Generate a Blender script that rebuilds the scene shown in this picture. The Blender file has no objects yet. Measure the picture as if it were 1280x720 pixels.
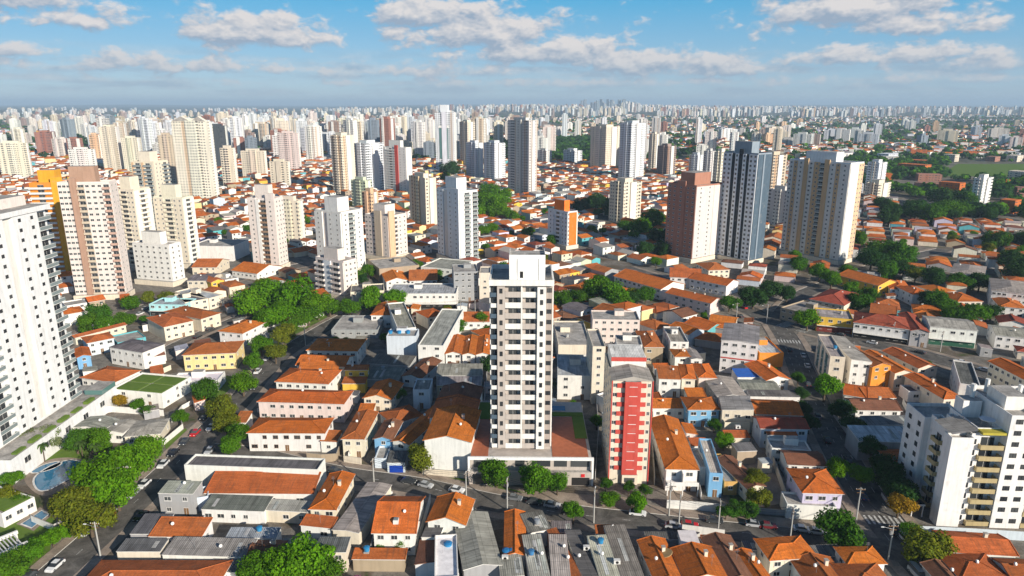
import bpy, math, random
from mathutils import Vector, Matrix
PI = math.pi
R = math.radians
rnd = random.Random(7)
SC = bpy.context.scene
COL = SC.collection

# ------------------------------------------------------------------ camera, sky, sun, exposure
cam_d = bpy.data.cameras.new("camera"); cam = bpy.data.objects.new("camera", cam_d); COL.objects.link(cam)
cam.location = (0, 0, 100.0); cam.rotation_euler = (R(90 - 15.09), 0, 0)
cam_d.sensor_width = 36.0; cam_d.lens = 24.0; cam_d.clip_start = 1.0; cam_d.clip_end = 90000.0
SC.camera = cam
SUN_EL, SUN_AZ = 22.5, 42.5          # azimuth measured from behind the camera towards the right
sdir = Vector((math.sin(R(SUN_AZ)) * math.cos(R(SUN_EL)), -math.cos(R(SUN_AZ)) * math.cos(R(SUN_EL)), math.sin(R(SUN_EL))))
sun_d = bpy.data.lights.new("sun", 'SUN'); sun_d.energy = 5.0; sun_d.angle = R(0.55); sun_d.color = (1.0, 0.92, 0.80)
sun = bpy.data.objects.new("sun", sun_d); COL.objects.link(sun)
sun.rotation_euler = sdir.to_track_quat('Z', 'Y').to_euler(); sun.location = sdir * 300
SC.view_settings.view_transform = 'Standard'; SC.view_settings.look = 'None'
SC.view_settings.exposure = 0.34; SC.view_settings.gamma = 1.0; SC.view_settings.use_curve_mapping = False
SC.render.engine = 'CYCLES'
cy = SC.cycles
cy.max_bounces = 5; cy.diffuse_bounces = 2; cy.glossy_bounces = 2; cy.transmission_bounces = 2; cy.transparent_max_bounces = 6; cy.volume_bounces = 0
cy.use_denoising = True; cy.caustics_reflective = False; cy.caustics_refractive = False
cy.sample_clamp_indirect = 6.0

class NT:
    """small helper to write node trees"""
    def __init__(s, nt): s.nt = nt; nt.nodes.clear()
    def n(s, t, **kw):
        o = s.nt.nodes.new(t)
        for k, v in kw.items(): setattr(o, k, v)
        return o
    def set(s, sock, v):
        if isinstance(v, (int, float)): sock.default_value = v
        elif isinstance(v, (tuple, list)):
            dv = sock.default_value
            sock.default_value = tuple(v) + ((1.0,) if len(dv) == 4 and len(v) == 3 else ())
        else: s.nt.links.new(v, sock)
    def m(s, op, a, b=None, c=None, clamp=False):
        o = s.n('ShaderNodeMath', operation=op, use_clamp=clamp)
        s.set(o.inputs[0], a)
        if b is not None: s.set(o.inputs[1], b)
        if c is not None: s.set(o.inputs[2], c)
        return o.outputs[0]
    def vm(s, op, a, b=None):
        o = s.n('ShaderNodeVectorMath', operation=op); s.set(o.inputs[0], a)
        if b is not None: s.set(o.inputs[1], b)
        return o.outputs[0]
    def comb(s, x, y, z=0.0):
        o = s.n('ShaderNodeCombineXYZ'); s.set(o.inputs[0], x); s.set(o.inputs[1], y); s.set(o.inputs[2], z); return o.outputs[0]
    def sep(s, v):
        o = s.n('ShaderNodeSeparateXYZ'); s.set(o.inputs[0], v); return o.outputs
    def noise(s, vec, scale, detail=3.0, rough=.55, dist=0.0):
        o = s.n('ShaderNodeTexNoise'); s.set(o.inputs['Vector'], vec); o.inputs['Scale'].default_value = scale
        o.inputs['Detail'].default_value = detail; o.inputs['Roughness'].default_value = rough; o.inputs['Distortion'].default_value = dist
        return o.outputs[0]
    def mr(s, v, a, b, c, d, smooth=False):
        o = s.n('ShaderNodeMapRange', interpolation_type='SMOOTHSTEP' if smooth else 'LINEAR'); s.set(o.inputs[0], v)
        for i, x in enumerate((a, b, c, d)): s.set(o.inputs[i + 1], x)
        return o.outputs[0]
    def mix(s, f, a, b, blend='MIX'):
        o = s.n('ShaderNodeMix', data_type='RGBA', blend_type=blend); s.set(o.inputs[0], f); s.set(o.inputs[6], a); s.set(o.inputs[7], b); return o.outputs[2]
    def grey(s, v): return s.comb(v, v, v)
    def out(s, shader, vol=None):
        o = s.n('ShaderNodeOutputMaterial')
        if shader is not None: s.nt.links.new(shader, o.inputs[0])
        if vol is not None: s.nt.links.new(vol, o.inputs[1])
    def bsdf(s, col, rough=.8, spec=.3, bump=None, bstr=.3, bdist=.05, metal=0.0):
        o = s.n('ShaderNodeBsdfPrincipled'); s.set(o.inputs['Base Color'], col); s.set(o.inputs['Roughness'], rough)
        s.set(o.inputs['Specular IOR Level'], spec); s.set(o.inputs['Metallic'], metal)
        if bump is not None:
            b = s.n('ShaderNodeBump'); s.set(b.inputs['Height'], bump); b.inputs['Strength'].default_value = bstr; b.inputs['Distance'].default_value = bdist
            s.nt.links.new(b.outputs[0], o.inputs['Normal'])
        return o.outputs[0]

# sky: Nishita plus fair-weather cumulus, laid out by azimuth and elevation
world = bpy.data.worlds.new("World"); SC.world = world; world.use_nodes = True
W = NT(world.node_tree)
sky = W.n('ShaderNodeTexSky', sky_type='NISHITA'); sky.sun_disc = False; sky.sun_elevation = R(SUN_EL)
sky.sun_rotation = R(180 - SUN_AZ); sky.altitude = 850; sky.air_density = 1.0; sky.dust_density = 0.3; sky.ozone_density = 4.5
d = W.n('ShaderNodeTexCoord').outputs['Generated']
dx, dy, dz = W.sep(W.vm('NORMALIZE', d))
az = W.m('MULTIPLY', W.m('ARCTAN2', dx, dy), 57.2958)
el = W.m('MULTIPLY', W.m('ARCSINE', dz), 57.2958)
CLOUDS = [(-37.0, 7.2, 9.0, 3.0, 1.15), (-31.0, 5.4, 4.5, 0.9, .8), (-19.8, 5.0, 6.2, 1.9, 1.15), (-15.5, 8.1, 6.0, 1.0, .85),
          (-6.8, 6.5, 4.6, 1.7, 1.15), (-2.6, 5.3, 7.6, 2.3, 1.2), (-9.8, 6.3, 1.6, .8, .8), (2.8, 3.9, 8.2, 1.8, 1.12), (9.5, 2.9, 7.2, 1.4, 1.0),
          (15.5, 2.6, 7.0, 1.15, .95), (24.5, 6.5, 7.0, 2.3, 1.2), (28.8, 5.2, 5.4, 1.3, 1.05), (26.0, 3.2, 7.5, 1.3, .92), (35.0, 2.6, 4.5, 1.3, .85),
          (-24.0, 2.6, 15.0, .9, .72), (-5.0, 2.5, 14.0, 1.0, .72), (8.0, 1.6, 32.0, .7, .6), (-34.0, 3.3, 9.0, .8, .62), (-30.0, 1.7, 16.0, .5, .5), (34, 1.7, 9, .7, .6),
          (-60, 5, 12, 2.5, .9), (62, 6, 14, 2.5, .9), (95, 9, 16, 3, .9), (-100, 10, 18, 3, .9)]
def cloud_density(A, E):
    wv = W.comb(A, W.m('MULTIPLY', E, 1.9), 0)
    def n2(vec, sc, det, ro=.5):
        o = W.n('ShaderNodeTexNoise', noise_dimensions='2D'); W.set(o.inputs['Vector'], vec); o.inputs['Scale'].default_value = sc; o.inputs['Detail'].default_value = det; o.inputs['Roughness'].default_value = ro; return o.outputs
    big = n2(wv, .26, 2)[0]; w2 = n2(wv, .7, 2)[1]
    wv2 = W.vm('ADD', wv, W.vm('MULTIPLY', W.vm('SUBTRACT', w2, (.5, .5, .5)), (2.4, 2.4, 0)))
    vo = W.n('ShaderNodeTexVoronoi', feature='F1', voronoi_dimensions='2D'); W.set(vo.inputs['Vector'], wv2); vo.inputs['Scale'].default_value = .36
    vo2 = W.n('ShaderNodeTexVoronoi', feature='F1', voronoi_dimensions='2D'); W.set(vo2.inputs['Vector'], wv2); vo2.inputs['Scale'].default_value = 1.1
    puff = W.m('ADD', W.m('MULTIPLY', W.m('SUBTRACT', .45, vo.outputs['Distance']), .8), W.m('MULTIPLY', W.m('SUBTRACT', .45, vo2.outputs['Distance']), .28))
    puff = W.m('ADD', puff, W.m('MULTIPLY', W.m('SUBTRACT', n2(wv, 1.6, 3, .6)[0], .5), .5))
    tot = None
    for (a_, e_, ra, re, w_) in CLOUDS:
        u = W.m('DIVIDE', W.m('SUBTRACT', A, a_), ra); v = W.m('DIVIDE', W.m('SUBTRACT', E, e_), re)
        v = W.m('MULTIPLY', v, W.m('ADD', 1.0, W.m('MULTIPLY', W.m('LESS_THAN', v, 0.0), .8)))
        g = W.m('MULTIPLY', W.m('EXPONENT', W.m('MULTIPLY', W.m('ADD', W.m('MULTIPLY', u, u), W.m('MULTIPLY', v, v)), -1.0)), w_)
        tot = g if tot is None else W.m('MAXIMUM', tot, g)
    return W.m('ADD', tot, W.m('ADD', W.m('MULTIPLY', W.m('SUBTRACT', big, .5), .9), W.m('MULTIPLY', puff, .8)))
dens = cloud_density(az, el)
dens2 = cloud_density(W.m('ADD', az, .35), W.m('ADD', el, .42))
cmask = W.mr(dens, .30, .80, 0, 1, True)
shade = W.mr(W.m('SUBTRACT', dens, dens2), -.32, .34, 0, 1)
strat = W.m('MULTIPLY', W.mr(W.noise(W.comb(W.m('MULTIPLY', az, .5), W.m('MULTIPLY', el, 4.0), 9.1), .22, 5, .6, .2), .40, .62, 0, 1, True), W.mr(el, .2, 1.2, .2, .75))
strat = W.m('MULTIPLY', strat, W.mr(el, 2.6, 4.2, 1, 0))
cmask = W.m('MAXIMUM', W.m('MULTIPLY', cmask, W.mr(el, .3, 2.0, .5, 1.0)), strat)
ccol = W.mix(shade, (.36, .44, .56), (.86, .80, .77))
ccol = W.mix(W.mr(el, .5, 4.5, .62, 0), ccol, (.36, .48, .60))
bg1 = W.n('ShaderNodeBackground'); bg1.inputs[1].default_value = .068
hz = W.mix(W.m('MULTIPLY', W.mr(el, -1.0, 9.0, .55, .8), W.mr(el, 9, 22, 1, 0)), sky.outputs[0], W.mix(W.mr(el, 0, 8, 0, 1), (5.6, 7.6, 9.6), (.7, 5.3, 9.2)))
W.nt.links.new(hz, bg1.inputs[0])
bg2 = W.n('ShaderNodeBackground'); bg2.inputs[1].default_value = .74; W.nt.links.new(ccol, bg2.inputs[0])
mx = W.n('ShaderNodeMixShader'); W.nt.links.new(W.m('MULTIPLY', cmask, .93), mx.inputs[0]); W.nt.links.new(bg1.outputs[0], mx.inputs[1]); W.nt.links.new(bg2.outputs[0], mx.inputs[2])
wo = W.n('ShaderNodeOutputWorld'); W.nt.links.new(mx.outputs[0], wo.inputs[0])

# ------------------------------------------------------------------ data: metres, degrees; camera stands over the origin
HOUSES=[
('warehouse', 'long white warehouse with dark flat roof behind a tall front parapet', -69.38, 162.4, -3.9, 36.43, 5.97, 7, 'flat', 'white', 'dark', {'win': 0}),
('workshop', 'orange tiled lean-to workshop against the front of the long white warehouse', -64.82, 154.98, -0.77, 27.78, 7.11, 3.6, 'shf', 'white', 'rust', {'rise': 0.27, 'win': 4}),
('house', 'grey two-storey house with flat fibre roof beside the long white warehouse', -83.97, 151.12, -2.37, 8.77, 4.97, 6, 'shf', 'grey', 'fibre', {}),
('annex', 'small white annex with roof terrace attached to the grey two-storey house', -78.68, 152.87, 19.04, 3.34, 5.34, 4, 'flat', 'paleblue', 'slab', {'win': 1}),
('house', 'low house with dark stained roof in front of the orange lean-to workshop', -68.68, 147.82, -3.73, 15.78, 5.67, 3.4, 'shf', 'white', 'dark', {}),
('shed', 'cream shed with weathered fibre roof between low dark roof and cream hipped house', -55.7, 147.78, -4.98, 11.78, 4.1, 3.2, 'shf', 'cream', 'fibre', {}),
('house', 'low house with broad rust-orange roof beside striped dark carport roof', -77.94, 137.5, -1.44, 12.0, 5.85, 3.2, 'shf', 'white', 'rust', {}),
('carport', 'dark striped metal carport roof at the kerb of the sloping street', -85.34, 138.42, 0.0, 6.89, 6.96, 3.3, 'shf', 'grey', 'dark', {'win': 0}),
('carport', 'second dark striped carport roof, in front of the rust-orange broad roof', -83.51, 131.96, 0.0, 9.66, 4.07, 3.3, 'shf', 'cream', 'dark', {'win': 0}),
('house', 'long low white house with grey-brown fibre roof, three roofs below the warehouse', -67.95, 130.29, -2.48, 19.13, 5.68, 3.4, 'shf', 'white', 'fibre', {}),
('house', 'small house with old dark brown tile roof at the end of long low house', -54.96, 129.88, 0.0, 6.53, 6.0, 3.4, 'gx', 'white', 'brown', {}),
('house', 'house with wide orange hipped roof at the lower edge beside the sloping street', -75.36, 118.17, 0.0, 28.06, 10.08, 3.6, 'hip', 'white', 'rust', {}),
('shed', 'shed with pale metal sheet roof among darker low roofs', -60.4, 137.34, 0.0, 11.65, 3.5, 3, 'shf', 'white', 'metal', {'win': 0}),
('house', 'small white house with rust tile roof in front of the cream hipped house', -46.3, 140.93, -9.52, 7.63, 3.34, 3.5, 'shf', 'white', 'rust', {}),
('house', 'narrow cream house with long bright orange hipped roof beside the corrugated hall', -45.94, 146.04, -3.17, 6.12, 15.74, 5, 'hf', 'cream', 'orange', {}),
('hall', 'corrugated grey hall with cream side wall by the cross street', -38.73, 138.65, -11.16, 6.37, 20.82, 4, 'gy', 'cream', 'fibre', {'pitch': 0.1, 'win': 0}),
('house', 'beige house with dark grey pent roof behind the purple-flowering bush', -39.81, 129.37, 0.0, 6.66, 4.76, 5, 'shf', 'cream', 'dark', {}),
('shed', 'low shed with brown-grey fibre roof behind the bright green tree', -48.52, 132.37, 0.0, 8.07, 4.08, 3, 'shf', 'white', 'fibre', {'win': 0}),
('shed', 'dark roofed shed under the bright green tree at the lower edge', -57.97, 125.6, 0.0, 14.6, 3.76, 2.8, 'shf', 'white', 'dark', {'win': 0}),
('house', 'white house with red-orange tile roof carrying two skylight boxes', -26.83, 135.38, -0.92, 9.3, 14.48, 6, 'gx', 'white', 'redorange', {'pitch': 0.42}),
('shed', 'beige garden shed with flat rust roof behind the round bush', -29.4, 129.66, -0.69, 11.4, 2.86, 3, 'shf', 'tan', 'rust', {'win': 0}),
('house', 'front-gabled white house, one roof slope bright orange and one dark brown', -15.28, 139.15, -8.25, 8.77, 9.75, 6, 'gy', 'white', 'orange', {'pitch': 0.36}),
('house', 'white flat-topped house with lilac side wall and blue water tank', -13.65, 121.5, 5.75, 4.97, 14.56, 5, 'flat', 'white', 'white', {'win': 1}),
('shed', 'grey pent roof shed beside the white flat-topped house', -18.68, 135.92, -8.28, 4.14, 6.25, 4, 'shl', 'white', 'dark', {'win': 0}),
('shed', 'old brown tile shed in the passage beside the white flat-topped house', -18.83, 127.97, 0.0, 4.53, 8.17, 3, 'shl', 'white', 'brown', {'win': 0}),
('warehouse', 'broad grey gabled warehouse with one pale and one dark roof slope', -6.21, 125.21, 11.11, 8.12, 19.79, 4.5, 'gy', 'grey', 'fibre', {'pitch': 0.2, 'win': 0}),
('house', 'very narrow house with orange gabled roof beside the grey gabled warehouse', 0.7, 129.49, 0.0, 4.22, 15.8, 4.5, 'gy', 'white', 'orange', {}),
('shed', 'grey roofed rear shed behind the blue tanks of the narrow orange house', 0.09, 122.78, 5.89, 4.9, 6.05, 4, 'shf', 'white', 'fibre', {'win': 0}),
('shed', 'dark corrugated roof with white edge boards by the cross street', 6.51, 138.21, 16.27, 5.48, 6.78, 4.2, 'shf', 'white', 'dark', {'win': 0}),
('house', 'long grey roofed house behind the white edge boards', 5.94, 122.02, 6.77, 4.23, 13.04, 4.2, 'shf', 'white', 'fibre', {}),
('carport', 'black slatted carport roof facing the cross street, beside white edge boards', 11.68, 139.04, 0.0, 4.67, 3.86, 3.3, 'shf', 'grey', 'dark', {'win': 0}),
('house', 'long house with clean pale grey roof behind the black slatted carport', 10.31, 122.27, 0.0, 3.85, 12.74, 4.2, 'shf', 'white', 'fibre', {'tint': 1.2}),
('house', 'thin brick-red roofed house wedged between two long grey roofs', 13.43, 122.02, 14.21, 2.03, 17.17, 4.2, 'shl', 'brick', 'rust', {'win': 0}),
('house', 'long dark grey roofed house with an air conditioner on its roof', 16.31, 122.02, 7.95, 3.6, 16.49, 4.2, 'shr', 'white', 'dark', {}),
('house', 'house with brown roof strip facing the cross street, fifth from the grey warehouse', 22.15, 136.71, 0.0, 5.33, 2.5, 4.5, 'shf', 'white', 'rust', {}),
('house', 'house with stepped beige corrugated roofs behind the brown roof strip', 20.67, 122.02, 6.2, 4.61, 12.76, 4.2, 'shf', 'white', 'fibre', {'tint': 1.35}),
('hall', 'dark stained corrugated hall reaching the cross street', 25.27, 122.02, 5.97, 4.8, 16.22, 4.2, 'shf', 'grey', 'fibre', {'tint': 0.6, 'win': 0}),
('carport', 'black slatted carport beside the dark stained corrugated hall', 34.83, 136.74, 0.0, 7.74, 2.5, 3, 'shf', 'grey', 'dark', {'win': 0}),
('house', 'orange gabled house with a round straw disc on its dark slope', 32.69, 121.64, 4.91, 5.8, 12.73, 4.5, 'gy', 'white', 'orange', {}),
('canopy_shed', 'white sheet roofed canopy behind the white street wall', 40.34, 131.85, 0.0, 3.93, 5.94, 4, 'shf', 'white', 'white', {'win': 0}),
('house', 'orange gabled house behind the red painted wall', 40.41, 121.26, 3.23, 8.8, 9.79, 4.8, 'gy', 'white', 'orange', {}),
('annex', 'red painted annex with rust roof behind the white street wall', 45.38, 133.57, 0.0, 4.15, 2.5, 4, 'shf', 'red', 'rust', {'win': 0}),
('house', 'old house with mossy dark brown tile roof and yellow patterned gable', 47.54, 121.64, 4.37, 6.52, 13.91, 4.5, 'gy', 'yellow', 'brown', {}),
('carport', 'black slatted carport beside the mossy brown roof', 55.09, 132.94, 0.0, 5.04, 2.81, 3, 'shf', 'grey', 'dark', {'win': 0}),
('house', 'narrow house with bright orange strip roof beside mossy brown roof', 51.87, 121.64, 7.37, 3.88, 8.76, 4.5, 'gy', 'white', 'orange', {}),
('house', 'cream corner house with orange hipped roof opposite the white garage wall', 60.9, 127.46, 5.97, 10.36, 7.08, 5, 'hip', 'cream', 'orange', {}),
('house', 'white house with rust gabled roof behind the cream corner house', 65.34, 119.68, 3.28, 8.46, 8.19, 4.5, 'gy', 'white', 'rust', {}),
('carport', 'black slatted carport between cream corner house and round street tree', 70.02, 130.69, 4.02, 7.9, 3.5, 3, 'shf', 'grey', 'dark', {'win': 0}),
('house', 'white corner house with orange hipped roof beside the zebra crossing street', 75.86, 125.73, 1.88, 8.01, 5.32, 5, 'hip', 'white', 'orange', {}),
('house', 'white house with big rust hipped roof behind the white corner house', 73.06, 116.45, 0.0, 9.16, 8.88, 5, 'hip', 'white', 'rust', {}),
('house', 'wide white house with rust gabled roof under the khaki-balcony block', 104.25, 130.59, -5.85, 13.66, 7.48, 4, 'gx', 'white', 'rust', {}),
('house', 'white house with rust hipped roof below the wide rust gable', 99.08, 122.03, 0.0, 10.04, 7.87, 4, 'hip', 'white', 'rust', {}),
('house', 'small grey house with dark tile roof under the round tree at the corner', 92.03, 121.3, 0.0, 5.34, 6.41, 3.4, 'gy', 'grey', 'brown', {}),
('house', 'white house with rust roof at the lower edge beyond the rust hipped roof', 109.1, 122.14, -3.18, 9.02, 5.46, 4.5, 'gx', 'white', 'rust', {}),
('house', 'white house with red-orange hipped roof and brown shutters above stone wall', -66.87, 183.83, -0.65, 22.57, 9.71, 6, 'hip', 'white', 'redorange', {'shut': 1}),
('annex', 'small rust roofed annex beside the white house with brown shutters', -54.28, 183.01, -6.11, 4.65, 5.11, 3.5, 'shf', 'white', 'rust', {'win': 1}),
('house', 'pale pink row house with wide red-orange hipped roofs', -68.49, 203.89, -3.76, 28.09, 9.93, 6.5, 'hip', 'palepink', 'redorange', {}),
('house', 'white house with rust-orange hipped roof, third up the sloping street', -73.36, 221.5, -6.45, 18.91, 12.34, 6, 'hip', 'white', 'redorange', {}),
('house', 'house with cross-gabled orange roof behind the third hipped house', -70.74, 232.42, 6.61, 13.38, 11.32, 5.6, 'gx', 'cream', 'redorange', {}),
('house', 'orange gabled house, fourth up the sloping street', -71.32, 237.72, -5.11, 18.07, 10.93, 6, 'gx', 'white', 'redorange', {}),
('house', 'white house with bright orange hipped roof at the top of the sloping street', -70.63, 252.14, -2.61, 19.71, 13.69, 6.5, 'hip', 'white', 'orange', {}),
('house', 'yellow painted house with rust pent roof beside the round green bush', -57.0, 232.98, 0.0, 8.18, 3.26, 6, 'shf', 'yellow', 'rust', {}),
('annex', 'low yellow annex with rust roof in front of the yellow house', -56.53, 226.3, 0.0, 7.99, 4.12, 3.5, 'shf', 'yellow', 'rust', {'win': 1}),
('house', 'cream house with orange cross gables behind the round bush', -44.92, 210.63, -7.83, 9.42, 12.98, 5, 'gy', 'cream', 'orange', {}),
('house', 'cream house with long rust courtyard roof and striped porch', -46.26, 180.09, -2.3, 6.1, 17.44, 6, 'hf', 'cream', 'rust', {}),
('house', 'light blue house with arched front and brown tile roof', -37.65, 181.17, -5.39, 5.26, 11.24, 5.5, 'gy', 'blue', 'brown', {}),
('house', 'white house with long bright orange roof behind blue garage door', -32.17, 178.98, -21.41, 5.3, 29.43, 5.5, 'gy', 'white', 'orange', {}),
('garage', 'garage with slate roof and bright blue door', -32.44, 171.56, 0.0, 4.92, 5.77, 3, 'shf', 'paleblue', 'dark', {'garage': 1, 'win': 0}),
('annex', 'pale blue annex with grey flat top in front of arched house', -37.22, 173.87, 0.0, 3.39, 7.49, 3.2, 'flat', 'paleblue', 'slab', {'win': 0}),
('house', 'pale blue two-storey narrow house with flat roof behind orange long roof', -30.62, 213.32, 0.0, 5.66, 9.73, 7, 'flat', 'paleblue', 'fibre', {}),
('house', 'large white blank-walled house with bright orange gabled roof and three skylights', -17.79, 170.35, -5.17, 12.81, 19.24, 10.6, 'gy', 'white', 'orange', {'pitch': 0.25, 'win': 0}),
('house', 'rust gabled house behind the blank-walled white house', -18.0, 186.14, -4.64, 13.24, 13.12, 9.6, 'gy', 'white', 'rust', {'pitch': 0.25}),
('house', 'dark brown gabled house, last of three gables beside the alternating-balcony tower', -17.17, 198.62, -5.4, 12.77, 10.75, 9.6, 'gy', 'white', 'brown', {'pitch': 0.25}),
('hall', 'grey fibre roofed hall behind the three gables', -19.04, 227.66, 0.0, 16.32, 9.31, 6, 'shf', 'grey', 'fibre', {}),
('hall', 'beige hall with shallow grey roof directly behind the dark brown gable', -18.39, 219.04, 0.0, 15.21, 6.35, 6, 'shf', 'tan', 'fibre', {}),
('commercial_building', 'white windowless block carrying three blue tanks', -44.51, 259.73, 0.0, 11.89, 9.09, 10, 'flat', 'paleblue', 'slab', {'win': 0}),
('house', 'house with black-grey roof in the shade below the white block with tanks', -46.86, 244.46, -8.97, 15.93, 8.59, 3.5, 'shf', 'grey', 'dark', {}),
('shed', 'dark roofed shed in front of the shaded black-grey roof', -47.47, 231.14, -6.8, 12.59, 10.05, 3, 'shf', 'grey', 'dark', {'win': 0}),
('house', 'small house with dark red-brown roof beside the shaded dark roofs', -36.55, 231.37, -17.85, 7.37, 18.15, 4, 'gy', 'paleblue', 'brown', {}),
('commercial_building', 'low grey flat building beside the tree-lined upper street', -69.44, 285.63, 0.0, 20.44, 21.23, 4, 'flat', 'grey', 'slab', {}),
('house', 'white house with bright orange hipped roof behind the low grey building', -60.28, 300.47, 0.0, 9.22, 18.24, 6, 'hip', 'white', 'orange', {}),
('house', 'narrow white house with orange pent roof beside the long white-walled hall', -51.9, 308.1, 33.42, 6.98, 18.45, 5, 'shl', 'white', 'orange', {}),
('hall', 'long white-walled hall with flat grey roof, its end wall facing the camera', -31.81, 251.66, -5.26, 9.99, 49.28, 9, 'flat', 'white', 'fibre', {'win': 2}),
('hall', 'white hall with slanting shaded end wall beside the long white-walled hall', -44.24, 272.87, 15.96, 7.72, 39.9, 9, 'flat', 'white', 'fibre', {'win': 0}),
('house', 'small house with orange gable, first of three white-fronted gables', -23.02, 253.02, 0.0, 6.31, 20.1, 5, 'gy', 'white', 'orange', {}),
('house', 'small house with orange gable, middle of three white-fronted gables', -16.97, 252.13, 0.0, 5.03, 20.99, 5, 'gy', 'white', 'orange', {}),
('house', 'small house with orange gable, last of three white-fronted gables', -11.31, 252.13, 0.0, 5.66, 20.99, 5, 'gy', 'white', 'orange', {}),
('house', 'low rust roofed house behind the trees beside the balcony tower', -16.99, 297.08, 0.0, 13.52, 14.9, 4, 'gx', 'white', 'rust', {}),
('shop_building', 'long white shop with dark sign band on the upper street', -45.62, 330.4, 0.0, 34.97, 20.61, 8, 'flat', 'white', 'metal', {'band': 1}),
('shop_building', 'beige flat-roofed shop beside the long white shop', -73.64, 334.96, 10.57, 16.75, 14.63, 8, 'flat', 'cream', 'dark', {}),
('house', 'house with orange gable behind the long white shop', -63.84, 367.72, 17.28, 11.98, 25.73, 5, 'gy', 'white', 'orange', {}),
('house', 'house with broad rust roof behind the long white shop', -49.5, 368.61, 6.82, 15.05, 23.85, 5, 'gx', 'white', 'rust', {}),
('commercial_building', 'tan concrete block with blank long wall behind orange roofs', -65.86, 388.91, 25.01, 24.04, 27.26, 8, 'flat', 'tan', 'slab', {'win': 0}),
('commercial_building', 'white flat warehouse beside the grey-white apartment tower foot', -43.08, 385.86, -21.04, 22.31, 24.89, 8, 'flat', 'white', 'fibre', {}),
('apartment_block', 'small grey apartment block beside the tall crown of the balcony tower', -23.85, 344.22, 7.81, 12.87, 17.58, 16, 'flat', 'grey', 'slab', {}),
('apartment_block', 'small beige apartment block next to the grey block', -14.01, 341.62, 0.0, 5.77, 14.35, 16, 'flat', 'cream', 'slab', {}),
('house', 'long white row house with orange roof running down the slope behind green trees', 68.07, 360.45, -54.6, 34.97, 18.24, 6, 'gx', 'white', 'orange', {'nw': 10}),
('house', 'pale pink long house with rust roof above the avenue crossing', 88.26, 329.61, -47.64, 25.74, 10.7, 6, 'gx', 'palepink', 'redorange', {'nw': 6}),
('house', 'white long house with rust roof behind the pale pink long house', 107.0, 361.38, -44.71, 22.23, 13.56, 6, 'gx', 'white', 'redorange', {'nw': 6}),
('house', 'white house with rust roof, second behind the pale pink long house', 97.28, 371.03, -12.74, 16.55, 19.62, 6, 'gx', 'white', 'rust', {}),
('house', 'small cream house with rust hipped roof at the foot of dark blue tower', 122.78, 393.3, 8.88, 13.07, 18.1, 5, 'hip', 'cream', 'rust', {}),
('apartment_block', 'four-storey beige block with ribbed pilasters behind the red-and-white block', 44.1, 275.07, -3.21, 19.81, 13.33, 12, 'flat', 'palepink', 'slab', {'nw': 6}),
('commercial_building', 'white box with weathered flat roof directly behind the red-and-white block', 44.57, 244.26, -5.33, 9.6, 10.71, 12, 'flat', 'white', 'slab', {'win': 2}),
('house', 'two-storey house with rust double hip beside the white box', 56.23, 254.87, 0.0, 7.29, 19.71, 7, 'hip', 'tan', 'rust', {}),
('commercial_building', 'wide beige flat building behind the balcony tower podium', 24.57, 252.12, 0.0, 12.83, 30.62, 9, 'flat', 'cream', 'slab', {'win': 0}),
('commercial_building', 'pale windowless box with metal roof between tower and cream slab block', 21.64, 220.76, -3.57, 11.62, 20.8, 9, 'flat', 'white', 'metal', {'win': 2}),
('apartment_block', 'slim cream slab block beside the red-and-white block', 29.43, 217.29, 0.0, 4.32, 18.67, 21, 'flat', 'cream', 'slab', {}),
('house', 'two-storey house with faded pink-brown pent roof and open balcony', 55.5, 223.16, -5.54, 7.46, 8.62, 6.5, 'shf', 'white', 'rust', {}),
('house', 'cream house with orange hipped roof next to faded pink-brown roof', 62.22, 223.89, -9.21, 4.53, 13.54, 6.5, 'hip', 'cream', 'orange', {}),
('house', 'pale pink house with orange hipped roof facing small yard', 69.53, 226.0, -3.58, 5.88, 13.36, 6, 'hip', 'palepink', 'orange', {}),
('house', 'single-storey house with orange pent roof behind bright long orange hip', 51.54, 205.77, 0.0, 10.75, 5.39, 3.5, 'shf', 'white', 'orange', {}),
('house', 'blue house with orange hipped roof and white window frames', 61.15, 199.85, 0.0, 9.68, 9.2, 6, 'hip', 'blue', 'orange', {}),
('house', 'white twin house with very long bright orange hipped roof and double balcony', 45.07, 162.24, -2.88, 8.18, 29.22, 6.5, 'hf', 'white', 'orange', {'pitch': 0.36, 'porch': 1}),
('house', 'narrow sky-blue house with long grey flat roof beside the twin house', 53.32, 159.35, -6.64, 3.46, 19.32, 7, 'flat', 'blue', 'fibre', {'tint': 1.5}),
('annex', 'white narrow annex between twin house and sky-blue house', 51.84, 165.01, 0.0, 2.37, 10.63, 5.5, 'flat', 'white', 'fibre', {'tint': 1.5, 'win': 0}),
('house', 'narrow ochre-fronted house with weathered flat roof beside sky-blue house', 57.66, 160.25, 0.0, 3.48, 14.91, 4, 'flat', 'ochre', 'slab', {}),
('house', 'cream house with grey-brown pent roof behind the clipped bright tree', 70.74, 196.28, -10.61, 9.38, 10.73, 7, 'shl', 'cream', 'fibre', {}),
('annex', 'low cream annex with dark flat top in front of grey-brown pent roof', 70.44, 194.86, 0.0, 7.99, 5.11, 4, 'flat', 'cream', 'dark', {'win': 1}),
('shed', 'rust roofed shed beside the clipped bright tree', 67.88, 186.22, 0.0, 6.97, 3.45, 3, 'shf', 'cream', 'rust', {'win': 0}),
('house', 'grey gabled house with old fibre roof in front of white office block', 74.05, 211.92, 0.0, 9.94, 16.67, 5, 'gy', 'grey', 'fibre', {}),
('house', 'cream house with broad orange gabled roof facing the tree-lined street', 83.33, 195.32, -4.8, 13.59, 10.76, 6.5, 'gx', 'cream', 'redorange', {}),
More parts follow.
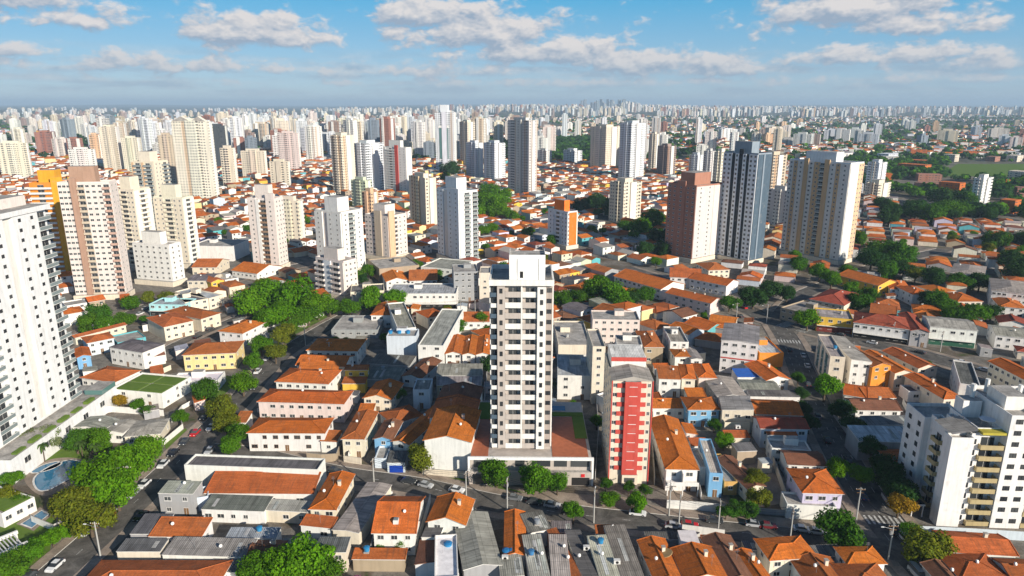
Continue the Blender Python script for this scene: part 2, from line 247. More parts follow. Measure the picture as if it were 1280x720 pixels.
('house', 'pale blue walled house with dark red roof behind white flat roof', 81.41, 185.81, -2.18, 13.66, 7.83, 6.5, 'gx', 'paleblue', 'darkred', {}),
('annex', 'small annex with rust roof against the pale blue walled house', 80.21, 184.13, -3.47, 8.37, 2.5, 5, 'shf', 'paleblue', 'rust', {'win': 0}),
('house', 'white flat-roofed house with grey terrace behind brown hipped roof', 79.66, 175.87, -7.51, 10.71, 6.06, 5, 'flat', 'white', 'slab', {}),
('house', 'white house with brown tile roof beside the lilac corner house', 80.37, 167.16, -5.16, 9.5, 7.58, 5, 'gx', 'white', 'brown', {}),
('house', 'lilac corner house with orange hipped roof above white garage wall', 77.35, 150.77, -3.26, 9.53, 11.28, 6.5, 'hip', 'lilac', 'redorange', {}),
('garage', 'long white garage with blank wall along the cross street', 74.24, 149.14, -6.8, 11.77, 5.8, 4, 'flat', 'white', 'slab', {'win': 0}),
('house', 'cream house with long dark brown roof behind the yard tree', 63.27, 157.73, 13.59, 4.9, 15.13, 4, 'gy', 'cream', 'brown', {}),
('carport', 'black slatted pergola behind the brown long roof', 67.27, 176.32, 4.71, 5.66, 4.22, 4, 'shf', 'tan', 'dark', {'win': 0}),
('shed', 'pale blue roofed shed in yard beside the white garage', 71.4, 171.34, 8.16, 3.1, 2.5, 3, 'shf', 'cream', 'metal', {'win': 0}),
('office_building', 'white office block with grey ridge roof and thin red band', 86.25, 244.17, -19.82, 13.27, 22.13, 13, 'gy', 'white', 'fibre', {'pitch': 0.06, 'band': 2}),
('shop_building', 'low shop with orange front wall beside the white office block', 101.71, 251.25, 0.0, 9.39, 19.0, 6, 'flat', 'orangewall', 'metal', {'win': 0}),
('house', 'white house with orange gable facing the tree-lined street', 94.95, 227.11, 9.74, 8.68, 14.98, 5, 'gy', 'white', 'orange', {}),
('shed', 'shed covered with a bright blue tarpaulin', 86.18, 230.99, 0.0, 8.43, 6.83, 4, 'shf', 'white', 'bluetarp', {'win': 0}),
('house', 'pale house with grey ridged roof in front of blue tarpaulin shed', 86.16, 218.71, -3.07, 12.78, 8.87, 4.5, 'gx', 'paleblue', 'fibre', {}),
('house', 'long low house with dark flat roof beside tree-lined street', 89.22, 213.83, -2.26, 16.59, 4.63, 4, 'shf', 'white', 'dark', {}),
('house', 'tall narrow white house with grey roof behind small orange hip', 66.41, 255.61, -3.75, 7.19, 19.43, 9, 'flat', 'white', 'fibre', {}),
('house', 'small white house with orange hip in front of tall narrow house', 65.76, 246.87, 0.0, 5.85, 7.98, 6, 'hip', 'white', 'orange', {}),
('house', 'small white house with grey gable beside small orange hip', 70.48, 244.31, 0.0, 4.27, 14.24, 6, 'gy', 'white', 'fibre', {}),
('office_building', 'four-storey cream corner block with green glass side', 116.26, 228.69, -13.82, 5.01, 25.01, 13, 'flat', 'cream', 'fibre', {'glass': 1}),
('office_building', 'grey-white block with pale pent roof next to green glass corner block', 126.27, 231.11, -6.34, 7.17, 27.81, 10, 'shr', 'white', 'fibre', {}),
('house', 'cream three-storey house with orange front near the green glass corner block', 133.28, 230.13, 11.82, 7.6, 23.41, 9, 'gy', 'orangewall', 'rust', {}),
('house', 'cream house with orange gabled roof running back to the avenue', 140.65, 228.6, 6.41, 6.78, 20.1, 7, 'gy', 'cream', 'orange', {}),
('house', 'cream house with rust gabled roof facing the red roofed store', 153.85, 236.12, 11.19, 8.19, 18.17, 6, 'gy', 'cream', 'rust', {}),
('house', 'long cream house with red-orange hipped roof between office roofs', 145.81, 208.1, 5.37, 6.76, 19.65, 6, 'hf', 'cream', 'redorange', {}),
('office_building', 'white office with dark flat roof beside long cream house', 153.81, 212.73, -27.34, 5.89, 24.95, 9, 'flat', 'white', 'dark', {}),
('apartment_block', 'long cream block with orange roof at the edge below the shops', 175.15, 223.06, -87.64, 22.06, 8, 9, 'gx', 'cream', 'orange', {'nw': 8}),
('house', 'low white house with orange gable, first beside the shaded street trees', 116.96, 214.82, -23.48, 6.62, 10.46, 4, 'gx', 'white', 'redorange', {}),
('house', 'low white house with rust roof, second beside the shaded street trees', 124.87, 213.5, 0.0, 9.21, 9.49, 4, 'gx', 'white', 'rust', {}),
('house', 'low white house with brown roof and curved yard wall', 117.78, 201.68, -2.41, 14.11, 8.96, 5, 'gx', 'white', 'brown', {}),
('hall', 'metal roofed hall with translucent strips near the khaki-balcony block', 108.82, 178.03, -3.16, 17.46, 8.42, 6, 'shf', 'grey', 'metal', {'win': 0}),
('hall', 'dark roofed hall behind the metal roofed hall', 116.62, 188.91, 1.77, 17.27, 5.23, 6, 'shf', 'grey', 'dark', {'win': 0}),
('house', 'white house with rust roof next to the khaki-balcony block', 108.72, 171.54, 0.0, 9.38, 5.02, 4.5, 'gx', 'white', 'rust', {}),
('house', 'white house with red rust roof below the first one by the khaki block', 105.8, 165.53, 0.0, 6.71, 5.58, 4, 'gx', 'white', 'rust', {}),
('shed', 'white cube shed in yard beside long cream house', 140.11, 218.83, 0.0, 5.54, 5.58, 4, 'flat', 'white', 'dark', {'win': 1}),
('shop_building', 'brownish corner shop with overhanging canopy at the avenue crossing', 134.16, 306.27, -52.41, 17.73, 20.4, 6, 'flat', 'tan', 'fibre', {}),
('shop_building', 'yellow shop with dark red shutters on the avenue', 145.56, 293.08, -18.74, 14.81, 15.07, 7, 'flat', 'yellow', 'fibre', {'band': 3}),
('shop_building', 'white store with long dark red hipped roof on the avenue', 160.25, 281.68, -27.73, 21.38, 17.62, 7, 'hip', 'white', 'darkred', {'band': 1}),
('shop_building', 'grey-fronted store with dark red gable beside white store', 172.83, 274.59, -18.21, 6.75, 25.18, 7, 'gy', 'grey', 'darkred', {}),
('shop_building', 'long white shop building with grey roof and dark green shopfront', 187.38, 275.09, -19.76, 17.37, 16.37, 8, 'gx', 'white', 'fibre', {'band': 4}),
('house', 'teal walled house with rust roof behind the white store', 172.66, 303.69, -29.17, 10.23, 17.93, 5, 'gx', 'teal', 'rust', {}),
('house', 'cream house with dark red hipped roof behind the yellow shop', 154.53, 321.58, -44.21, 16.04, 26.63, 6, 'hip', 'cream', 'darkred', {}),
('house', 'yellow gabled house with orange roof by the steel canopy', 203.8, 356.96, 24.56, 16.35, 25.73, 6, 'gy', 'yellow', 'orange', {}),
('canopy_shed', 'open steel canopy with pale green sheet roof', 196.43, 367.75, -27.28, 15.53, 25.36, 5, 'flat', 'grey', 'metal', {'win': 0}),
('house', 'white house with orange hip, first beyond the teal house', 206.03, 349.08, -19.25, 9.8, 19.74, 5, 'hip', 'white', 'redorange', {}),
('house', 'white house with orange hip, second beyond the teal house', 209.58, 336.06, 0.0, 9.41, 15.85, 6, 'hip', 'white', 'redorange', {}),
('house', 'cream house with orange hip above the dark green trees', 227.3, 344.3, 15.77, 11.58, 13.53, 5, 'hip', 'cream', 'orange', {}),
('house', 'cream house with wide orange hip at the tree belt behind the shops', 227.98, 326.33, 0.0, 12.34, 16.4, 5, 'hip', 'cream', 'orange', {}),
('house', 'white house with rust hip at the edge behind the shops', 241.92, 315.97, -22.93, 10.33, 17.53, 5, 'hip', 'white', 'redorange', {}),
('apartment_block', 'long white block with grey hipped roof and rows of windows', 249.83, 328.35, -31.9, 16.97, 30.15, 9, 'hip', 'white', 'fibre', {'nw': 8}),
('house', 'cream house with grey hipped roof and white windows beyond dark trees', 253.78, 369.53, -35.81, 15.78, 30.16, 8, 'hip', 'cream', 'fibre', {}),
('house', 'white house with grey roof in the shade at the far end of the shops', 209.47, 269.77, -23.87, 12.5, 15.64, 6, 'gx', 'white', 'fibre', {}),
('clubhouse', 'white clubhouse with four rectangular lawns on its flat roof', -128.19, 215.43, -11.61, 20.0, 15.26, 5.5, 'flat', 'white', 'slab', {'lawn': 1, 'win': 2}),
('annex', 'white terrace wing joined to the clubhouse with rooftop lawns', -114.32, 228.03, 5.06, 16.64, 8.37, 4, 'flat', 'white', 'white', {'win': 1}),
('house', 'low house with grey-blue gabled roof below the white tower podium', -130.72, 191.51, -11.39, 10.85, 7.33, 3.5, 'gy', 'white', 'fibre', {}),
('house', 'low house with small grey-brown gable between two grey roofs', -121.35, 189.12, -4.69, 6.4, 7.9, 3.5, 'gy', 'white', 'fibre', {}),
('house', 'low cream house with broad brown-grey hipped roof near the sloping street', -111.49, 187.3, 12.18, 9.76, 10.49, 3.5, 'hip', 'cream', 'fibre', {}),
('house', 'house with flat rust-red hipped roof behind the clubhouse', -149.17, 228.78, -17.08, 15.07, 11.24, 4, 'hip', 'white', 'rust', {}),
('house', 'white two-storey house with dark grey hipped roof behind the clubhouse', -151.19, 251.72, -21.15, 17.46, 10.45, 7, 'hip', 'white', 'dark', {}),
('garage', 'garage with brown corrugated roof next to the white two-storey house', -142.12, 252.58, 33.29, 9.6, 6.83, 3.5, 'shf', 'white', 'brown', {'win': 0}),
('house', 'yellow villa with rust hipped roof beside the sloping street trees', -117.22, 248.6, 7.87, 19.19, 13.44, 6.5, 'hip', 'butter', 'rust', {}),
('house', 'bright blue small house with orange gable at the white tower foot', -166.95, 249.94, 35.2, 4.54, 10.46, 5, 'gy', 'blue', 'orange', {}),
('house', 'long low house with rust roof running along the side street', -180.85, 285.16, 55.65, 21.23, 3.47, 3.5, 'gx', 'cream', 'rust', {}),
('house', 'cream two-storey house with rust hipped roof at the end of long low house', -146.74, 285.98, 47.11, 12.35, 18.95, 6.5, 'hip', 'cream', 'rust', {}),
('house', 'cream house with rust hip and carport near the aqua shop', -138.3, 299.0, 61.89, 10.39, 24.73, 6, 'hip', 'cream', 'rust', {}),
('house', 'white house with bright orange hip by the big green tree crowns', -119.86, 275.95, -15.85, 11.59, 16.74, 6, 'hip', 'white', 'orange', {}),
('shop_building', 'aqua blue shop with flat roof beside the wide side street', -167.86, 318.03, -4.41, 17.82, 11.36, 6, 'flat', 'aqua', 'metal', {'band': 1}),
('shop_building', 'cream shop with slate roof next to the aqua shop', -156.35, 325.05, 40.63, 10.95, 18.53, 6, 'flat', 'cream', 'dark', {}),
('shop_building', 'cream shop with orange trim behind the aqua shop', -149.71, 332.34, 60.69, 8.52, 26.68, 6, 'flat', 'cream', 'metal', {}),
('commercial_building', 'big white blank-walled block between cream tower and white tower', -197.67, 439.65, -5.16, 29.05, 23.41, 10, 'flat', 'white', 'slab', {'win': 0}),
('house', 'beige house with dark gable beside the yellow gable house', -172.41, 363.85, 0.0, 12.77, 16.52, 6, 'gx', 'cream', 'dark', {}),
('house', 'yellow gable house between beige gable and white cube house', -161.68, 362.99, 47.36, 7.15, 20.06, 6, 'gy', 'yellow', 'rust', {}),
('house', 'white cube house beside the yellow gable house', -157.76, 372.23, 44.86, 7.74, 11.77, 5, 'flat', 'white', 'slab', {}),
('house', 'house with wide orange roof at the foot of slim white tower', -158.4, 392.44, -24.24, 19.4, 20.49, 4, 'gx', 'white', 'orange', {}),
('house', 'house with tan-brown gabled roof near the big white blank block', -185.62, 400.48, 0.0, 14.46, 19.66, 5, 'gx', 'cream', 'rust', {}),
('house', 'small house with orange hip at the big green crowns', -110.34, 295.9, -11.36, 11.97, 11.18, 4, 'hip', 'white', 'rust', {}),
('pool_house', 'white pool house with three framed windows and planted roof', -122.38, 149.38, 67.74, 7.93, 19.5, 4, 'flat', 'white', 'slab', {'lawn': 2, 'win': 3}),
('pool_house', 'white flat garden building at the edge above the pools', -140.76, 167.61, 42.15, 6.4, 10.2, 5, 'flat', 'white', 'white', {'win': 1})]
TOWERS=[
('brown-striped tower', 'tall pale tower with brown central pier and rows of dark windows', -217.36, 347.89, 8, 24.48, 9, 69.48, 'pinkwhite', 'brownpier', {}),
('orange-edged tower', 'dark balcony tower with orange side wall and white balcony fronts', -270.18, 397.66, 6, 18.45, 13.6, 62.91, 'orangewall', 'orangeedge', {}),
('cream balcony tower', 'cream tower with stacked balconies behind the brown-striped tower', -235.61, 414.47, -12, 14.7, 13.8, 57.3, 'cream', 'plain', {}),
('low white block', 'white nine-storey block with rust roof beside the brown-striped tower', -203.79, 377.83, -16, 25.13, 9, 30.39, 'white', 'plainwin', {}),
('cream stepped tower', 'cream stepped tower behind the low white block', -212.93, 421.93, -14, 21.13, 9.66, 51.78, 'paleyellow', 'plain', {}),
('teal glass tower', 'tower with teal glass balconies and orange roof box', -274.02, 512.84, -10, 18.58, 16.06, 65.84, 'cream', 'teal', {}),
('tallest cream tower', 'tallest cream tower with pyramid gable top', -338.95, 737.44, -6, 40.55, 9, 85.4, 'ivory', 'facade', {'crown': 'pyr'}),
('black glass tower', 'dark glass tower with light floor lines beside the tallest cream tower', -472.21, 1114.76, 6, 25.48, 21.08, 69.19, 'darkglass', 'facade', {}),
('slim white tower', 'slim white tower with a column of little brown balconies', -153.43, 417.29, -14, 18.43, 9, 52.28, 'pinkwhite', 'slimbalc', {}),
('pale cream block', 'pale cream block with yellow corner behind the slim white tower', -167.58, 507.03, -14, 17.08, 9, 33.7, 'cream', 'facade', {}),
('broad white tower', 'broad white tower with penthouse block and glazed balcony column', -109.82, 404.91, -34, 22.48, 16.37, 46.26, 'white', 'broad', {}),
('raw concrete block', 'raw grey concrete block with open balconies under the broad white tower', -96.28, 350.99, -34, 21.41, 9, 26.64, 'pinkwhite', 'rawbalc', {}),
('tan-piered block', 'pale block with two tan piers and dark top', -88.75, 443.27, -34, 20.69, 17.19, 36.38, 'pinkwhite', 'tanpier', {}),
('beige-pink tower', 'beige and pink tower with stepped top', -80.24, 578.72, -54, 28.7, 10.41, 43.98, 'cream', 'facade', {}),
('grey-white tower', 'grey and white tower with glazed balconies beside dense green trees', -41.1, 439.28, -54, 27.26, 13.62, 54.73, 'coolwhite', 'greywhite', {}),
('red-striped tower', 'white tower with bold red vertical stripe and dark balconies', -132.86, 785.18, -34, 34.92, 9, 60.43, 'white', 'redstripe', {}),
('orange-sided block', 'mid-rise block with orange side wall and grey banded front', 32.81, 484.55, -54, 21.74, 9, 34.18, 'coolwhite', 'orangeside', {}),
('tall grey-beige tower', 'tall grey tower with cream lit side standing alone', 6.89, 777.57, -54, 39.51, 11.51, 85.72, 'grey2', 'facade', {}),
('twin cream towers', 'cream tower with brown front stripe behind the tall white balcony tower', 135.95, 1102.65, -54, 35.62, 34.0, 68.76, 'cream', 'facade', {}),
('tall white balcony tower', 'tall white tower with glazed balconies and grey blank side', 151.62, 934.44, -54, 21.52, 27.03, 78.55, 'coolwhite', 'facade', {}),
('short cream tower', 'cream mid-rise tower with balcony column in front of tall white balcony tower', 90.82, 594.1, -54, 17.46, 21.65, 37.94, 'cream', 'facade', {}),
('brick-red tower', 'brick-red tower with dark square windows and netted side', 109.86, 442.16, -54, 23.09, 28.59, 57.24, 'brickpink', 'brick', {}),
('slate blue tower', 'tall slate blue tower with black vertical bands', 144.72, 438.54, -54, 25.44, 14.0, 77.18, 'slate', 'slate', {}),
('tan and white tower', 'large white tower with tan vertical panels and sunlit side', 197.75, 445.05, -54, 41.53, 16.06, 70.41, 'coolwhite', 'tanwhite', {}),
('lone white tower', 'slim white tower standing alone near the green park', 450.99, 664.25, -54, 8.4, 23.66, 33.95, 'white', 'facade', {}),
('yellow-cream tower', 'pale yellow tower behind the slate blue tower', 198.59, 669.6, -54, 8.75, 11.53, 58.51, 'paleyellow', 'facade', {}),
('purple-windowed tower', 'grey and cream tower with purple band beside tan and white tower', 246.85, 672.14, -54, 15.04, 22.86, 55.5, 'tan2', 'facade', {}),
('grey block', 'grey apartment block between slate blue and tan and white towers', 225.12, 578.37, -54, 18.25, 9, 33.02, 'grey2', 'facade', {}),
('red-topped tower', 'pale tower with dark red stripe beyond the tan and white tower', 423.57, 810.12, -54, 13.73, 18.65, 37.1, 'coolwhite', 'facade', {}),
('white eastern block', 'low cream block in front of the red-topped tower', 395.91, 753.76, -54, 13.66, 28.17, 19.17, 'cream', 'facade', {}),
('green glass tower', 'white tower with large dark green glass front', -101.93, 1050.86, -8, 27.94, 20.68, 90.72, 'coolwhite', 'greenglass', {}),
('first white twin', 'white slab tower, first of the pair beside the green glass tower', -58.17, 977.1, -54, 24.67, 13.06, 50.64, 'coolwhite', 'facade', {}),
('second white twin', 'white slab tower, second of the pair beside the green glass tower', -31.06, 936.34, -54, 26.2, 18.05, 52.76, 'coolwhite', 'facade', {}),
('cream stepped twin', 'cream tower with brown stepped roof behind the white pair', -80.15, 1155.2, -54, 24.31, 15.4, 74.73, 'cream', 'facade', {}),
('white stepped tower', 'white stepped tower beside the cream grid tower', -280.55, 1199.04, -34, 24.42, 9.76, 76.33, 'white', 'facade', {}),
('cream grid tower', 'cream tower with fine window grid behind the broad white tower', -199.19, 787.38, -34, 17.44, 19.4, 68.83, 'cream', 'facade', {}),
('grey balcony slab', 'grey slab tower with long balconies beside the red-striped tower', -178.39, 810.36, -34, 20.69, 30.33, 58.94, 'coolwhite', 'facade', {}),
('bright white slab', 'bright white blank-sided tower in the dense cluster', -346.64, 1194.55, -16, 16.94, 27.26, 65.77, 'white', 'facade', {}),
('pink grid tower', 'pink tower with square window grid in the dense cluster', -350.9, 1089.9, -6, 31.89, 9.88, 59.07, 'palepink', 'facade', {}),
('beige slab block', 'beige mid-rise with window bands in the dense cluster', -294.84, 871.38, -8, 23.53, 9, 33.0, 'cream', 'facade', {}),
('cream striped block', 'cream mid-rise with brown balcony lines in the dense cluster', -362.95, 968.88, -6, 33.54, 9, 39.75, 'cream', 'facade', {}),
('slim cream tower', 'slim cream tower with black balcony column', -351.39, 853.33, -6, 15.75, 9, 50.74, 'cream', 'facade', {}),
('western cream slab', 'long cream ribbed tower at the edge behind the white corner tower', -695.28, 965.17, 6, 37.34, 9, 50.64, 'paleyellow', 'facade', {}),
('maroon tower', 'maroon-brown tower with dark side among low houses', -910.15, 1354.91, 14, 27.77, 25.8, 50.43, 'maroon', 'facade', {}),
('pale balcony tower', 'pale tower with dark balcony column behind brown-striped tower', -609.12, 1047.93, 6, 18.72, 34.66, 69.88, 'cream', 'facade', {}),
('tan striped slab', 'cream slab with brown stripe beside the tallest cream tower', -419.73, 843.29, 6, 16.24, 10.95, 66.37, 'tan2', 'facade', {}),
('terracotta striped tower', 'cream tower with terracotta stripe behind pale balcony tower', -714.56, 1191.46, 6, 14.45, 9, 52.5, 'orangepale', 'facade', {}),
('white crenellated block', 'white block with stepped roof and dark arched windows', -643.59, 1035.19, 4, 35.04, 9, 37.78, 'white', 'facade', {}),
('ochre block', 'pale cream block with ochre panels behind teal glass tower', -577.18, 1048.18, 4, 21.11, 19.72, 53.52, 'paleyellow', 'facade', {}),
('grey eastern tower', 'brown-grey tower beside the tall white balcony tower', 216.02, 997.09, -54, 19.52, 18.09, 45.07, 'brownish', 'facade', {}),
('cream eastern tower', 'cream tower between grey eastern towers', 211.53, 1053.56, -54, 11.48, 9, 59.38, 'cream', 'facade', {}),
('white eastern tower', 'white tower with grey lines behind the brick-red tower', 246.75, 941.62, -54, 14.5, 11.9, 36.42, 'coolwhite', 'facade', {}),
('blue eastern tower', 'cool grey tower with pale top behind the brick-red tower', 256.27, 910.95, -54, 11.47, 9.75, 43.54, 'grey2', 'facade', {}),
('orange mid block', 'orange-topped cream mid-rise behind the raw concrete block', -124.93, 585.83, -34, 10.33, 9, 30.26, 'orangepale', 'facade', {}),
('olive block', 'pale green block with rust roof behind the tan-piered block', -150.73, 671.59, -34, 19.77, 9, 31.13, 'palegreen', 'facade', {}),
('yellow small block', 'small yellow-cream block near the dark round trees', -98.35, 743.87, -54, 21.13, 9, 30.74, 'butter', 'facade', {}),
('white low pair', 'small white stepped block behind the tall grey-beige tower', 51.06, 1185.63, -54, 23.35, 12.47, 26.73, 'white', 'facade', {}),
('white villa block', 'small white block with balconies at the green wood', 98.72, 1204.35, -54, 29.99, 17.38, 25.73, 'coolwhite', 'facade', {})]
TREES=[(98.86, 216.8, 4, 2.8, 'k'), (95.22, 205.31, 4, 2.8, 'k'), (104.6, 232.2, 3.5, 2.4, 'd'), (103.49, 177.5, 4.5, 3.4, 'k'), (101.97, 168.47, 4.5, 3.6, 'k'), (100.38, 162.21, 4.5, 4, 'k'), (175.17, 404.69, 6, 6, 'd'), (178.42, 384.22, 6, 6, 'm'), (232.62, 394.21, 6, 7, 'k'), (219.91, 388.16, 6, 7, 'd'), (362.45, 475.44, 7, 9, 'k'), (342.63, 475.44, 7, 8, 'd'), (243.52, 475.44, 7, 8, 'd'), (-24.24, 740.2, 8, 12, 'm'), (-9.52, 676.49, 8, 12, 'b'), (-38.5, 683.85, 7, 9, 'm'), (-18.04, 612.78, 8, 12, 'b'), (28.93, 485.66, 5, 5, 'd'), (12.29, 517.6, 5, 5, 'm'), (-59.63, 413.31, 4, 4, 'm'), (-43.92, 382.68, 4, 4, 'd'), (-106.14, 147.4, 6, 5.4, 'o'), (-105.93, 157.63, 6.5, 7.5, 'b'), (-104.73, 166.68, 6, 6, 'b'), (-104.07, 175.64, 5, 4.5, 'b'), (-100.28, 142.23, 5, 4.8, 'o'), (-111.25, 148.44, 4, 2.6, 'o'), (-99.97, 153.14, 6, 5.5, 'b'), (-104.97, 217.23, 5, 4.6, 'd'), (-95.03, 223.74, 5.5, 4.8, 'b'), (-94.23, 203.17, 5, 4.8, 'o'), (-82.1, 185.92, 5, 3.6, 'm'), (-82.14, 180.35, 4, 3.2, 'm'), (-88.95, 193.84, 4.5, 3.6, 'o'), (-98.37, 244.37, 5, 3.6, 'm'), (-102.42, 262.78, 5.5, 4.5, 'm'), (-93.93, 254.82, 5, 4.2, 'o'), (-128.3, 318.8, 8, 8.5, 'b'), (-120.06, 326.81, 9, 9, 'b'), (-105.41, 320.64, 9.5, 10.5, 'b'), (-92.59, 311.93, 8, 7, 'b'), (-105.44, 296.51, 8, 8, 'b'), (-94.73, 302.96, 6, 6, 'm'), (-111.03, 293.23, 6, 5, 'm'), (-96.83, 274.78, 5.5, 5, 'o'), (-96.98, 287.44, 6, 5, 'm'), (-70.6, 327.17, 6, 7, 'b'), (-58.48, 328.62, 6, 6, 'b'), (-78.92, 317.98, 5, 5, 'm'), (-88.29, 316.63, 5, 5, 'm'), (-91.38, 378.46, 6, 6, 'm'), (-83.7, 392.29, 5, 5, 'm'), (-4.08, 164.25, 4.5, 4.6, 'm'), (5.89, 160.21, 4.5, 4.4, 'm'), (12.02, 160.3, 3.5, 3.2, 'm'), (-25.15, 171.09, 5, 4.4, 'o'), (-39.47, 217.93, 3.5, 2.6, 'm'), (24.96, 154.55, 2.6, 2.4, 'b'), (31.53, 152.46, 3, 2.8, 'b'), (30.68, 159.56, 3, 1.8, 'd'), (24.9, 161.79, 2.6, 1.7, 'd'), (34.8, 158.02, 3, 2, 'd'), (15.07, 147.07, 4, 2.6, 'm'), (76.15, 138.12, 5, 5.4, 'd'), (87.8, 165.05, 5, 3.3, 'b'), (93.76, 163.43, 4.5, 2.8, 'b'), (99.62, 157.04, 5, 4.4, 'k'), (99.3, 154.09, 4.5, 4, 'k'), (96.23, 149.83, 4, 3.6, 'y'), (92.66, 131.73, 4.5, 5, 'o'), (94.03, 140.72, 3, 2.4, 'm'), (108.4, 219.04, 6, 4.8, 'b'), (106.61, 201.97, 5, 4.2, 'k'), (92.91, 194.86, 4, 3, 'k'), (104.77, 191.73, 5, 3.6, 'k'), (104.92, 185.82, 4, 3.2, 'k'), (64.72, 161.05, 4, 3.6, 'o'), (62.56, 153.48, 3.5, 2.8, 'o'), (56.21, 149.9, 2.6, 2.6, 'd'), (53.22, 149.17, 2.4, 2.2, 'd'), (58.77, 149.21, 2.6, 2.4, 'd'), (63.1, 184.32, 3.2, 2.9, 'b'), (63.53, 195.77, 3, 2.2, 'd'), (134.37, 295.61, 6, 5.4, 'b'), (121.46, 330.08, 6, 7, 'k'), (107.88, 324.91, 5, 5, 'd'), (135.08, 345.4, 6, 7, 'k'), (143.37, 342.72, 5, 5, 'k'), (178.57, 369.2, 6, 5.5, 'm'), (223.23, 413.61, 8, 8.5, 'k'), (242.17, 422.94, 8, 9, 'd'), (198.6, 392.29, 5, 5, 'm'), (170.44, 323.2, 5.5, 6, 'd'), (182.38, 336.59, 5, 5, 'd'), (209.69, 324.31, 6, 6, 'd'), (210.54, 333.6, 5, 5, 'k'), (211.95, 319.35, 5, 5, 'm'), (210.51, 303.67, 5, 6, 'd'), (220.18, 308.73, 5, 6, 'm'), (206.49, 306.18, 5, 5, 'm'), (228.75, 311.33, 5, 4.5, 'k'), (236.26, 368.88, 7, 7, 'k'), (245.5, 362.09, 6, 7, 'd'), (256.46, 362.09, 6, 6, 'k'), (238.86, 388.31, 5, 5, 'd'), (43.3, 339.12, 6, 8, 'm'), (50.27, 330.08, 6, 8.5, 'm'), (33.33, 333.6, 5, 5, 'd'), (24.79, 333.6, 5, 5.5, 'm'), (49.62, 365.94, 5, 6, 'd'), (52.72, 322.1, 5, 6, 'm'), (63.48, 343.21, 4, 4, 'o'), (-14.8, 301.03, 3.5, 4, 'm'), (-24.44, 291.62, 3.5, 4, 'd'), (-11.4, 288.61, 3, 3, 'm'), (-43.86, 126.39, 5, 5.6, 'b'), (-49.28, 125.47, 4.5, 4.6, 'b'), (-54.49, 125.08, 4, 3.8, 'm'), (-39.8, 123.79, 4, 4, 'm'), (-25.97, 136.35, 2, 2, 'm'), (-29.84, 136.34, 1.8, 1.6, 'm'), (-137.94, 184.3, 4, 4, 'g'), (-144.17, 182.3, 4, 4.5, 'g'), (-128.15, 185.82, 4, 3.6, 'm'), (-120.69, 181.36, 4.5, 4, 'm'), (-128.39, 182.3, 4, 3.4, 'd'), (-133.02, 213.76, 3, 2.6, 'y'), (-141.33, 217.93, 3.5, 3.4, 'o'), (-141.71, 213.76, 3, 3, 'm'), (-125.66, 211.02, 2.5, 2.5, 'm'), (-120.38, 207.5, 2.4, 2.4, 'd'), (-134.36, 163.53, 3, 2.6, 'm'), (-128.74, 154.92, 2.6, 3, 'o'), (-124.21, 153.05, 2.4, 2.6, 'm'), (-108.68, 133.76, 2.4, 3, 'm'), (-107.22, 138.49, 2.4, 2.6, 'b'), (-109.52, 127.97, 3, 3.8, 'm'), (-105.66, 141.88, 2.2, 2.2, 'b'), (-107.54, 202.71, 2.4, 2.4, 'm'), (-193.0, 303.67, 5, 6, 'd'), (-179.88, 301.9, 4, 4.5, 'm'), (-192.27, 294.73, 4, 5, 'm'), (-184.39, 292.4, 4, 5, 'm'), (-190.38, 328.33, 4, 5, 'm'), (-186.88, 337.11, 4, 4, 'o'), (-177.43, 337.11, 4, 4, 'o'), (-27.02, 657.78, 9, 13, 'b'), (-12.99, 612.78, 8, 11, 'b'), (-30.3, 612.78, 8, 10, 'b'), (0.0, 588.89, 6, 7, 'm'), (-88.78, 982.16, 12, 14, 'k'), (-87.87, 899.42, 7, 8, 'd'), (80.86, 655.51, 7, 11, 'k'), (91.16, 619.44, 7, 12, 'k'), (66.89, 646.44, 6, 9, 'k'), (97.49, 513.43, 7, 10, 'm'), (115.39, 557.67, 7, 10, 'd'), (106.69, 492.73, 6, 8, 'k'), (90.95, 536.73, 6, 7, 'd'), (89.16, 451.97, 5, 6, 'k'), (102.67, 451.97, 5, 7, 'k'), (321.07, 576.36, 8, 10, 'k'), (364.32, 612.78, 8, 12, 'k'), (362.29, 585.07, 8, 11, 'd'), (396.79, 612.78, 8, 12, 'm'), (354.24, 648.46, 8, 9, 'k'), (428.51, 676.49, 8, 14, 'k'), (441.0, 665.01, 8, 12, 'd'), (247.29, 422.77, 7, 9, 'd'), (246.05, 447.64, 7, 8, 'd'), (303.81, 406.87, 8, 10, 'k'), (295.04, 385.82, 8, 9, 'k')]
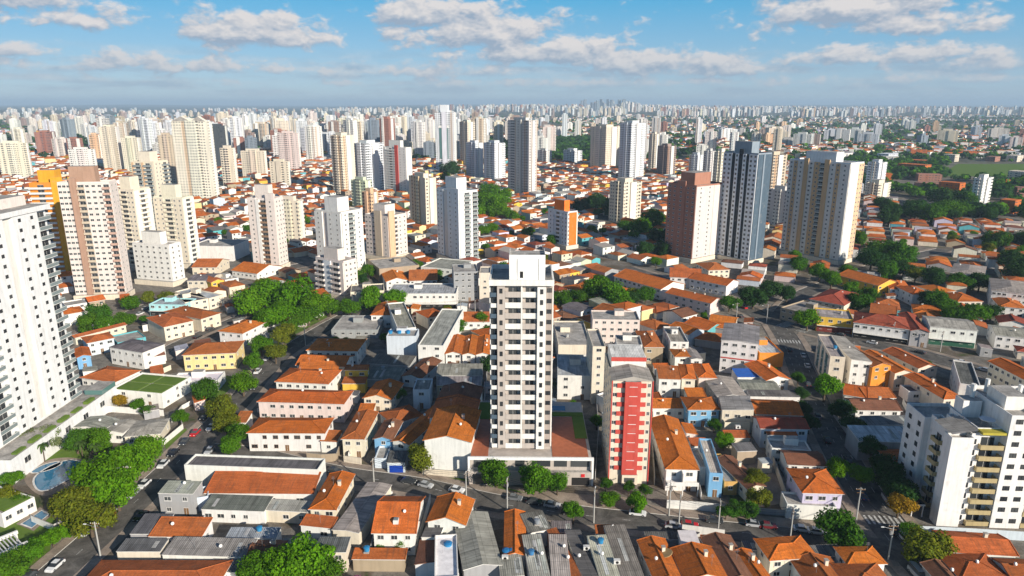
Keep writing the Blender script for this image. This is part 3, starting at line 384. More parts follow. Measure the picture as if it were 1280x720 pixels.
ROADS={'a': ([(-93.48, 184.88), (-80.75, 182.94), (-72.79, 180.56), (-49.31, 171.13), (-26.05, 164.9), (-4.15, 156.44), (16.15, 151.44), (31.74, 148.36), (50.52, 144.74), (68.66, 141.58), (89.08, 137.05)], 8), 'c': ([(-101.91, 118.31), (-100.53, 130.29), (-98.53, 150.74), (-96.73, 174.17), (-96.07, 193.56), (-95.01, 216.43), (-95.77, 247.85), (-94.13, 270.15), (-82.76, 313.21), (-70.41, 339.06), (-34.8, 357.51)], 9), 'b': ([(92.61, 121.85), (92.27, 131.38), (92.42, 145.72), (94.1, 162.91), (98.22, 187.36), (104.93, 217.08), (113.27, 250.35), (120.11, 278.07), (125.0, 305.79)], 10), 'd': ([(194.15, 221.72), (188.27, 233.02), (177.33, 252.89), (164.73, 270.15), (147.92, 284.29), (133.13, 299.85), (123.17, 313.21), (117.75, 331.88), (106.19, 364.08), (89.42, 388.95), (70.7, 419.37)], 12), 'd2': ([(126.38, 309.46), (155.31, 354.3), (188.41, 385.21), (234.74, 426.0), (307.17, 475.75)], 10), 'e': ([(-193.73, 268.23), (-191.48, 286.42), (-188.94, 307.01), (-186.61, 327.71), (-182.46, 348.05), (-174.05, 367.45), (-158.91, 398.62), (-132.0, 430.53)], 11), 'f': ([(-145.3, 268.23), (-144.69, 276.05), (-141.16, 289.68), (-137.56, 299.85), (-131.39, 319.65)], 6)}
CARS=[(-101.87, 130.86, 84.41, 'white', 'c'), (-102.36, 143.88, 84.41, 'white', 'c'), (-100.94, 149.5, 84.41, 'red', 'c'), (-100.67, 154.78, 85.61, 'dark', 'c'), (-100.19, 159.99, 85.61, 'silver', 'c'), (-99.68, 164.71, 85.61, 'white', 'c'), (-92.74, 149.84, 84.41, 'black', 'c'), (-99.73, 175.35, 88.05, 'white', 'c'), (-99.86, 181.84, 88.05, 'black', 'c'), (-99.76, 188.76, 88.05, 'dark', 'c'), (-99.17, 194.53, 87.35, 'red', 'c'), (-95.8, 198.36, 87.35, 'white', 'c'), (-89.86, 183.29, 88.05, 'silver', 'c'), (-105.2, 126.87, 83.43, 'dark', 'c'), (-101.09, 205.85, 87.35, 'black', 'c'), (-98.0, 245.54, 91.39, 'white', 'c'), (-99.36, 259.24, 85.79, 'silver', 'c'), (-93.62, 230.16, 91.39, 'dark', 'c'), (-49.89, 171.82, -21.88, 'dark', 'a'), (-28.19, 166.34, -14.99, 'dark', 'a'), (-23.35, 164.31, -21.12, 'silver', 'a'), (-14.74, 161.93, -21.12, 'white', 'a'), (0.63, 158.1, -13.84, 'grey', 'a'), (5.8, 156.24, -13.84, 'dark', 'a'), (10.27, 154.78, -13.84, 'silver', 'a'), (14.53, 151.57, -13.84, 'black', 'a'), (-33.89, 160.38, -14.99, 'white', 'a'), (31.63, 151.22, -11.18, 'white', 'a'), (43.44, 146.15, -10.91, 'red', 'a'), (50.08, 148.14, -10.91, 'dark', 'a'), (59.41, 146.48, -9.88, 'silver', 'a'), (62.5, 145.82, -9.88, 'maroon', 'a'), (70.37, 144.52, -12.51, 'white', 'a'), (73.44, 143.56, -12.51, 'white', 'a'), (39.46, 145.82, -10.91, 'silver', 'a'), (-10.09, 151.57, -21.12, 'black', 'a'), (92.22, 158.85, 84.42, 'navy', 'b'), (97.73, 156.98, 84.42, 'silver', 'b'), (93.23, 141.35, 89.4, 'white', 'b'), (91.91, 144.2, 89.4, 'dark', 'b'), (119.31, 262.89, 76.14, 'white', 'b'), (116.15, 251.37, 76.14, 'white', 'b'), (116.33, 269.49, 76.14, 'black', 'b'), (100.82, 206.45, 77.28, 'grey', 'b'), (96.56, 189.79, 77.28, 'black', 'b'), (108.81, 233.1, 75.93, 'dark', 'b'), (97.15, 177.62, 80.44, 'black', 'b'), (88.76, 127.91, 92.04, 'silver', 'b'), (117.51, 331.29, 106.19, 'red', 'd'), (110.69, 316.43, 106.19, 'dark', 'd'), (101.02, 308.84, 106.19, 'dark', 'd'), (155.42, 278.44, 139.93, 'white', 'd'), (169.33, 266.62, 126.13, 'dark', 'd'), (179.0, 255.69, 126.13, 'white', 'd'), (182.91, 247.18, 118.84, 'silver', 'd'), (146.52, 289.03, 133.55, 'dark', 'd'), (-182.66, 320.36, 83.58, 'white', 'e'), (-184.85, 329.89, 78.47, 'silver', 'e'), (-184.33, 312.59, 83.58, 'dark', 'e'), (-138.45, 296.9, 70.51, 'dark', 'f'), (-139.0, 285.78, 75.48, 'black', 'f')]
POLES=[(-1.22, 153.19, -13.84, 'a'), (-11.83, 156.44, -21.12, 'a'), (40.56, 145.39, -10.91, 'a'), (39.41, 150.74, -10.91, 'a2'), (49.47, 143.15, -10.91, 'a'), (20.16, 147.69, -11.18, 'a'), (65.57, 140.05, -9.88, 'a'), (-93.88, 134.45, 84.41, 'c'), (85.47, 148.7, 84.42, 'b'), (85.39, 133.6, 89.4, 'b2'), (-72.32, 254.61, 85.79, 'c'), (-88.46, 276.05, 75.21, 'c'), (-59.66, 313.21, 64.46, 'c'), (-24.73, 314.48, 27.39, 'c'), (-17.77, 314.48, 27.39, 'c'), (120.17, 307.01, 80.0, 'b'), (-36.95, 162.91, -14.99, 'a'), (-99.98, 159.05, 85.61, 'c2'), (178.7, 268.23, 126.13, 'd'), (165.05, 280.12, 139.93, 'd'), (155.32, 288.58, 139.93, 'd'), (106.59, 309.46, 106.19, 'd')]
WALLS=[([(-59.44, 178.23), (-55.01, 177.32), (-50.73, 177.77), (-51.29, 185.87)], 2.6, 'rough stone garden wall below the white house with brown shutters', 'tan'), ([(40.81, 143.15), (50.35, 140.96)], 2.8, 'white street wall before the orange gabled house and red annex', 'white'), ([(39.58, 154.26), (46.57, 153.55), (53.7, 152.14)], 2.4, 'white front wall of the twin house', 'white'), ([(97.4, 143.15), (109.11, 142.21), (124.95, 140.35)], 2.4, 'long pale blue boundary wall under the khaki-balcony block', 'paleblue'), ([(-112.12, 189.39), (-105.74, 187.86), (-104.83, 198.45), (-107.71, 202.98)], 1.8, 'white garden wall along the sloping street verge', 'white'), ([(-119.03, 148.36), (-110.93, 144.42), (-109.93, 149.04), (-112.08, 152.49)], 1.8, 'white pool garden wall beside the big roadside trees', 'white'), ([(-113.46, 132.2), (-110.01, 140.66), (-109.33, 143.15)], 1.6, 'low white wall of the corner pergola garden', 'white'), ([(-25.05, 170.7), (-17.78, 169.43), (-11.06, 168.59)], 2.0, 'cream front wall with planters before the blank-walled white house', 'cream'), ([(-21.97, 141.89), (-21.21, 156.81)], 2.6, 'white side wall between two orange roofed houses', 'white'), ([(-32.34, 133.6), (-32.72, 143.15), (-32.18, 155.35)], 2.2, 'grey yard wall beside the red-orange roof with skylights', 'grey'), ([(-11.13, 129.22), (-9.56, 149.04)], 2.6, 'lilac side wall beside the grey gabled warehouse', 'lilac'), ([(38.72, 165.3), (42.14, 185.87), (47.46, 211.36)], 2.6, 'cream driveway wall beside the red-and-white block', 'cream'), ([(49.37, 157.92), (53.46, 185.87), (58.63, 210.74)], 2.4, 'white yard wall behind the twin house', 'white'), ([(71.25, 156.08), (75.02, 176.41), (77.85, 193.56)], 2.4, 'cream yard wall beside the long white garage', 'cream'), ([(53.6, 151.79), (57.87, 152.49), (69.37, 150.74)], 1.6, 'dark railing wall before the yard trees', 'grey'), ([(-48.54, 177.32), (-43.17, 175.96)], 2.2, 'cream porch wall of the long courtyard house', 'cream'), ([(-47.47, 178.69), (-48.67, 201.83), (-48.23, 223.76)], 2.4, 'white alley wall beside the long courtyard house', 'white'), ([(-33.97, 178.69), (-31.94, 200.69), (-30.78, 220.37)], 2.4, 'grey alley wall beside the long bright orange roof', 'grey'), ([(-11.26, 171.99), (-9.56, 207.69), (-9.56, 254.61)], 2.6, 'grey boundary wall beside the tower podium', 'grey'), ([(22.91, 167.76), (27.28, 196.25), (29.39, 220.37)], 2.6, 'grey boundary wall between podium and red-and-white block', 'grey'), ([(-85.53, 210.74), (-55.76, 207.69)], 1.4, 'white balustrade wall before the pale pink row house', 'white'), ([(-129.14, 236.01), (-121.58, 230.1), (-110.73, 237.53)], 2.2, 'white side wall of the clubhouse court', 'white'), ([(-155.63, 245.39), (-137.47, 236.01), (-132.86, 248.68)], 2.0, 'cream wall behind the clubhouse with rooftop lawns', 'cream'), ([(-143.38, 207.69), (-134.48, 210.74), (-115.5, 207.69)], 2.2, 'long white wall behind the low grey gabled houses', 'white'), ([(73.43, 297.53), (85.38, 294.12), (96.84, 302.2)], 2.2, 'pale railing wall of the corner plot near the avenue crossing', 'paleblue'), ([(106.74, 207.69), (104.8, 193.56), (105.0, 185.87)], 1.8, 'grey yard wall along the shaded street trees', 'grey'), ([(20.04, 268.23), (33.85, 266.34)], 2.4, 'white wall behind the beige flat building', 'white'), ([(134.75, 217.08), (131.7, 207.69), (137.53, 211.36)], 2.0, 'curved white yard wall beside the low brown roof', 'white'), ([(-109.15, 220.37), (-111.68, 212.6), (-110.58, 202.98)], 1.6, 'white ramp wall beside the dark round street tree', 'white'), ([(10.7, 351.15), (23.71, 322.3), (37.54, 322.3)], 2.2, 'cream wall behind the balcony tower', 'cream'), ([(-17.85, 288.58), (-10.14, 293.0), (-10.9, 317.05)], 2.2, 'white yard wall beside the rust roofed low house', 'white')]
TANKS=[(-49.7, 264.71, 10.0, 'first blue water tank on the white windowless block'), (-46.1, 264.71, 10.0, 'middle blue water tank on the white windowless block'), (-42.51, 264.71, 10.0, 'last blue water tank on the white windowless block'), (-14.36, 132.87, 4.5, 'round blue water tank on the white flat-topped house'), (-1.24, 130.6, 4.3, 'first of two blue tanks behind the narrow orange house'), (0.0, 130.6, 4.3, 'second of two blue tanks behind the narrow orange house'), (86.14, 248.66, 3.0, 'blue water tank in the yard of the white office block'), (89.01, 246.97, 3.0, 'small blue tank beside the blue tarpaulin shed')]
DISC=(33.55, 128.82)
SKYL=[(-15.79, 190.04, 8.5), (-15.33, 180.57, 8.5), (-14.8, 200.98, 8.8), (-14.73, 207.89, 8.8), (-25.61, 141.59, 8.0), (-26.68, 137.71, 7.6)]
PALMS=[(-140.01, 176.57, 5), (-135.07, 177.53, 5.5), (-125.58, 179.92, 5), (-119.91, 177.53, 5.5), (-37.58, 125.08, 4), (-140.38, 172.88, 5)]
POOLS=[[(-131.88, 168.59), (-131.84, 174.62), (-128.63, 178.23), (-123.34, 176.41), (-121.56, 171.99), (-122.5, 167.76), (-124.18, 162.91), (-127.19, 162.91)], [(-135.07, 171.99), (-134.25, 175.51), (-131.75, 177.32), (-129.79, 176.41), (-130.35, 173.73), (-132.98, 171.56)], [(-120.72, 147.36), (-119.63, 152.84), (-116.85, 151.09), (-117.23, 145.72)]]
DECKS=[[(-135.84, 169.85), (-135.52, 177.77), (-130.03, 180.09), (-122.04, 177.32), (-119.18, 170.27), (-121.8, 160.58), (-126.99, 161.35)], [(-122.29, 147.36), (-121.23, 154.62), (-115.87, 151.44), (-115.97, 144.42)]]
LAWNS=[[(-161.64, 196.25), (-131.33, 196.25), (-123.33, 178.69), (-135.07, 171.99), (-137.5, 162.91)], [(-126.24, 147.36), (-121.48, 149.04), (-118.18, 152.49), (-113.51, 149.04), (-105.37, 133.6), (-112.33, 128.16)], [(-105.74, 187.86), (-104.32, 199.0), (-102.04, 196.25), (-102.13, 182.94)], [(-106.39, 129.75), (-101.48, 156.08), (-98.62, 154.62), (-103.2, 130.29)], [(-25.67, 170.27), (-11.48, 168.17), (-11.38, 166.52), (-25.45, 168.59)], [(-3.87, 162.91), (13.41, 155.35), (13.52, 156.81), (-3.91, 164.9)], [(-121.82, 242.19), (-94.41, 242.19), (-90.27, 207.69), (-111.95, 220.37)], [(-145.47, 351.15), (-105.74, 362.41), (-88.2, 311.95), (-103.54, 278.07), (-122.72, 311.95)]]
YARDS=[[(-47.07, 171.13), (-26.27, 166.52), (-4.21, 159.05), (-4.31, 163.7), (-24.78, 168.59), (-47.9, 174.62)], [(-4.21, 159.05), (21.11, 150.74), (22.19, 159.81), (-4.35, 165.3)], [(21.11, 150.74), (37.69, 148.36), (39.7, 153.91), (22.56, 162.91)], [(38.49, 148.36), (66.41, 143.15), (68.97, 149.72), (53.81, 152.49), (39.7, 153.91)], [(66.41, 143.15), (79.66, 140.66), (82.45, 147.36), (68.97, 149.72)], [(-80.78, 184.88), (-60.25, 181.03), (-61.65, 185.87), (-81.26, 191.98)], [(43.41, 172.86), (52.46, 172.86), (47.86, 155.35), (40.02, 155.35)], [(-52.02, 189.9), (-45.4, 189.9), (-43.26, 176.41), (-48.65, 177.77)], [(70.8, 185.87), (77.29, 191.98), (71.74, 156.81), (61.4, 153.91)], [(-16.36, 143.15), (-12.51, 143.15), (-11.94, 128.16), (-16.67, 128.16)], [(18.27, 242.19), (31.06, 242.19), (28.55, 220.37), (16.79, 220.37)], [(111.89, 210.74), (131.79, 210.74), (122.82, 185.87), (103.55, 183.42)]]


C = dict(white=(.80, .78, .73), paleblue=(.60, .67, .72), grey=(.36, .36, .36), cream=(.76, .67, .53), tan=(.42, .33, .23), yellow=(.76, .48, .07), butter=(.80, .62, .30),
         palepink=(.76, .63, .58), blue=(.20, .42, .64), lilac=(.62, .56, .70), ochre=(.62, .36, .12), red=(.56, .05, .04), orangewall=(.78, .27, .04), brick=(.42, .15, .07),
         aqua=(.42, .74, .74), teal=(.12, .42, .46), warmwhite=(.76, .72, .66), plainwhite=(.79, .785, .77), ivory=(.86, .80, .66), pinkwhite=(.76, .67, .61), paleyellow=(.80, .74, .58), coolwhite=(.73, .75, .77), darkglass=(.07, .08, .09), grey2=(.64, .61, .58),
         brickpink=(.42, .20, .14), slate=(.26, .31, .36), tan2=(.58, .48, .36), maroon=(.36, .17, .13), brownish=(.36, .27, .23), orangepale=(.72, .48, .30), palegreen=(.62, .68, .48),
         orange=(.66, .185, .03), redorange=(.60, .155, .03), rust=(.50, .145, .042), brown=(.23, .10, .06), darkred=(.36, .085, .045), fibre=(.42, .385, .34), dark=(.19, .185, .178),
         metal=(.48, .52, .55), slab=(.36, .35, .33), bluetarp=(.02, .13, .52), taupe=(.40, .34, .30), taupe2=(.50, .44, .39), pier=(.44, .27, .19), pinkbrown=(.55, .36, .28), khaki=(.48, .38, .20),
         amber=(.80, .38, .03), slateblue=(.085, .125, .165), black=(.03, .035, .04), tanpanel=(.66, .44, .24), redband=(.56, .085, .065), vivid=(.82, .20, .03), brownbalc=(.30, .19, .12))
TILE = ('orange', 'redorange', 'rust', 'brown', 'darkred')
CORR = ('fibre', 'dark', 'metal')
MATS = {}

def newmat(name):
    m = bpy.data.materials.new(name); m.use_nodes = True; MATS[name] = m
    return m, NT(m.node_tree)

def obcol(t, attr):
    if attr: return t.n('ShaderNodeAttribute', attribute_name='col').outputs['Color'], .37
    o = t.n('ShaderNodeObjectInfo'); return o.outputs['Color'], o.outputs['Random']

def uvm(t, rand, su=1.0, sv=1.0):
    uv = t.n('ShaderNodeUVMap').outputs[0]; x, y, z = t.sep(uv)
    off = t.m('MULTIPLY', rand, 91.0) if not isinstance(rand, float) else rand
    return x, y, t.comb(t.m('MULTIPLY', x, su), t.m('MULTIPLY', y, sv), off), off

for attr in (False, True):
    sfx = '_mixed' if attr else ''
    m, t = newmat('plaster' + sfx); c, rr = obcol(t, attr); x, y, v, off = uvm(t, rr)
    st = t.noise(t.comb(t.m('MULTIPLY', x, 1.3), t.m('MULTIPLY', y, .12), off), 1.0, 4)
    bl = t.noise(v, .35, 4)
    k = t.m('MULTIPLY', t.mr(st, .42, .78, 1.03, .84), t.mr(bl, .3, .7, .93, 1.05))
    cc = t.mix(1.0, c, t.grey(k), 'MULTIPLY')
    cc = t.mix(t.mr(bl, .58, .76, 0, .38), cc, (.30, .27, .23))
    t.out(t.bsdf(cc, .85, .2, t.noise(v, 3.0, 3), .15, .03))
    m, t = newmat('roof_tile' + sfx); c, rr = obcol(t, attr); x, y, v, off = uvm(t, rr)
    rib = t.m('SINE', t.m('MULTIPLY', x, 22.0)); crs = t.m('FRACT', t.m('MULTIPLY', y, 2.6))
    patch = t.noise(v, .30, 5, .6); fine = t.noise(v, 3.3, 2, .7); strk = t.noise(t.comb(t.m('MULTIPLY', x, 2.2), t.m('MULTIPLY', y, .22), off), 1.0, 3)
    k = t.m('MULTIPLY', t.mr(patch, .3, .7, .76, 1.14), t.mr(fine, .25, .75, .72, 1.22))
    k = t.m('MULTIPLY', k, t.mr(crs, 0, .25, .86, 1.0))
    cc = t.mix(1.0, c, t.grey(k), 'MULTIPLY')
    rows = t.noise(t.comb(t.m('MULTIPLY', x, .25), t.m('MULTIPLY', y, 1.8), off), 1.0, 3, .7); k = t.m('MULTIPLY', k, t.mr(rows, .3, .7, .78, 1.18)); cc = t.mix(1.0, c, t.grey(k), 'MULTIPLY')
    cc = t.mix(t.mr(strk, .50, .78, 0, .6), cc, (.13, .075, .045)); cc = t.mix(t.mr(patch, .58, .74, 0, .5), cc, (.17, .10, .06))
    big = t.noise(v, .12, 2, .5); cc = t.mix(t.mr(big, .5, .75, 0, .35), cc, t.mix(1.0, cc, (.62, .55, .55), 'MULTIPLY'))
    t.out(t.bsdf(cc, .88, .15, t.m('ADD', t.m('MULTIPLY', rib, .5), crs), .5, .05))
m, t = newmat('corrugated'); c, rr = obcol(t, False); x, y, v, off = uvm(t, rr)
rib = t.m('SINE', t.m('MULTIPLY', x, 14.0)); patch = t.noise(v, .22, 5, .65); strk = t.noise(t.comb(t.m('MULTIPLY', x, 1.6), t.m('MULTIPLY', y, .10), off), 1.0, 4)
lap = t.m('LESS_THAN', t.m('FRACT', t.m('MULTIPLY', y, .42)), .05)
sheet = t.n('ShaderNodeTexWhiteNoise', noise_dimensions='3D'); t.set(sheet.inputs[0], t.comb(t.m('FLOOR', t.m('MULTIPLY', x, .9)), t.m('FLOOR', t.m('MULTIPLY', y, .42)), off))
k = t.m('MULTIPLY', t.m('MULTIPLY', t.mr(patch, .3, .7, .68, 1.2), t.mr(strk, .35, .7, 1.1, .66)), t.mr(sheet.outputs[0], 0, 1, .88, 1.1))
k = t.m('MULTIPLY', k, t.m('SUBTRACT', 1.0, t.m('MULTIPLY', lap, .3)))
k = t.m('MULTIPLY', k, t.mr(rib, -1, 1, .84, 1.06))
cc = t.mix(1.0, c, t.grey(k), 'MULTIPLY'); cc = t.mix(t.mr(strk, .58, .8, 0, .5), cc, (.085, .075, .065))
t.out(t.bsdf(cc, .95, .08, rib, .5, .04))
m, t = newmat('slab'); c, rr = obcol(t, False); x, y, v, off = uvm(t, rr)
p = t.noise(v, .3, 5, .65, .4); f = t.noise(v, 2.0, 3)
cc = t.mix(1.0, (.44, .41, .37), t.grey(t.m('MULTIPLY', t.mr(p, .3, .7, .5, 1.25), t.mr(f, .3, .7, .8, 1.15))), 'MULTIPLY')
t.out(t.bsdf(cc, .9, .2))
m, t = newmat('painted'); c, rr = obcol(t, False); x, y, v, off = uvm(t, rr)
t.out(t.bsdf(t.mix(1.0, c, t.grey(t.mr(t.noise(v, .8, 4), .3, .7, .82, 1.08)), 'MULTIPLY'), .55, .4))
m, t = newmat('white_trim'); x, y, v, off = uvm(t, 3.0)
t.out(t.bsdf(t.mix(t.mr(t.noise(v, .9, 3), .4, .75, 0, .5), (.74, .72, .68), (.40, .37, .33)), .7, .3))
m, t = newmat('window_glass')
gx = t.n('ShaderNodeObjectInfo').outputs['Random']
t.out(t.bsdf(t.mix(gx, (.02, .024, .03), (.085, .09, .09)), .12, .5))
m, t = newmat('dark_opening'); t.out(t.bsdf((.025, .023, .022), .8, .2))
m, t = newmat('green_glass'); t.out(t.bsdf((.10, .20, .19), .1, .6))
m, t = newmat('pale_glass'); t.out(t.bsdf((.22, .26, .26), .15, .5))
m, t = newmat('steel'); t.out(t.bsdf((.35, .36, .37), .45, .5, metal=.5))
m, t = newmat('concrete_post'); t.out(t.bsdf((.42, .41, .38), .85, .2))
m, t = newmat('rubber'); t.out(t.bsdf((.015, .015, .015), .8, .2))
m, t = newmat('car_paint'); c, rr = obcol(t, False); t.out(t.bsdf(c, .25, .6))
m, t = newmat('lamp_lens'); t.out(t.bsdf((.75, .75, .72), .2, .6))
m, t = newmat('tail_lens'); t.out(t.bsdf((.4, .02, .02), .3, .5))
m, t = newmat('pool_water'); x, y, v, off = uvm(t, 5.0)
t.out(t.bsdf(t.mix(t.noise(v, .5, 3), (.02, .12, .24), (.05, .22, .36)), .08, .5, t.noise(v, 2.5, 3), .1, .02))
m, t = newmat('wood'); t.out(t.bsdf((.20, .11, .05), .8, .2))
m, t = newmat('straw'); x, y, v, off = uvm(t, 5.0); t.out(t.bsdf(t.mix(t.noise(v, 6, 3), (.30, .20, .09), (.48, .34, .17)), .95, .1))
m, t = newmat('bark'); tc = t.n('ShaderNodeTexCoord').outputs['Object']; t.out(t.bsdf(t.mix(t.noise(tc, 4, 3), (.07, .05, .035), (.17, .13, .09)), .95, .1))
m, t = newmat('lawn'); tc = t.n('ShaderNodeTexCoord').outputs['Object']
t.out(t.bsdf(t.mix(t.noise(tc, .5, 5), (.08, .15, .02), (.16, .23, .045)), .95, .1))

def leafmat(name, attr):
    m, t = newmat(name)
    a = t.n('ShaderNodeAttribute', attribute_name='col').outputs['Color']
    if attr: c = a
    else: c = t.mix(1.0, t.n('ShaderNodeObjectInfo').outputs['Color'], a, 'MULTIPLY')
    df = t.n('ShaderNodeBsdfDiffuse'); t.set(df.inputs[0], c)
    tr = t.n('ShaderNodeBsdfTranslucent'); t.set(tr.inputs[0], t.mix(1.0, c, (1.3, 1.5, .6), 'MULTIPLY'))
    ms = t.n('ShaderNodeMixShader'); ms.inputs[0].default_value = .3
    t.nt.links.new(df.outputs[0], ms.inputs[1]); t.nt.links.new(tr.outputs[0], ms.inputs[2]); t.out(ms.outputs[0])
leafmat('leaf', False); leafmat('leaf_mixed', True)

def facade(name, attr):
    m, t = newmat(name); c, rr = obcol(t, attr); x, y, v, off = uvm(t, rr)
    if attr: r2 = t.n('ShaderNodeAttribute', attribute_name='col').outputs['Alpha']
    else: r2 = rr
    pw = t.mr(r2, 0, 1, 2.3, 3.6); cu = t.m('DIVIDE', x, pw); ci = t.m('FLOOR', cu); fu = t.m('FRACT', cu)
    fv = t.m('FRACT', t.m('DIVIDE', y, 2.95))
    wn = t.n('ShaderNodeTexWhiteNoise', noise_dimensions='2D'); t.set(wn.inputs[0], t.comb(ci, t.m('MULTIPLY', r2, 57.0))); k = wn.outputs[0]
    wn2 = t.n('ShaderNodeTexWhiteNoise', noise_dimensions='3D'); t.set(wn2.inputs[0], t.comb(ci, t.m('FLOOR', t.m('DIVIDE', y, 2.95)), r2)); kk = wn2.outputs[0]
    wide = t.m('GREATER_THAN', k, .74)
    lo = t.mr(wide, 0, 1, .26, .08); hi = t.mr(wide, 0, 1, .74, .94)
    inu = t.m('MULTIPLY', t.m('GREATER_THAN', fu, lo), t.m('LESS_THAN', fu, hi))
    inv = t.m('MULTIPLY', t.m('GREATER_THAN', fv, t.mr(wide, 0, 1, .40, .45)), t.m('LESS_THAN', fv, t.mr(wide, 0, 1, .74, .92)))
    win = t.m('MULTIPLY', t.m('MULTIPLY', inu, inv), t.m('GREATER_THAN', k, .20))
    side = t.n('ShaderNodeNewGeometry').outputs['Normal']; nz = t.sep(side)[2]
    win = t.m('MULTIPLY', win, t.m('LESS_THAN', nz, .5))
    grime = t.noise(t.comb(t.m('MULTIPLY', x, .5), t.m('MULTIPLY', y, .06), off), 1.0, 3)
    wall = t.mix(1.0, c, t.grey(t.mr(grime, .35, .7, 1.03, .82)), 'MULTIPLY')
    acc = t.m('MULTIPLY', t.m('GREATER_THAN', k, .60), t.m('LESS_THAN', k, .66))
    wall = t.mix(t.m('MULTIPLY', acc, t.m('GREATER_THAN', r2, .55)), wall, t.mix(1.0, c, (.82, .66, .54), 'MULTIPLY'))
    gl = t.mix(kk, (.015, .02, .03), (.11, .115, .12))
    ms = t.n('ShaderNodeMixShader')
    cc = t.mix(win, wall, gl)
    t.out(t.bsdf(cc, t.mr(win, 0, 1, .85, .3), .3))
facade('facade', False); facade('facade_mixed', True)

m, t = newmat('asphalt'); tc = t.n('ShaderNodeTexCoord').outputs['Object']
p = t.noise(tc, .22, 6, .65, .8); f = t.noise(tc, 2.5, 3); cr = t.noise(tc, .5, 2, .5, 2.5)
k = t.m('MULTIPLY', t.mr(p, .34, .68, .55, 1.45), t.mr(f, .3, .7, .85, 1.15))
cc = t.mix(1.0, (.125, .115, .102), t.grey(k), 'MULTIPLY'); cc = t.mix(t.mr(t.m('ABSOLUTE', t.m('SUBTRACT', cr, .5)), 0, .012, .55, 0), cc, (.025, .025, .025))
t.out(t.bsdf(cc, .85, .25))
m, t = newmat('pavement'); tc = t.n('ShaderNodeTexCoord').outputs['Object']
k = t.m('MULTIPLY', t.mr(t.noise(tc, .2, 5), .3, .7, .6, 1.2), t.mr(t.noise(tc, 3, 2), .3, .7, .8, 1.15))
t.out(t.bsdf(t.mix(1.0, (.36, .29, .23), t.grey(k), 'MULTIPLY'), .9, .2))
m, t = newmat('road_paint'); tc = t.n('ShaderNodeTexCoord').outputs['Object']
t.out(t.bsdf(t.mix(t.mr(t.noise(tc, 2.2, 4), .45, .65, 0, .8), (.62, .61, .57), (.15, .15, .14)), .8, .2))
m, t = newmat('ground'); tc = t.n('ShaderNodeTexCoord').outputs['Object']
a = t.noise(tc, .05, 5, .6, .6); b = t.noise(tc, .35, 5, .6); f = t.noise(tc, 2.2, 3); fa = t.noise(tc, .0035, 5, .65)
px_, py_, pz_ = t.sep(tc)
base = t.mix(t.mr(b, .42, .58, 0, 1), (.17, .155, .135), (.25, .225, .19)); base = t.mix(t.mr(a, .5, .58, 0, .8), base, (.13, .10, .07))
base = t.mix(t.mr(a, .60, .66, 0, .8), base, (.05, .085, .02)); base = t.mix(t.mr(b, .66, .72, 0, .6), base, (.04, .07, .02))
city = t.mix(t.mr(t.noise(tc, .02, 6, .8), .45, .6, 0, 1), (.06, .085, .045), (.30, .25, .21)); city = t.mix(t.mr(fa, .5, .62, 0, .8), city, (.04, .07, .035))
cc = t.mix(t.mr(py_, 900, 1600, 0, 1), base, city)
t.out(t.bsdf(t.mix(1.0, cc, t.grey(t.mr(f, .3, .7, .75, 1.2)), 'MULTIPLY'), .95, .1))

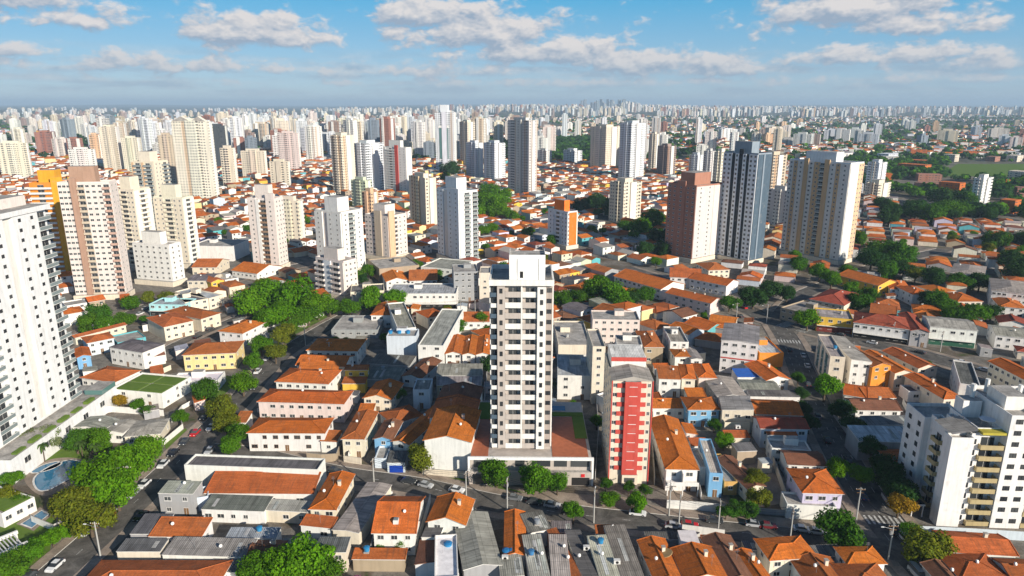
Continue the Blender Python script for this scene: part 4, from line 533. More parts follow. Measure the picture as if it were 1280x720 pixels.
# ------------------------------------------------------------------ mesh builder
class MB:
    def __init__(s): s.v = []; s.f = []; s.mi = []; s.mats = []; s.uv = []; s.col = []; s.cur = (1, 1, 1, 1)
    def mat(s, name):
        if name not in s.mats: s.mats.append(name)
        return s.mats.index(name)
    def face(s, pts, mat, uv=None):
        i = len(s.v); s.v.extend([tuple(p) for p in pts]); s.f.append(tuple(range(i, i + len(pts)))); s.mi.append(s.mat(mat)); s.col.append(s.cur)
        if uv is None:
            p0, p1, p2 = Vector(pts[0]), Vector(pts[1]), Vector(pts[2]); n = (p1 - p0).cross(p2 - p0)
            if n.length < 1e-9 and len(pts) > 3: n = (p2 - p0).cross(Vector(pts[3]) - p0)
            n = n.normalized() if n.length > 1e-12 else Vector((0, 0, 1))
            tv = Vector((0, 0, 1)).cross(n)
            tv = tv.normalized() if tv.length > 1e-3 else Vector((1, 0, 0))
            bv = n.cross(tv)
            uv = [(tv.dot(Vector(p)), bv.dot(Vector(p))) for p in pts]
        s.uv.append(uv)
    def box(s, x0, x1, y0, y1, z0, z1, mat, top=None, bottom=False, M=None):
        P = [(x0, y0, z0), (x1, y0, z0), (x1, y1, z0), (x0, y1, z0), (x0, y0, z1), (x1, y0, z1), (x1, y1, z1), (x0, y1, z1)]
        if M is not None: P = [tuple(M @ Vector(p)) for p in P]
        for q in ((0, 1, 5, 4), (1, 2, 6, 5), (2, 3, 7, 6), (3, 0, 4, 7)): s.face([P[i] for i in q], mat)
        s.face([P[i] for i in (4, 5, 6, 7)], top or mat)
        if bottom: s.face([P[i] for i in (3, 2, 1, 0)], mat)
    def cyl(s, x, y, z0, z1, r0, r1, mat, n=10, cap=True):
        a = [(x + r0 * math.cos(2 * PI * i / n), y + r0 * math.sin(2 * PI * i / n), z0) for i in range(n)]
        b = [(x + r1 * math.cos(2 * PI * i / n), y + r1 * math.sin(2 * PI * i / n), z1) for i in range(n)]
        for i in range(n):
            j = (i + 1) % n; s.face([a[i], a[j], b[j], b[i]], mat)
        if cap: s.face(b, mat)
    def tube(s, p, q, r0, r1, mat, n=6):
        p, q = Vector(p), Vector(q); ax = (q - p).normalized(); u = ax.orthogonal().normalized(); w = ax.cross(u)
        a = [p + (u * math.cos(2 * PI * i / n) + w * math.sin(2 * PI * i / n)) * r0 for i in range(n)]
        b = [q + (u * math.cos(2 * PI * i / n) + w * math.sin(2 * PI * i / n)) * r1 for i in range(n)]
        for i in range(n):
            j = (i + 1) % n; s.face([a[i], a[j], b[j], b[i]], mat)
        s.face(b, mat); s.face(a[::-1], mat)
    def mesh(s, name, attr=False):
        me = bpy.data.meshes.new(name); me.from_pydata(s.v, [], s.f)
        for mn in s.mats: me.materials.append(MATS[mn])
        me.polygons.foreach_set('material_index', s.mi)
        ul = me.uv_layers.new(name='UVMap'); ul.data.foreach_set('uv', [c for f in s.uv for p in f for c in p])
        if attr:
            ca = me.color_attributes.new('col', 'FLOAT_COLOR', 'CORNER')
            ca.data.foreach_set('color', [c for f, k in zip(s.f, s.col) for _ in f for c in k])
        me.update(); return me
    def build(s, name, parent=None, color=None, attr=False):
        return link(name, s.mesh(name, attr), parent, color)

def link(name, data, parent=None, color=None):
    o = bpy.data.objects.new(name, data); COL.objects.link(o)
    if parent is not None: o.parent = parent
    if color is not None: o.color = tuple(color)[:3] + (1.0,)
    return o
def tag(o, label, cat, group=None):
    o['label'] = label; o['category'] = cat
    if group: o['group'] = group
    return o
def root(name, x, y, z=0.0, rot=0.0):
    o = bpy.data.objects.new(name, None); COL.objects.link(o); o.location = (x, y, z); o.rotation_euler = (0, 0, R(rot)); o.empty_display_size = .5
    return o
def vary(c, a=.08):
    k = 1 + rnd.uniform(-a, a); return tuple(max(0, min(1, x * k * (1 + rnd.uniform(-a, a) * .4))) for x in c[:3])

# occupancy of the ground, 3 m cells
OCC = set()
def occ_rect(x, y, rot, w, d, pad=1.0):
    ca, sa = math.cos(R(rot)), math.sin(R(rot)); i = -w / 2 - pad
    while i <= w / 2 + pad:
        j = -pad
        while j <= d + pad:
            OCC.add((round((x + ca * i - sa * j) / 3), round((y + sa * i + ca * j) / 3))); j += 1.5
        i += 1.5
def free_rect(x, y, rot, w, d):
    ca, sa = math.cos(R(rot)), math.sin(R(rot))
    for i in (-w / 2, -w / 4, 0, w / 4, w / 2):
        for j in (0, d / 3, 2 * d / 3, d):
            if (round((x + ca * i - sa * j) / 3), round((y + sa * i + ca * j) / 3)) in OCC: return False
    return True

# ------------------------------------------------------------------ ground, hills, roads
def sstep(a, b, x):
    t_ = max(0, min(1, (x - a) / (b - a))); return t_ * t_ * (3 - 2 * t_)
def zg(x, y):
    dd = math.hypot(x, y); tt = x / max(y, 1)
    z = 34 * sstep(4500, 8500, dd) * (.6 + .4 * math.sin(tt * 7 + 1.3))
    z += 22 * sstep(11000, 17000, dd) * (.55 + .45 * math.sin(tt * 9 + .4) * math.sin(tt * 23 + 1))
    z += 34 * sstep(17000, 26000, dd) * (.5 + .5 * math.sin(tt * 13 + 2)) * (1.0 + .7 * sstep(.4, .7, abs(tt)))
    return z
ys = [-150, 0, 100, 200, 400, 700, 1100, 1700, 2500, 3500, 4500, 5200, 6000, 7000, 8000, 9000, 10500, 12000, 13500, 15000, 17000, 19000, 21000, 23500, 26000, 30000, 36000]
vs, fs = [], []
NC = 61
for y in ys:
    for i in range(NC):
        tx = (i / (NC - 1) * 2 - 1) * 1.25; x = tx * max(y, 0) + (i / (NC - 1) * 2 - 1) * 400; vs.append((x, y, zg(x, y) if y > 0 else 0))
for j in range(len(ys) - 1):
    for i in range(NC - 1): a = j * NC + i; fs.append((a, a + 1, a + 1 + NC, a + NC))
me = bpy.data.meshes.new('ground'); me.from_pydata(vs, [], fs); me.materials.append(MATS['ground']); me.update()
gr = link('ground', me); gr['kind'] = 'structure'

def smooth_poly(pts, step=3.0):
    out = []
    n = len(pts)
    for i in range(n - 1):
        p0 = Vector(pts[max(i - 1, 0)]); p1 = Vector(pts[i]); p2 = Vector(pts[i + 1]); p3 = Vector(pts[min(i + 2, n - 1)])
        k = max(2, int((p2 - p1).length / step))
        for s in range(k):
            u = s / k; out.append(.5 * ((2 * p1) + (p2 - p0) * u + (2 * p0 - 5 * p1 + 4 * p2 - p3) * u * u + (3 * p1 - p0 - 3 * p2 + p3) * u ** 3))
    out.append(Vector(pts[-1])); return out
def offs(pl, o):
    res = []
    for i, p in enumerate(pl):
        a = pl[max(i - 1, 0)]; b = pl[min(i + 1, len(pl) - 1)]; dv = (b - a).normalized(); res.append(p + Vector((-dv.y, dv.x)) * o)
    return res
LINES = {k: smooth_poly(p) for k, (p, w) in ROADS.items()}
HW = {k: w / 2 for k, (p, w) in ROADS.items()}
def in_road(p, but=None, pad=0.0):
    for k, pl in LINES.items():
        if k == but: continue
        for q in pl:
            if (q - p).length < HW[k] + pad: return True
    return False
ROADN = dict(a='cross_street', b='tree_street', c='sloping_street', d='avenue', d2='avenue_branch', e='side_street', f='lane')
for zi, (k, pl) in enumerate(LINES.items()):
    hw = HW[k]; b = MB(); L_, R_ = offs(pl, hw), offs(pl, -hw); z = .02 + zi * .006
    for i in range(len(pl) - 1): b.face([(R_[i].x, R_[i].y, z), (R_[i + 1].x, R_[i + 1].y, z), (L_[i + 1].x, L_[i + 1].y, z), (L_[i].x, L_[i].y, z)][::-1] if False else [(R_[i].x, R_[i].y, z), (R_[i + 1].x, R_[i + 1].y, z), (L_[i + 1].x, L_[i + 1].y, z), (L_[i].x, L_[i].y, z)], 'asphalt')
    o = b.build(ROADN[k] + '_road'); o['kind'] = 'structure'
    for p in pl: occ_rect(p.x, p.y - hw, 0, 2 * hw, 2 * hw, 1.5)
    b = MB()
    for sg in (1, -1):
        A, B = offs(pl, sg * (hw + .02)), offs(pl, sg * (hw + 2.6))
        for i in range(len(pl) - 1):
            if in_road(A[i], k, .3) or in_road(A[i + 1], k, .3) or in_road(B[i], k, .3) or in_road(B[i + 1], k, .3): continue
            q = [(A[i].x, A[i].y), (A[i + 1].x, A[i + 1].y), (B[i + 1].x, B[i + 1].y), (B[i].x, B[i].y)]
            if sg < 0: q = q[::-1]
            top = [(p[0], p[1], .14 + zi * .004) for p in q]; b.face(top, 'pavement')
            b.face([(A[i].x, A[i].y, 0), (A[i + 1].x, A[i + 1].y, 0), (A[i + 1].x, A[i + 1].y, .14), (A[i].x, A[i].y, .14)], 'white_trim')
    if b.f: o = b.build(ROADN[k] + '_pavement'); o['kind'] = 'structure'
# painted markings
b = MB()
def strip(px, py, ang, l, w, z=.075):
    ca, sa = math.cos(R(ang)), math.sin(R(ang))
    b.face([(px + ca * i - sa * j, py + sa * i + ca * j, z) for i, j in ((-l / 2, -w / 2), (l / 2, -w / 2), (l / 2, w / 2), (-l / 2, w / 2))], 'road_paint')
def zebra(cx, cy, ang, n, span, l, w=.55):
    ca, sa = math.cos(R(ang)), math.sin(R(ang))
    for i in range(n):
        s = (i / (n - 1) - .5) * span; strip(cx - sa * s, cy + ca * s, ang, l, w)
pl = LINES['b']
def at_line(k, x, y):
    p = min(LINES[k], key=lambda q: (q.x - x) ** 2 + (q.y - y) ** 2); i = LINES[k].index(p); a = LINES[k][max(i - 1, 0)]; c = LINES[k][min(i + 1, len(LINES[k]) - 1)]
    return p, math.degrees(math.atan2(c.y - a.y, c.x - a.x))
for (x, y, k, l) in ((88.5, 148.5, 'b', 3.8), (112, 293, 'd', 4.5), (127, 291, 'd', 4.5), (108, 283, 'b', 4)):
    p, a = at_line(k, x, y); zebra(p.x, p.y, a, 8, HW[k] * 1.7, l)
for k in ('a', 'b', 'c'):
    for i, p in enumerate(LINES[k]):
        if i % 3 == 0 and not in_road(p, k, 1):
            q = LINES[k][min(i + 1, len(LINES[k]) - 1)]
            if (q - p).length > .1: strip(p.x, p.y, math.degrees(math.atan2(q.y - p.y, q.x - p.x)), 2.0, .14)
for k in ('d', 'b'):
    for sg in (1, -1):
        o_ = offs(LINES[k], sg * (HW[k] - 2.3))
        for i in range(0, len(o_) - 1, 2):
            p, q = o_[i], o_[i + 1]
            if not in_road(p, k, 0): strip(p.x, p.y, math.degrees(math.atan2(q.y - p.y, q.x - p.x)), 2.4, .12)
o = b.build('road_markings'); o['kind'] = 'structure'

# ------------------------------------------------------------------ shared unit meshes
UNIT = {}
def window_mesh(w, h, frame='white_trim', glass='window_glass', sill=True):
    key = ('w', round(w, 1), round(h, 1), frame, glass)
    if key not in UNIT:
        b = MB(); t_ = .07; o = -.07
        b.box(-w / 2, -w / 2 + t_, o, 0, -h / 2, h / 2, frame); b.box(w / 2 - t_, w / 2, o, 0, -h / 2, h / 2, frame)
        b.box(-w / 2 + t_, w / 2 - t_, o, 0, h / 2 - t_, h / 2, frame, bottom=True); b.box(-w / 2 + t_, w / 2 - t_, o, 0, -h / 2, -h / 2 + t_, frame)
        b.box(-.03, .03, o + .01, 0, -h / 2 + t_, h / 2 - t_, frame)
        b.face([(-w / 2 + t_, -.02, -h / 2 + t_), (w / 2 - t_, -.02, -h / 2 + t_), (w / 2 - t_, -.02, h / 2 - t_), (-w / 2 + t_, -.02, h / 2 - t_)], glass)
        if sill: b.box(-w / 2 - .08, w / 2 + .08, -.18, 0, -h / 2 - .09, -h / 2 - .005, 'white_trim', bottom=True)
        UNIT[key] = b.mesh('window')
    return UNIT[key]
def balcony_mesh(w, dep, glazed=False, ph=1.0):
    key = ('b', round(w, 1), round(dep, 1), glazed, ph)
    if key not in UNIT:
        b = MB(); pm = 'pale_glass' if glazed else 'plaster'
        b.box(-w / 2, w / 2, -dep, 0, -.16, 0, 'plaster', bottom=True)
        b.box(-w / 2, w / 2, -dep, -dep + .12, .003, ph, pm); b.box(-w / 2, -w / 2 + .12, -dep + .123, 0, .003, ph, pm); b.box(w / 2 - .12, w / 2, -dep + .123, 0, .003, ph, pm)
        if glazed: b.box(-w / 2 - .02, w / 2 + .02, -dep - .03, -dep + .1, 1.003, 1.09, 'white_trim')
        UNIT[key] = b.mesh('balcony')
    return UNIT[key]
def door_mesh(w, h, mat='window_glass'):
    key = ('d', round(w, 1), round(h, 1), mat)
    if key not in UNIT:
        b = MB(); b.box(-w / 2, w / 2, -.06, 0, 0, h, mat); b.box(-w / 2 - .08, w / 2 + .08, -.04, 0, h + .003, h + .1, 'white_trim')
        b.box(-.03, .03, -.075, -.061, 0, h, 'white_trim'); UNIT[key] = b.mesh('door')
    return UNIT[key]
def garage_mesh(w, h):
    key = ('g', round(w, 1), round(h, 1))
    if key not in UNIT:
        b = MB(); n = 6
        for i in range(n): b.box(-w / 2, w / 2, -.07, -.01, i * h / n + .01, (i + 1) * h / n - .02, 'painted')
        b.box(-w / 2, w / 2, -.01, 0, 0, h, 'dark_opening'); UNIT[key] = b.mesh('garage_door')
    return UNIT[key]
def place(name, me, parent, x, y, z, rz=0.0, color=None):
    o = link(name, me, parent, color); o.location = (x, y, z)
    if rz: o.rotation_euler = (0, 0, R(rz))
    return o
def mergeinto(b, me, M):
    for p in me.polygons:
        b.face([tuple(M @ me.vertices[i].co) for i in p.vertices], me.materials[p.material_index].name)

# ------------------------------------------------------------------ houses
def roof_parts(w, d, h, kind, rise, oh, rm, wallm):
    """returns wall builder and roof builder in house coordinates: x across the front, y away from the front"""
    wb, rb = MB(), MB(); X = w / 2
    def walls(tops):   # tops = heights at the four corners FL FR BR BL
        P = [(-X, 0), (X, 0), (X, d), (-X, d)]
        for i in range(4):
            j = (i + 1) % 4; a, c = P[i], P[j]
            wb.face([(a[0], a[1], 0), (c[0], c[1], 0), (c[0], c[1], tops[j]), (a[0], a[1], tops[i])], wallm)
    th = .16; seen = set()
    def slope(pts):
        rb.face(pts, rm)
        if rm.startswith('roof_tile') and rm == 'roof_tile':
            for i in range(len(pts)):
                a, c = pts[i], pts[(i + 1) % len(pts)]; key = tuple(sorted((tuple(round(q_, 2) for q_ in a), tuple(round(q_, 2) for q_ in c))))
                if max(a[2], c[2]) < h + .6 or key in seen or abs(a[0] - c[0]) + abs(a[1] - c[1]) < .2: continue
                seen.add(key); rb.tube((a[0], a[1], a[2] + .02), (c[0], c[1], c[2] + .02), .13, .13, rm, 5)
    def fascia(loop):   # vertical edge boards round the eaves
        for i in range(len(loop)):
            a, c = loop[i], loop[(i + 1) % len(loop)]
            rb.face([(a[0], a[1], a[2] - th), (c[0], c[1], c[2] - th), c, a], 'white_trim')
        rb.face([(p[0], p[1], p[2] - th) for p in loop][::-1], 'white_trim')
    if kind == 'flat':
        walls([h] * 4); t_ = .22; z = h - .55
        for (x0, x1, y0, y1) in ((-X, X, 0, t_), (-X, X, d - t_, d), (-X, -X + t_, t_, d - t_), (X - t_, X, t_, d - t_)):
            wb.face([(x0, y0, h), (x1, y0, h), (x1, y1, h), (x0, y1, h)], wallm)
        for q in (((-X + t_, t_), (-X + t_, d - t_)), ((-X + t_, d - t_), (X - t_, d - t_)), ((X - t_, d - t_), (X - t_, t_)), ((X - t_, t_), (-X + t_, t_))):
            (ax, ay), (bx, by) = q; wb.face([(ax, ay, z), (bx, by, z), (bx, by, h), (ax, ay, h)], wallm)
        rb.face([(-X + t_, t_, z), (X - t_, t_, z), (X - t_, d - t_, z), (-X + t_, d - t_, z)], rm)
        return wb, rb
    E = X + oh; y0, y1 = -oh, d + oh
    if kind in ('shf', 'shb', 'shl', 'shr'):
        r_ = rise; hs = {'shf': (h, h, h + r_, h + r_), 'shb': (h + r_, h + r_, h, h), 'shl': (h, h + r_, h + r_, h), 'shr': (h + r_, h, h, h + r_)}[kind]
        walls(hs); o = oh * .4; E = X + o; y0, y1 = -o, d + o
        lp = [(-E, y0, hs[0] + .2), (E, y0, hs[1] + .2), (E, y1, hs[2] + .2), (-E, y1, hs[3] + .2)]; slope(lp); fascia(lp); return wb, rb
    walls([h] * 4); g = rise
    if kind == 'gy':
        k = g / X
        wb.face([(-X, 0, h), (X, 0, h), (0, 0, h + g)], wallm); wb.face([(X, d, h), (-X, d, h), (0, d, h + g)], wallm)
        ez = h + .12 - oh * k; top = h + g + .12
        slope([(-E, y1, ez), (-E, y0, ez), (0, y0, top), (0, y1, top)]); slope([(E, y0, ez), (E, y1, ez), (0, y1, top), (0, y0, top)])
        fascia([(-E, y1, ez), (-E, y0, ez), (0, y0, top), (0, y1, top)]); fascia([(E, y0, ez), (E, y1, ez), (0, y1, top), (0, y0, top)])
    elif kind == 'gx':
        k = g / (d / 2); m_ = d / 2
        wb.face([(X, 0, h), (X, d, h), (X, m_, h + g)], wallm); wb.face([(-X, d, h), (-X, 0, h), (-X, m_, h + g)], wallm)
        ez = h + .12 - oh * k; top = h + g + .12
        a = [(-E, y0, ez), (E, y0, ez), (E, m_, top), (-E, m_, top)]; c = [(E, y1, ez), (-E, y1, ez), (-E, m_, top), (E, m_, top)]
        slope(a); slope(c); fascia(a); fascia(c)
    else:   # hip, hf
        ez = h + .1; eaves = [(-E, y0, ez), (E, y0, ez), (E, y1, ez), (-E, y1, ez)]
        if kind == 'hf' or w <= d:
            ra = min(E, (y1 - y0) / 2 - .3); ya = y0 + ra; yb = y1 if kind == 'hf' else y1 - ra; top = h + g + .1
            if yb < ya: yb = ya
            A, B = (0, ya, top), (0, yb, top)
            slope([eaves[0], eaves[1], A]); slope([eaves[1], eaves[2], B, A]); slope([eaves[3], eaves[0], A, B])
            if kind == 'hf': wb.face([(X, d, h), (-X, d, h), (0, d, h + g)], wallm)
            else: slope([eaves[2], eaves[3], B])
        else:
            ra = (y1 - y0) / 2; ym = (y0 + y1) / 2; top = h + g + .1; A, B = (-E + ra, ym, top), (E - ra, ym, top)
            slope([eaves[0], eaves[1], B, A]); slope([eaves[1], eaves[2], B]); slope([eaves[2], eaves[3], A, B]); slope([eaves[3], eaves[0], A])
        fascia(eaves)
    return wb, rb

CAT = dict(warehouse='warehouse', workshop='workshop', annex='annex', shed='shed', carport='carport', hall='hall', canopy_shed='canopy', garage='garage', commercial_building='commercial building',
           shop_building='shop', apartment_block='apartment block', office_building='office building', clubhouse='clubhouse', pool_house='pool house', house='house')
HINFO = []
def make_house(name, label, x, y, rot, w, d, h, roof, wall, rc, o, detail=2, group=None, group_cat=None):
    e = root(name, x, y, 0, rot); tag(e, label, group_cat or CAT.get(name, 'house'), group)
    rm = 'roof_tile' if rc in TILE else 'corrugated' if rc in CORR else 'painted' if rc in ('white', 'bluetarp') else 'slab'
    span = w if roof in ('gy', 'hf') or (roof == 'hip' and w <= d) else d
    pitch = o.get('pitch', .30 if rc in TILE else .16)
    rise = span / 2 * pitch if roof in ('gy', 'gx', 'hip', 'hf') else o.get('rise', .1 if rm != 'roof_tile' else .18) * (d if roof in ('shf', 'shb') else w)
    rise = max(.25, min(rise, 3.2))
    oh = .45 if rm == 'roof_tile' else .25
    wb, rb = roof_parts(w, d, h, roof, rise, oh, rm, 'plaster')
    wc = vary(C[wall], .05); wl = wb.build('wall', e, wc)
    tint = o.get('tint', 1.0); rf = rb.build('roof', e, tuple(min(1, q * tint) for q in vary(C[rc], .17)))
    occ_rect(x, y, rot, w, d, .5)
    ca, sa = math.cos(R(rot)), math.sin(R(rot))
    HINFO.append((x - sa * d / 2, y + ca * d / 2))
    if detail <= 0: return e
    fl = 2 if h > 4.9 else 1
    if h > 8: fl = int(h / 2.9)
    fh = h / fl; nw = o.get('nw', max(1, int(w / 3.0)))
    lrnd = random.Random(int(x * 37 + y * 91)); front = o.get('win', None)
    fr = 'wood' if o.get('shut') else 'white_trim'
    if front != 0 and name not in ('carport', 'canopy_shed'):
        n = front if front else nw
        for f in range(fl):
            for i in range(n):
                u = -w / 2 + w * (i + .5) / n
                if f == 0 and i == n // 2 and fl > 1 and not o.get('nw'): place('door', door_mesh(1.1, 2.1, 'wood'), e, u, -.003, 0); continue
                if lrnd.random() < .1: continue
                ww = min(lrnd.choice((1.2, 1.5, 1.8)), w / n * .7); place('window', window_mesh(ww, 1.15, fr), e, u, -.003, f * fh + fh * .55)
    if detail > 1 and front != 0 and name not in ('carport', 'canopy_shed'):
        side = 1 if x < 0 else -1
        ns = max(1, int(d / 4.5)); ns = min(ns, 5)
        for f in range(fl):
            for i in range(ns):
                if lrnd.random() < .3: continue
                v = d * (i + .5) / ns; place('window', window_mesh(1.2, 1.1, fr), e, side * (w / 2 + .003), v, f * fh + fh * .55, 90 * side)
    if detail > 1 and rm == 'corrugated' and roof == 'shf' and w > 4:
        for k_ in range(lrnd.choice((0, 1, 1, 2, 3))):
            u = -w / 2 + w * lrnd.uniform(.12, .85); y0_, y1_ = d * lrnd.uniform(.05, .3), d * lrnd.uniform(.6, .95); zz = lambda v: h + .225 + rise * v / d
            b = MB(); b.face([(u, y0_, zz(y0_)), (u + .9, y0_, zz(y0_)), (u + .9, y1_, zz(y1_)), (u, y1_, zz(y1_))], 'corrugated'); b.build('light_sheet', rf, vary((.55, .56, .52), .1))
    if detail > 1 and name == 'house' and lrnd.random() < .55:
        b = MB(); b.tube((0, 0, 0), (0, 0, 1.0), .03, .03, 'steel', 5); b.tube((0, -.05, 1.0), (.12, -.25, 1.12), .42, .36, 'white_trim', 10)
        c_ = b.build('satellite_dish', rf); c_.location = (w * lrnd.uniform(-.3, .3), d * lrnd.uniform(.3, .7), h + (rise * .45 if roof != 'flat' else -.5))
    if detail > 1 and name == 'house' and lrnd.random() < .45:
        b = MB(); b.tube((0, 0, 0), (0, 0, 3.0), .035, .03, 'steel', 5)
        for k_ in range(4): b.tube((-.5 + k_ * .05, 0, 2.3 + k_ * .2), (.5 - k_ * .05, 0, 2.3 + k_ * .2), .02, .02, 'steel', 4)
        c_ = b.build('aerial', rf); c_.location = (w * lrnd.uniform(-.3, .3), d * lrnd.uniform(.3, .7), h + (rise * .4 if roof != 'flat' else -.5))
    if roof in ('gy', 'gx', 'hip', 'hf') and rc in TILE and detail > 1 and lrnd.random() < .35:
        b = MB(); b.box(-.35, .35, -.35, .35, 0, 1.5, 'plaster'); b.box(-.45, .45, -.45, .45, 1.503, 1.62, 'slab', bottom=True)
        c_ = b.build('chimney', rf, C['cream']); c_.location = (w * .2, d * .62, h + rise * .45)
    if roof == 'flat' and detail > 1 and w > 6 and d > 6 and not o.get('lawn') and lrnd.random() < .8:
        b = MB(); bw, bd = min(w * .35, 4), min(d * .35, 4); b.box(-bw / 2, bw / 2, 0, bd, 0, 2.1, 'plaster', 'slab')
        c_ = b.build('roof_house', e, wc); c_.location = (w * lrnd.uniform(-.2, .2), d * .55, h - .55)
    if o.get('garage'):
        place('garage_door', garage_mesh(min(w * .8, 3.8), 2.3), e, 0, -.003, 0, 0, (.01, .06, .42))
    if o.get('lawn'):
        for i in range(2 if o['lawn'] == 1 else 1):
            for j in range(2 if o['lawn'] == 1 else 1):
                b = MB(); X = w / 2 - 1.2; qx = (w - 2.4 - .8) / 2; qy = (d - 2.4 - .8) / 2
                if o['lawn'] == 1: b.box(-X + i * (qx + .8), -X + i * (qx + .8) + qx, 1.2 + j * (qy + .8), 1.2 + j * (qy + .8) + qy, h - .54, h - .2, 'lawn')
                else: b.box(-X, X, 1.0, d - 1.0, h - .54, h - .1, 'lawn')
                b.build('roof_lawn', e)
    if o.get('band'):
        b = MB()
        bc = {1: ('dark_opening', 0.1, 2.6), 2: ('painted', h * .45, h * .45 + .5), 3: ('painted', .1, 3.0), 4: ('painted', .1, 2.8)}[o['band']]
        b.box(-w / 2 + .2, w / 2 - .2, -.09, -.01, bc[1], bc[2], bc[0]); s_ = b.build('shopfront' if o['band'] != 2 else 'painted_band', e, {1: (.1, .1, .1), 2: C['redband'], 3: (.20, .04, .03), 4: (.03, .12, .07)}[o['band']])
        if o['band'] in (1, 3, 4):
            b = MB(); b.box(-w / 2 + .1, w / 2 - .1, -1.2, -.095, bc[2] + .02, bc[2] + .14, 'white_trim', bottom=True); b.build('awning', e)
    if o.get('porch'):
        b = MB(); b.box(-w / 2, w / 2, -2.6, -.01, 3.0, 3.2, 'plaster', bottom=True); b.box(-w / 2, w / 2, -2.6, -2.5, 3.203, 4.1, 'plaster'); b.box(-.12, .12, -2.49, -.01, 3.203, 6.2, 'plaster'); b.build('balcony', e, C['white'])
        for sx in (-w / 2 + .15, 0, w / 2 - .15):
            b = MB(); b.box(sx - .13, sx + .13, -2.55, -2.3, 0, 3.0, 'plaster'); b.build('porch_post', e, C['white'])
    if o.get('glass'):
        b = MB()
        for k_ in (1, 3, 5): b.box(-w / 2 - .07, -w / 2 - .01, d * k_ / 7, d * (k_ + 1) / 7, 1.5, h - 1.2, 'green_glass'); 
        b.build('curtain_glazing', e)
    return e
ROOFTOPS = []
for H_ in HOUSES:
    make_house(*H_)
    if H_[8] in ('flat', 'shf', 'shl', 'shr') and H_[5] > 4 and H_[0] not in ('carport', 'canopy_shed', 'clubhouse', 'pool_house'): ROOFTOPS.append(H_)

# ------------------------------------------------------------------ towers
LM = []           # landmarks for labels: phrase, x, y
FH = 2.9
def fpos(face, w, d, u, out, z):
    if face == 'front': return (-w / 2 + u, -out, z), 0
    if face == 'right': return (w / 2 + out, u, z), 90
    return (-w / 2 - out, d - u, z), -90
def add_strips(e, face, w, d, strips, z0, z1, cnt, core=1.0, fh=FH):
    """strips from left to right as seen from outside: (share, kind, colour, out, n, extra)"""
    L = w if face == 'front' else d; tot = sum(s[0] for s in strips); u = 0; nf = int((z1 - z0) / fh + .3)
    for s in strips:
        sh = s[0] / tot * L; kind, col = s[1], s[2]; out = s[3] if len(s) > 3 else .3; n = s[4] if len(s) > 4 else 1; ex = s[5] if len(s) > 5 else {}
        uc = u + sh / 2
        if kind in ('x', 'w', 'W'):
            b = MB(); c, rz = fpos(face, w, d, uc, 0, 0); M = Matrix.Translation(c) @ Matrix.Rotation(R(rz), 4, 'Z')
            b.box(-sh / 2 + .002, sh / 2 - .002, -out, -.003, z0, z1 + ex.get('up', 0), 'plaster', 'slab', True, M); b.build('wall_strip', e, C[col])
        for f in range(nf):
            zb = z0 + f * fh
            if kind in ('w', 'W'):
                for i in range(n):
                    ww = (1.1 if kind == 'w' else min(1.7, sh / n * .8)); ww = ex.get('ww', ww); hh = ex.get('wh', 1.15)
                    (px, py, pz), rz = fpos(face, w, d, u + sh * (i + .5) / n, out + .003, zb + 1.65)
                    cnt['win'].append((px, py, pz, rz, window_mesh(min(ww, sh / n * .85), hh, ex.get('frame', 'white_trim'), sill=False)))
            elif kind in ('b', 'g'):
                cc = col
                if 'alt' in ex: cc = ex['alt'][(f + ex.get('ph', 0)) % len(ex['alt'])]
                (px, py, pz), rz = fpos(face, w, d, uc, .003, zb + .1)
                cnt['balc'].append((px, py, pz, rz, balcony_mesh(sh - .06, out, kind == 'g', 1.35 if ex.get('tall') else 1.0), C[cc] if kind == 'b' else C['white']))
                (px, py, pz), rz = fpos(face, w, d, uc, .004, zb + .12)
                cnt['door'].append((px, py, pz, rz, door_mesh(min(sh * ex.get('dw', .55 if ex.get('tall') else .8), 3.4), 2.75 if 'dw' in ex else 2.2)))
        u += sh
def emit(e, cnt):
    M0 = Matrix.Translation(e.location) @ Matrix.Rotation(e.rotation_euler.z, 4, 'Z')
    for key, nm in (('win', 'window'), ('balc', 'balcony'), ('door', 'balcony_door')):
        L = sorted(cnt[key], key=lambda q: (M0 @ Vector(q[:3]) - Vector((0, 0, 100))).length)
        for q in L[:100]: place(nm, q[4], e, q[0], q[1], q[2], q[3], q[5] if key == 'balc' else None)
        if len(L) > 100:
            b = MB()
            for q in L[100:]: mergeinto(b, q[4], Matrix.Translation(q[:3]) @ Matrix.Rotation(R(q[3]), 4, 'Z'))
            o = b.build(nm, e, L[100][5] if key == 'balc' else None); o['kind'] = 'stuff'
def newcnt(): return dict(win=[], balc=[], door=[])
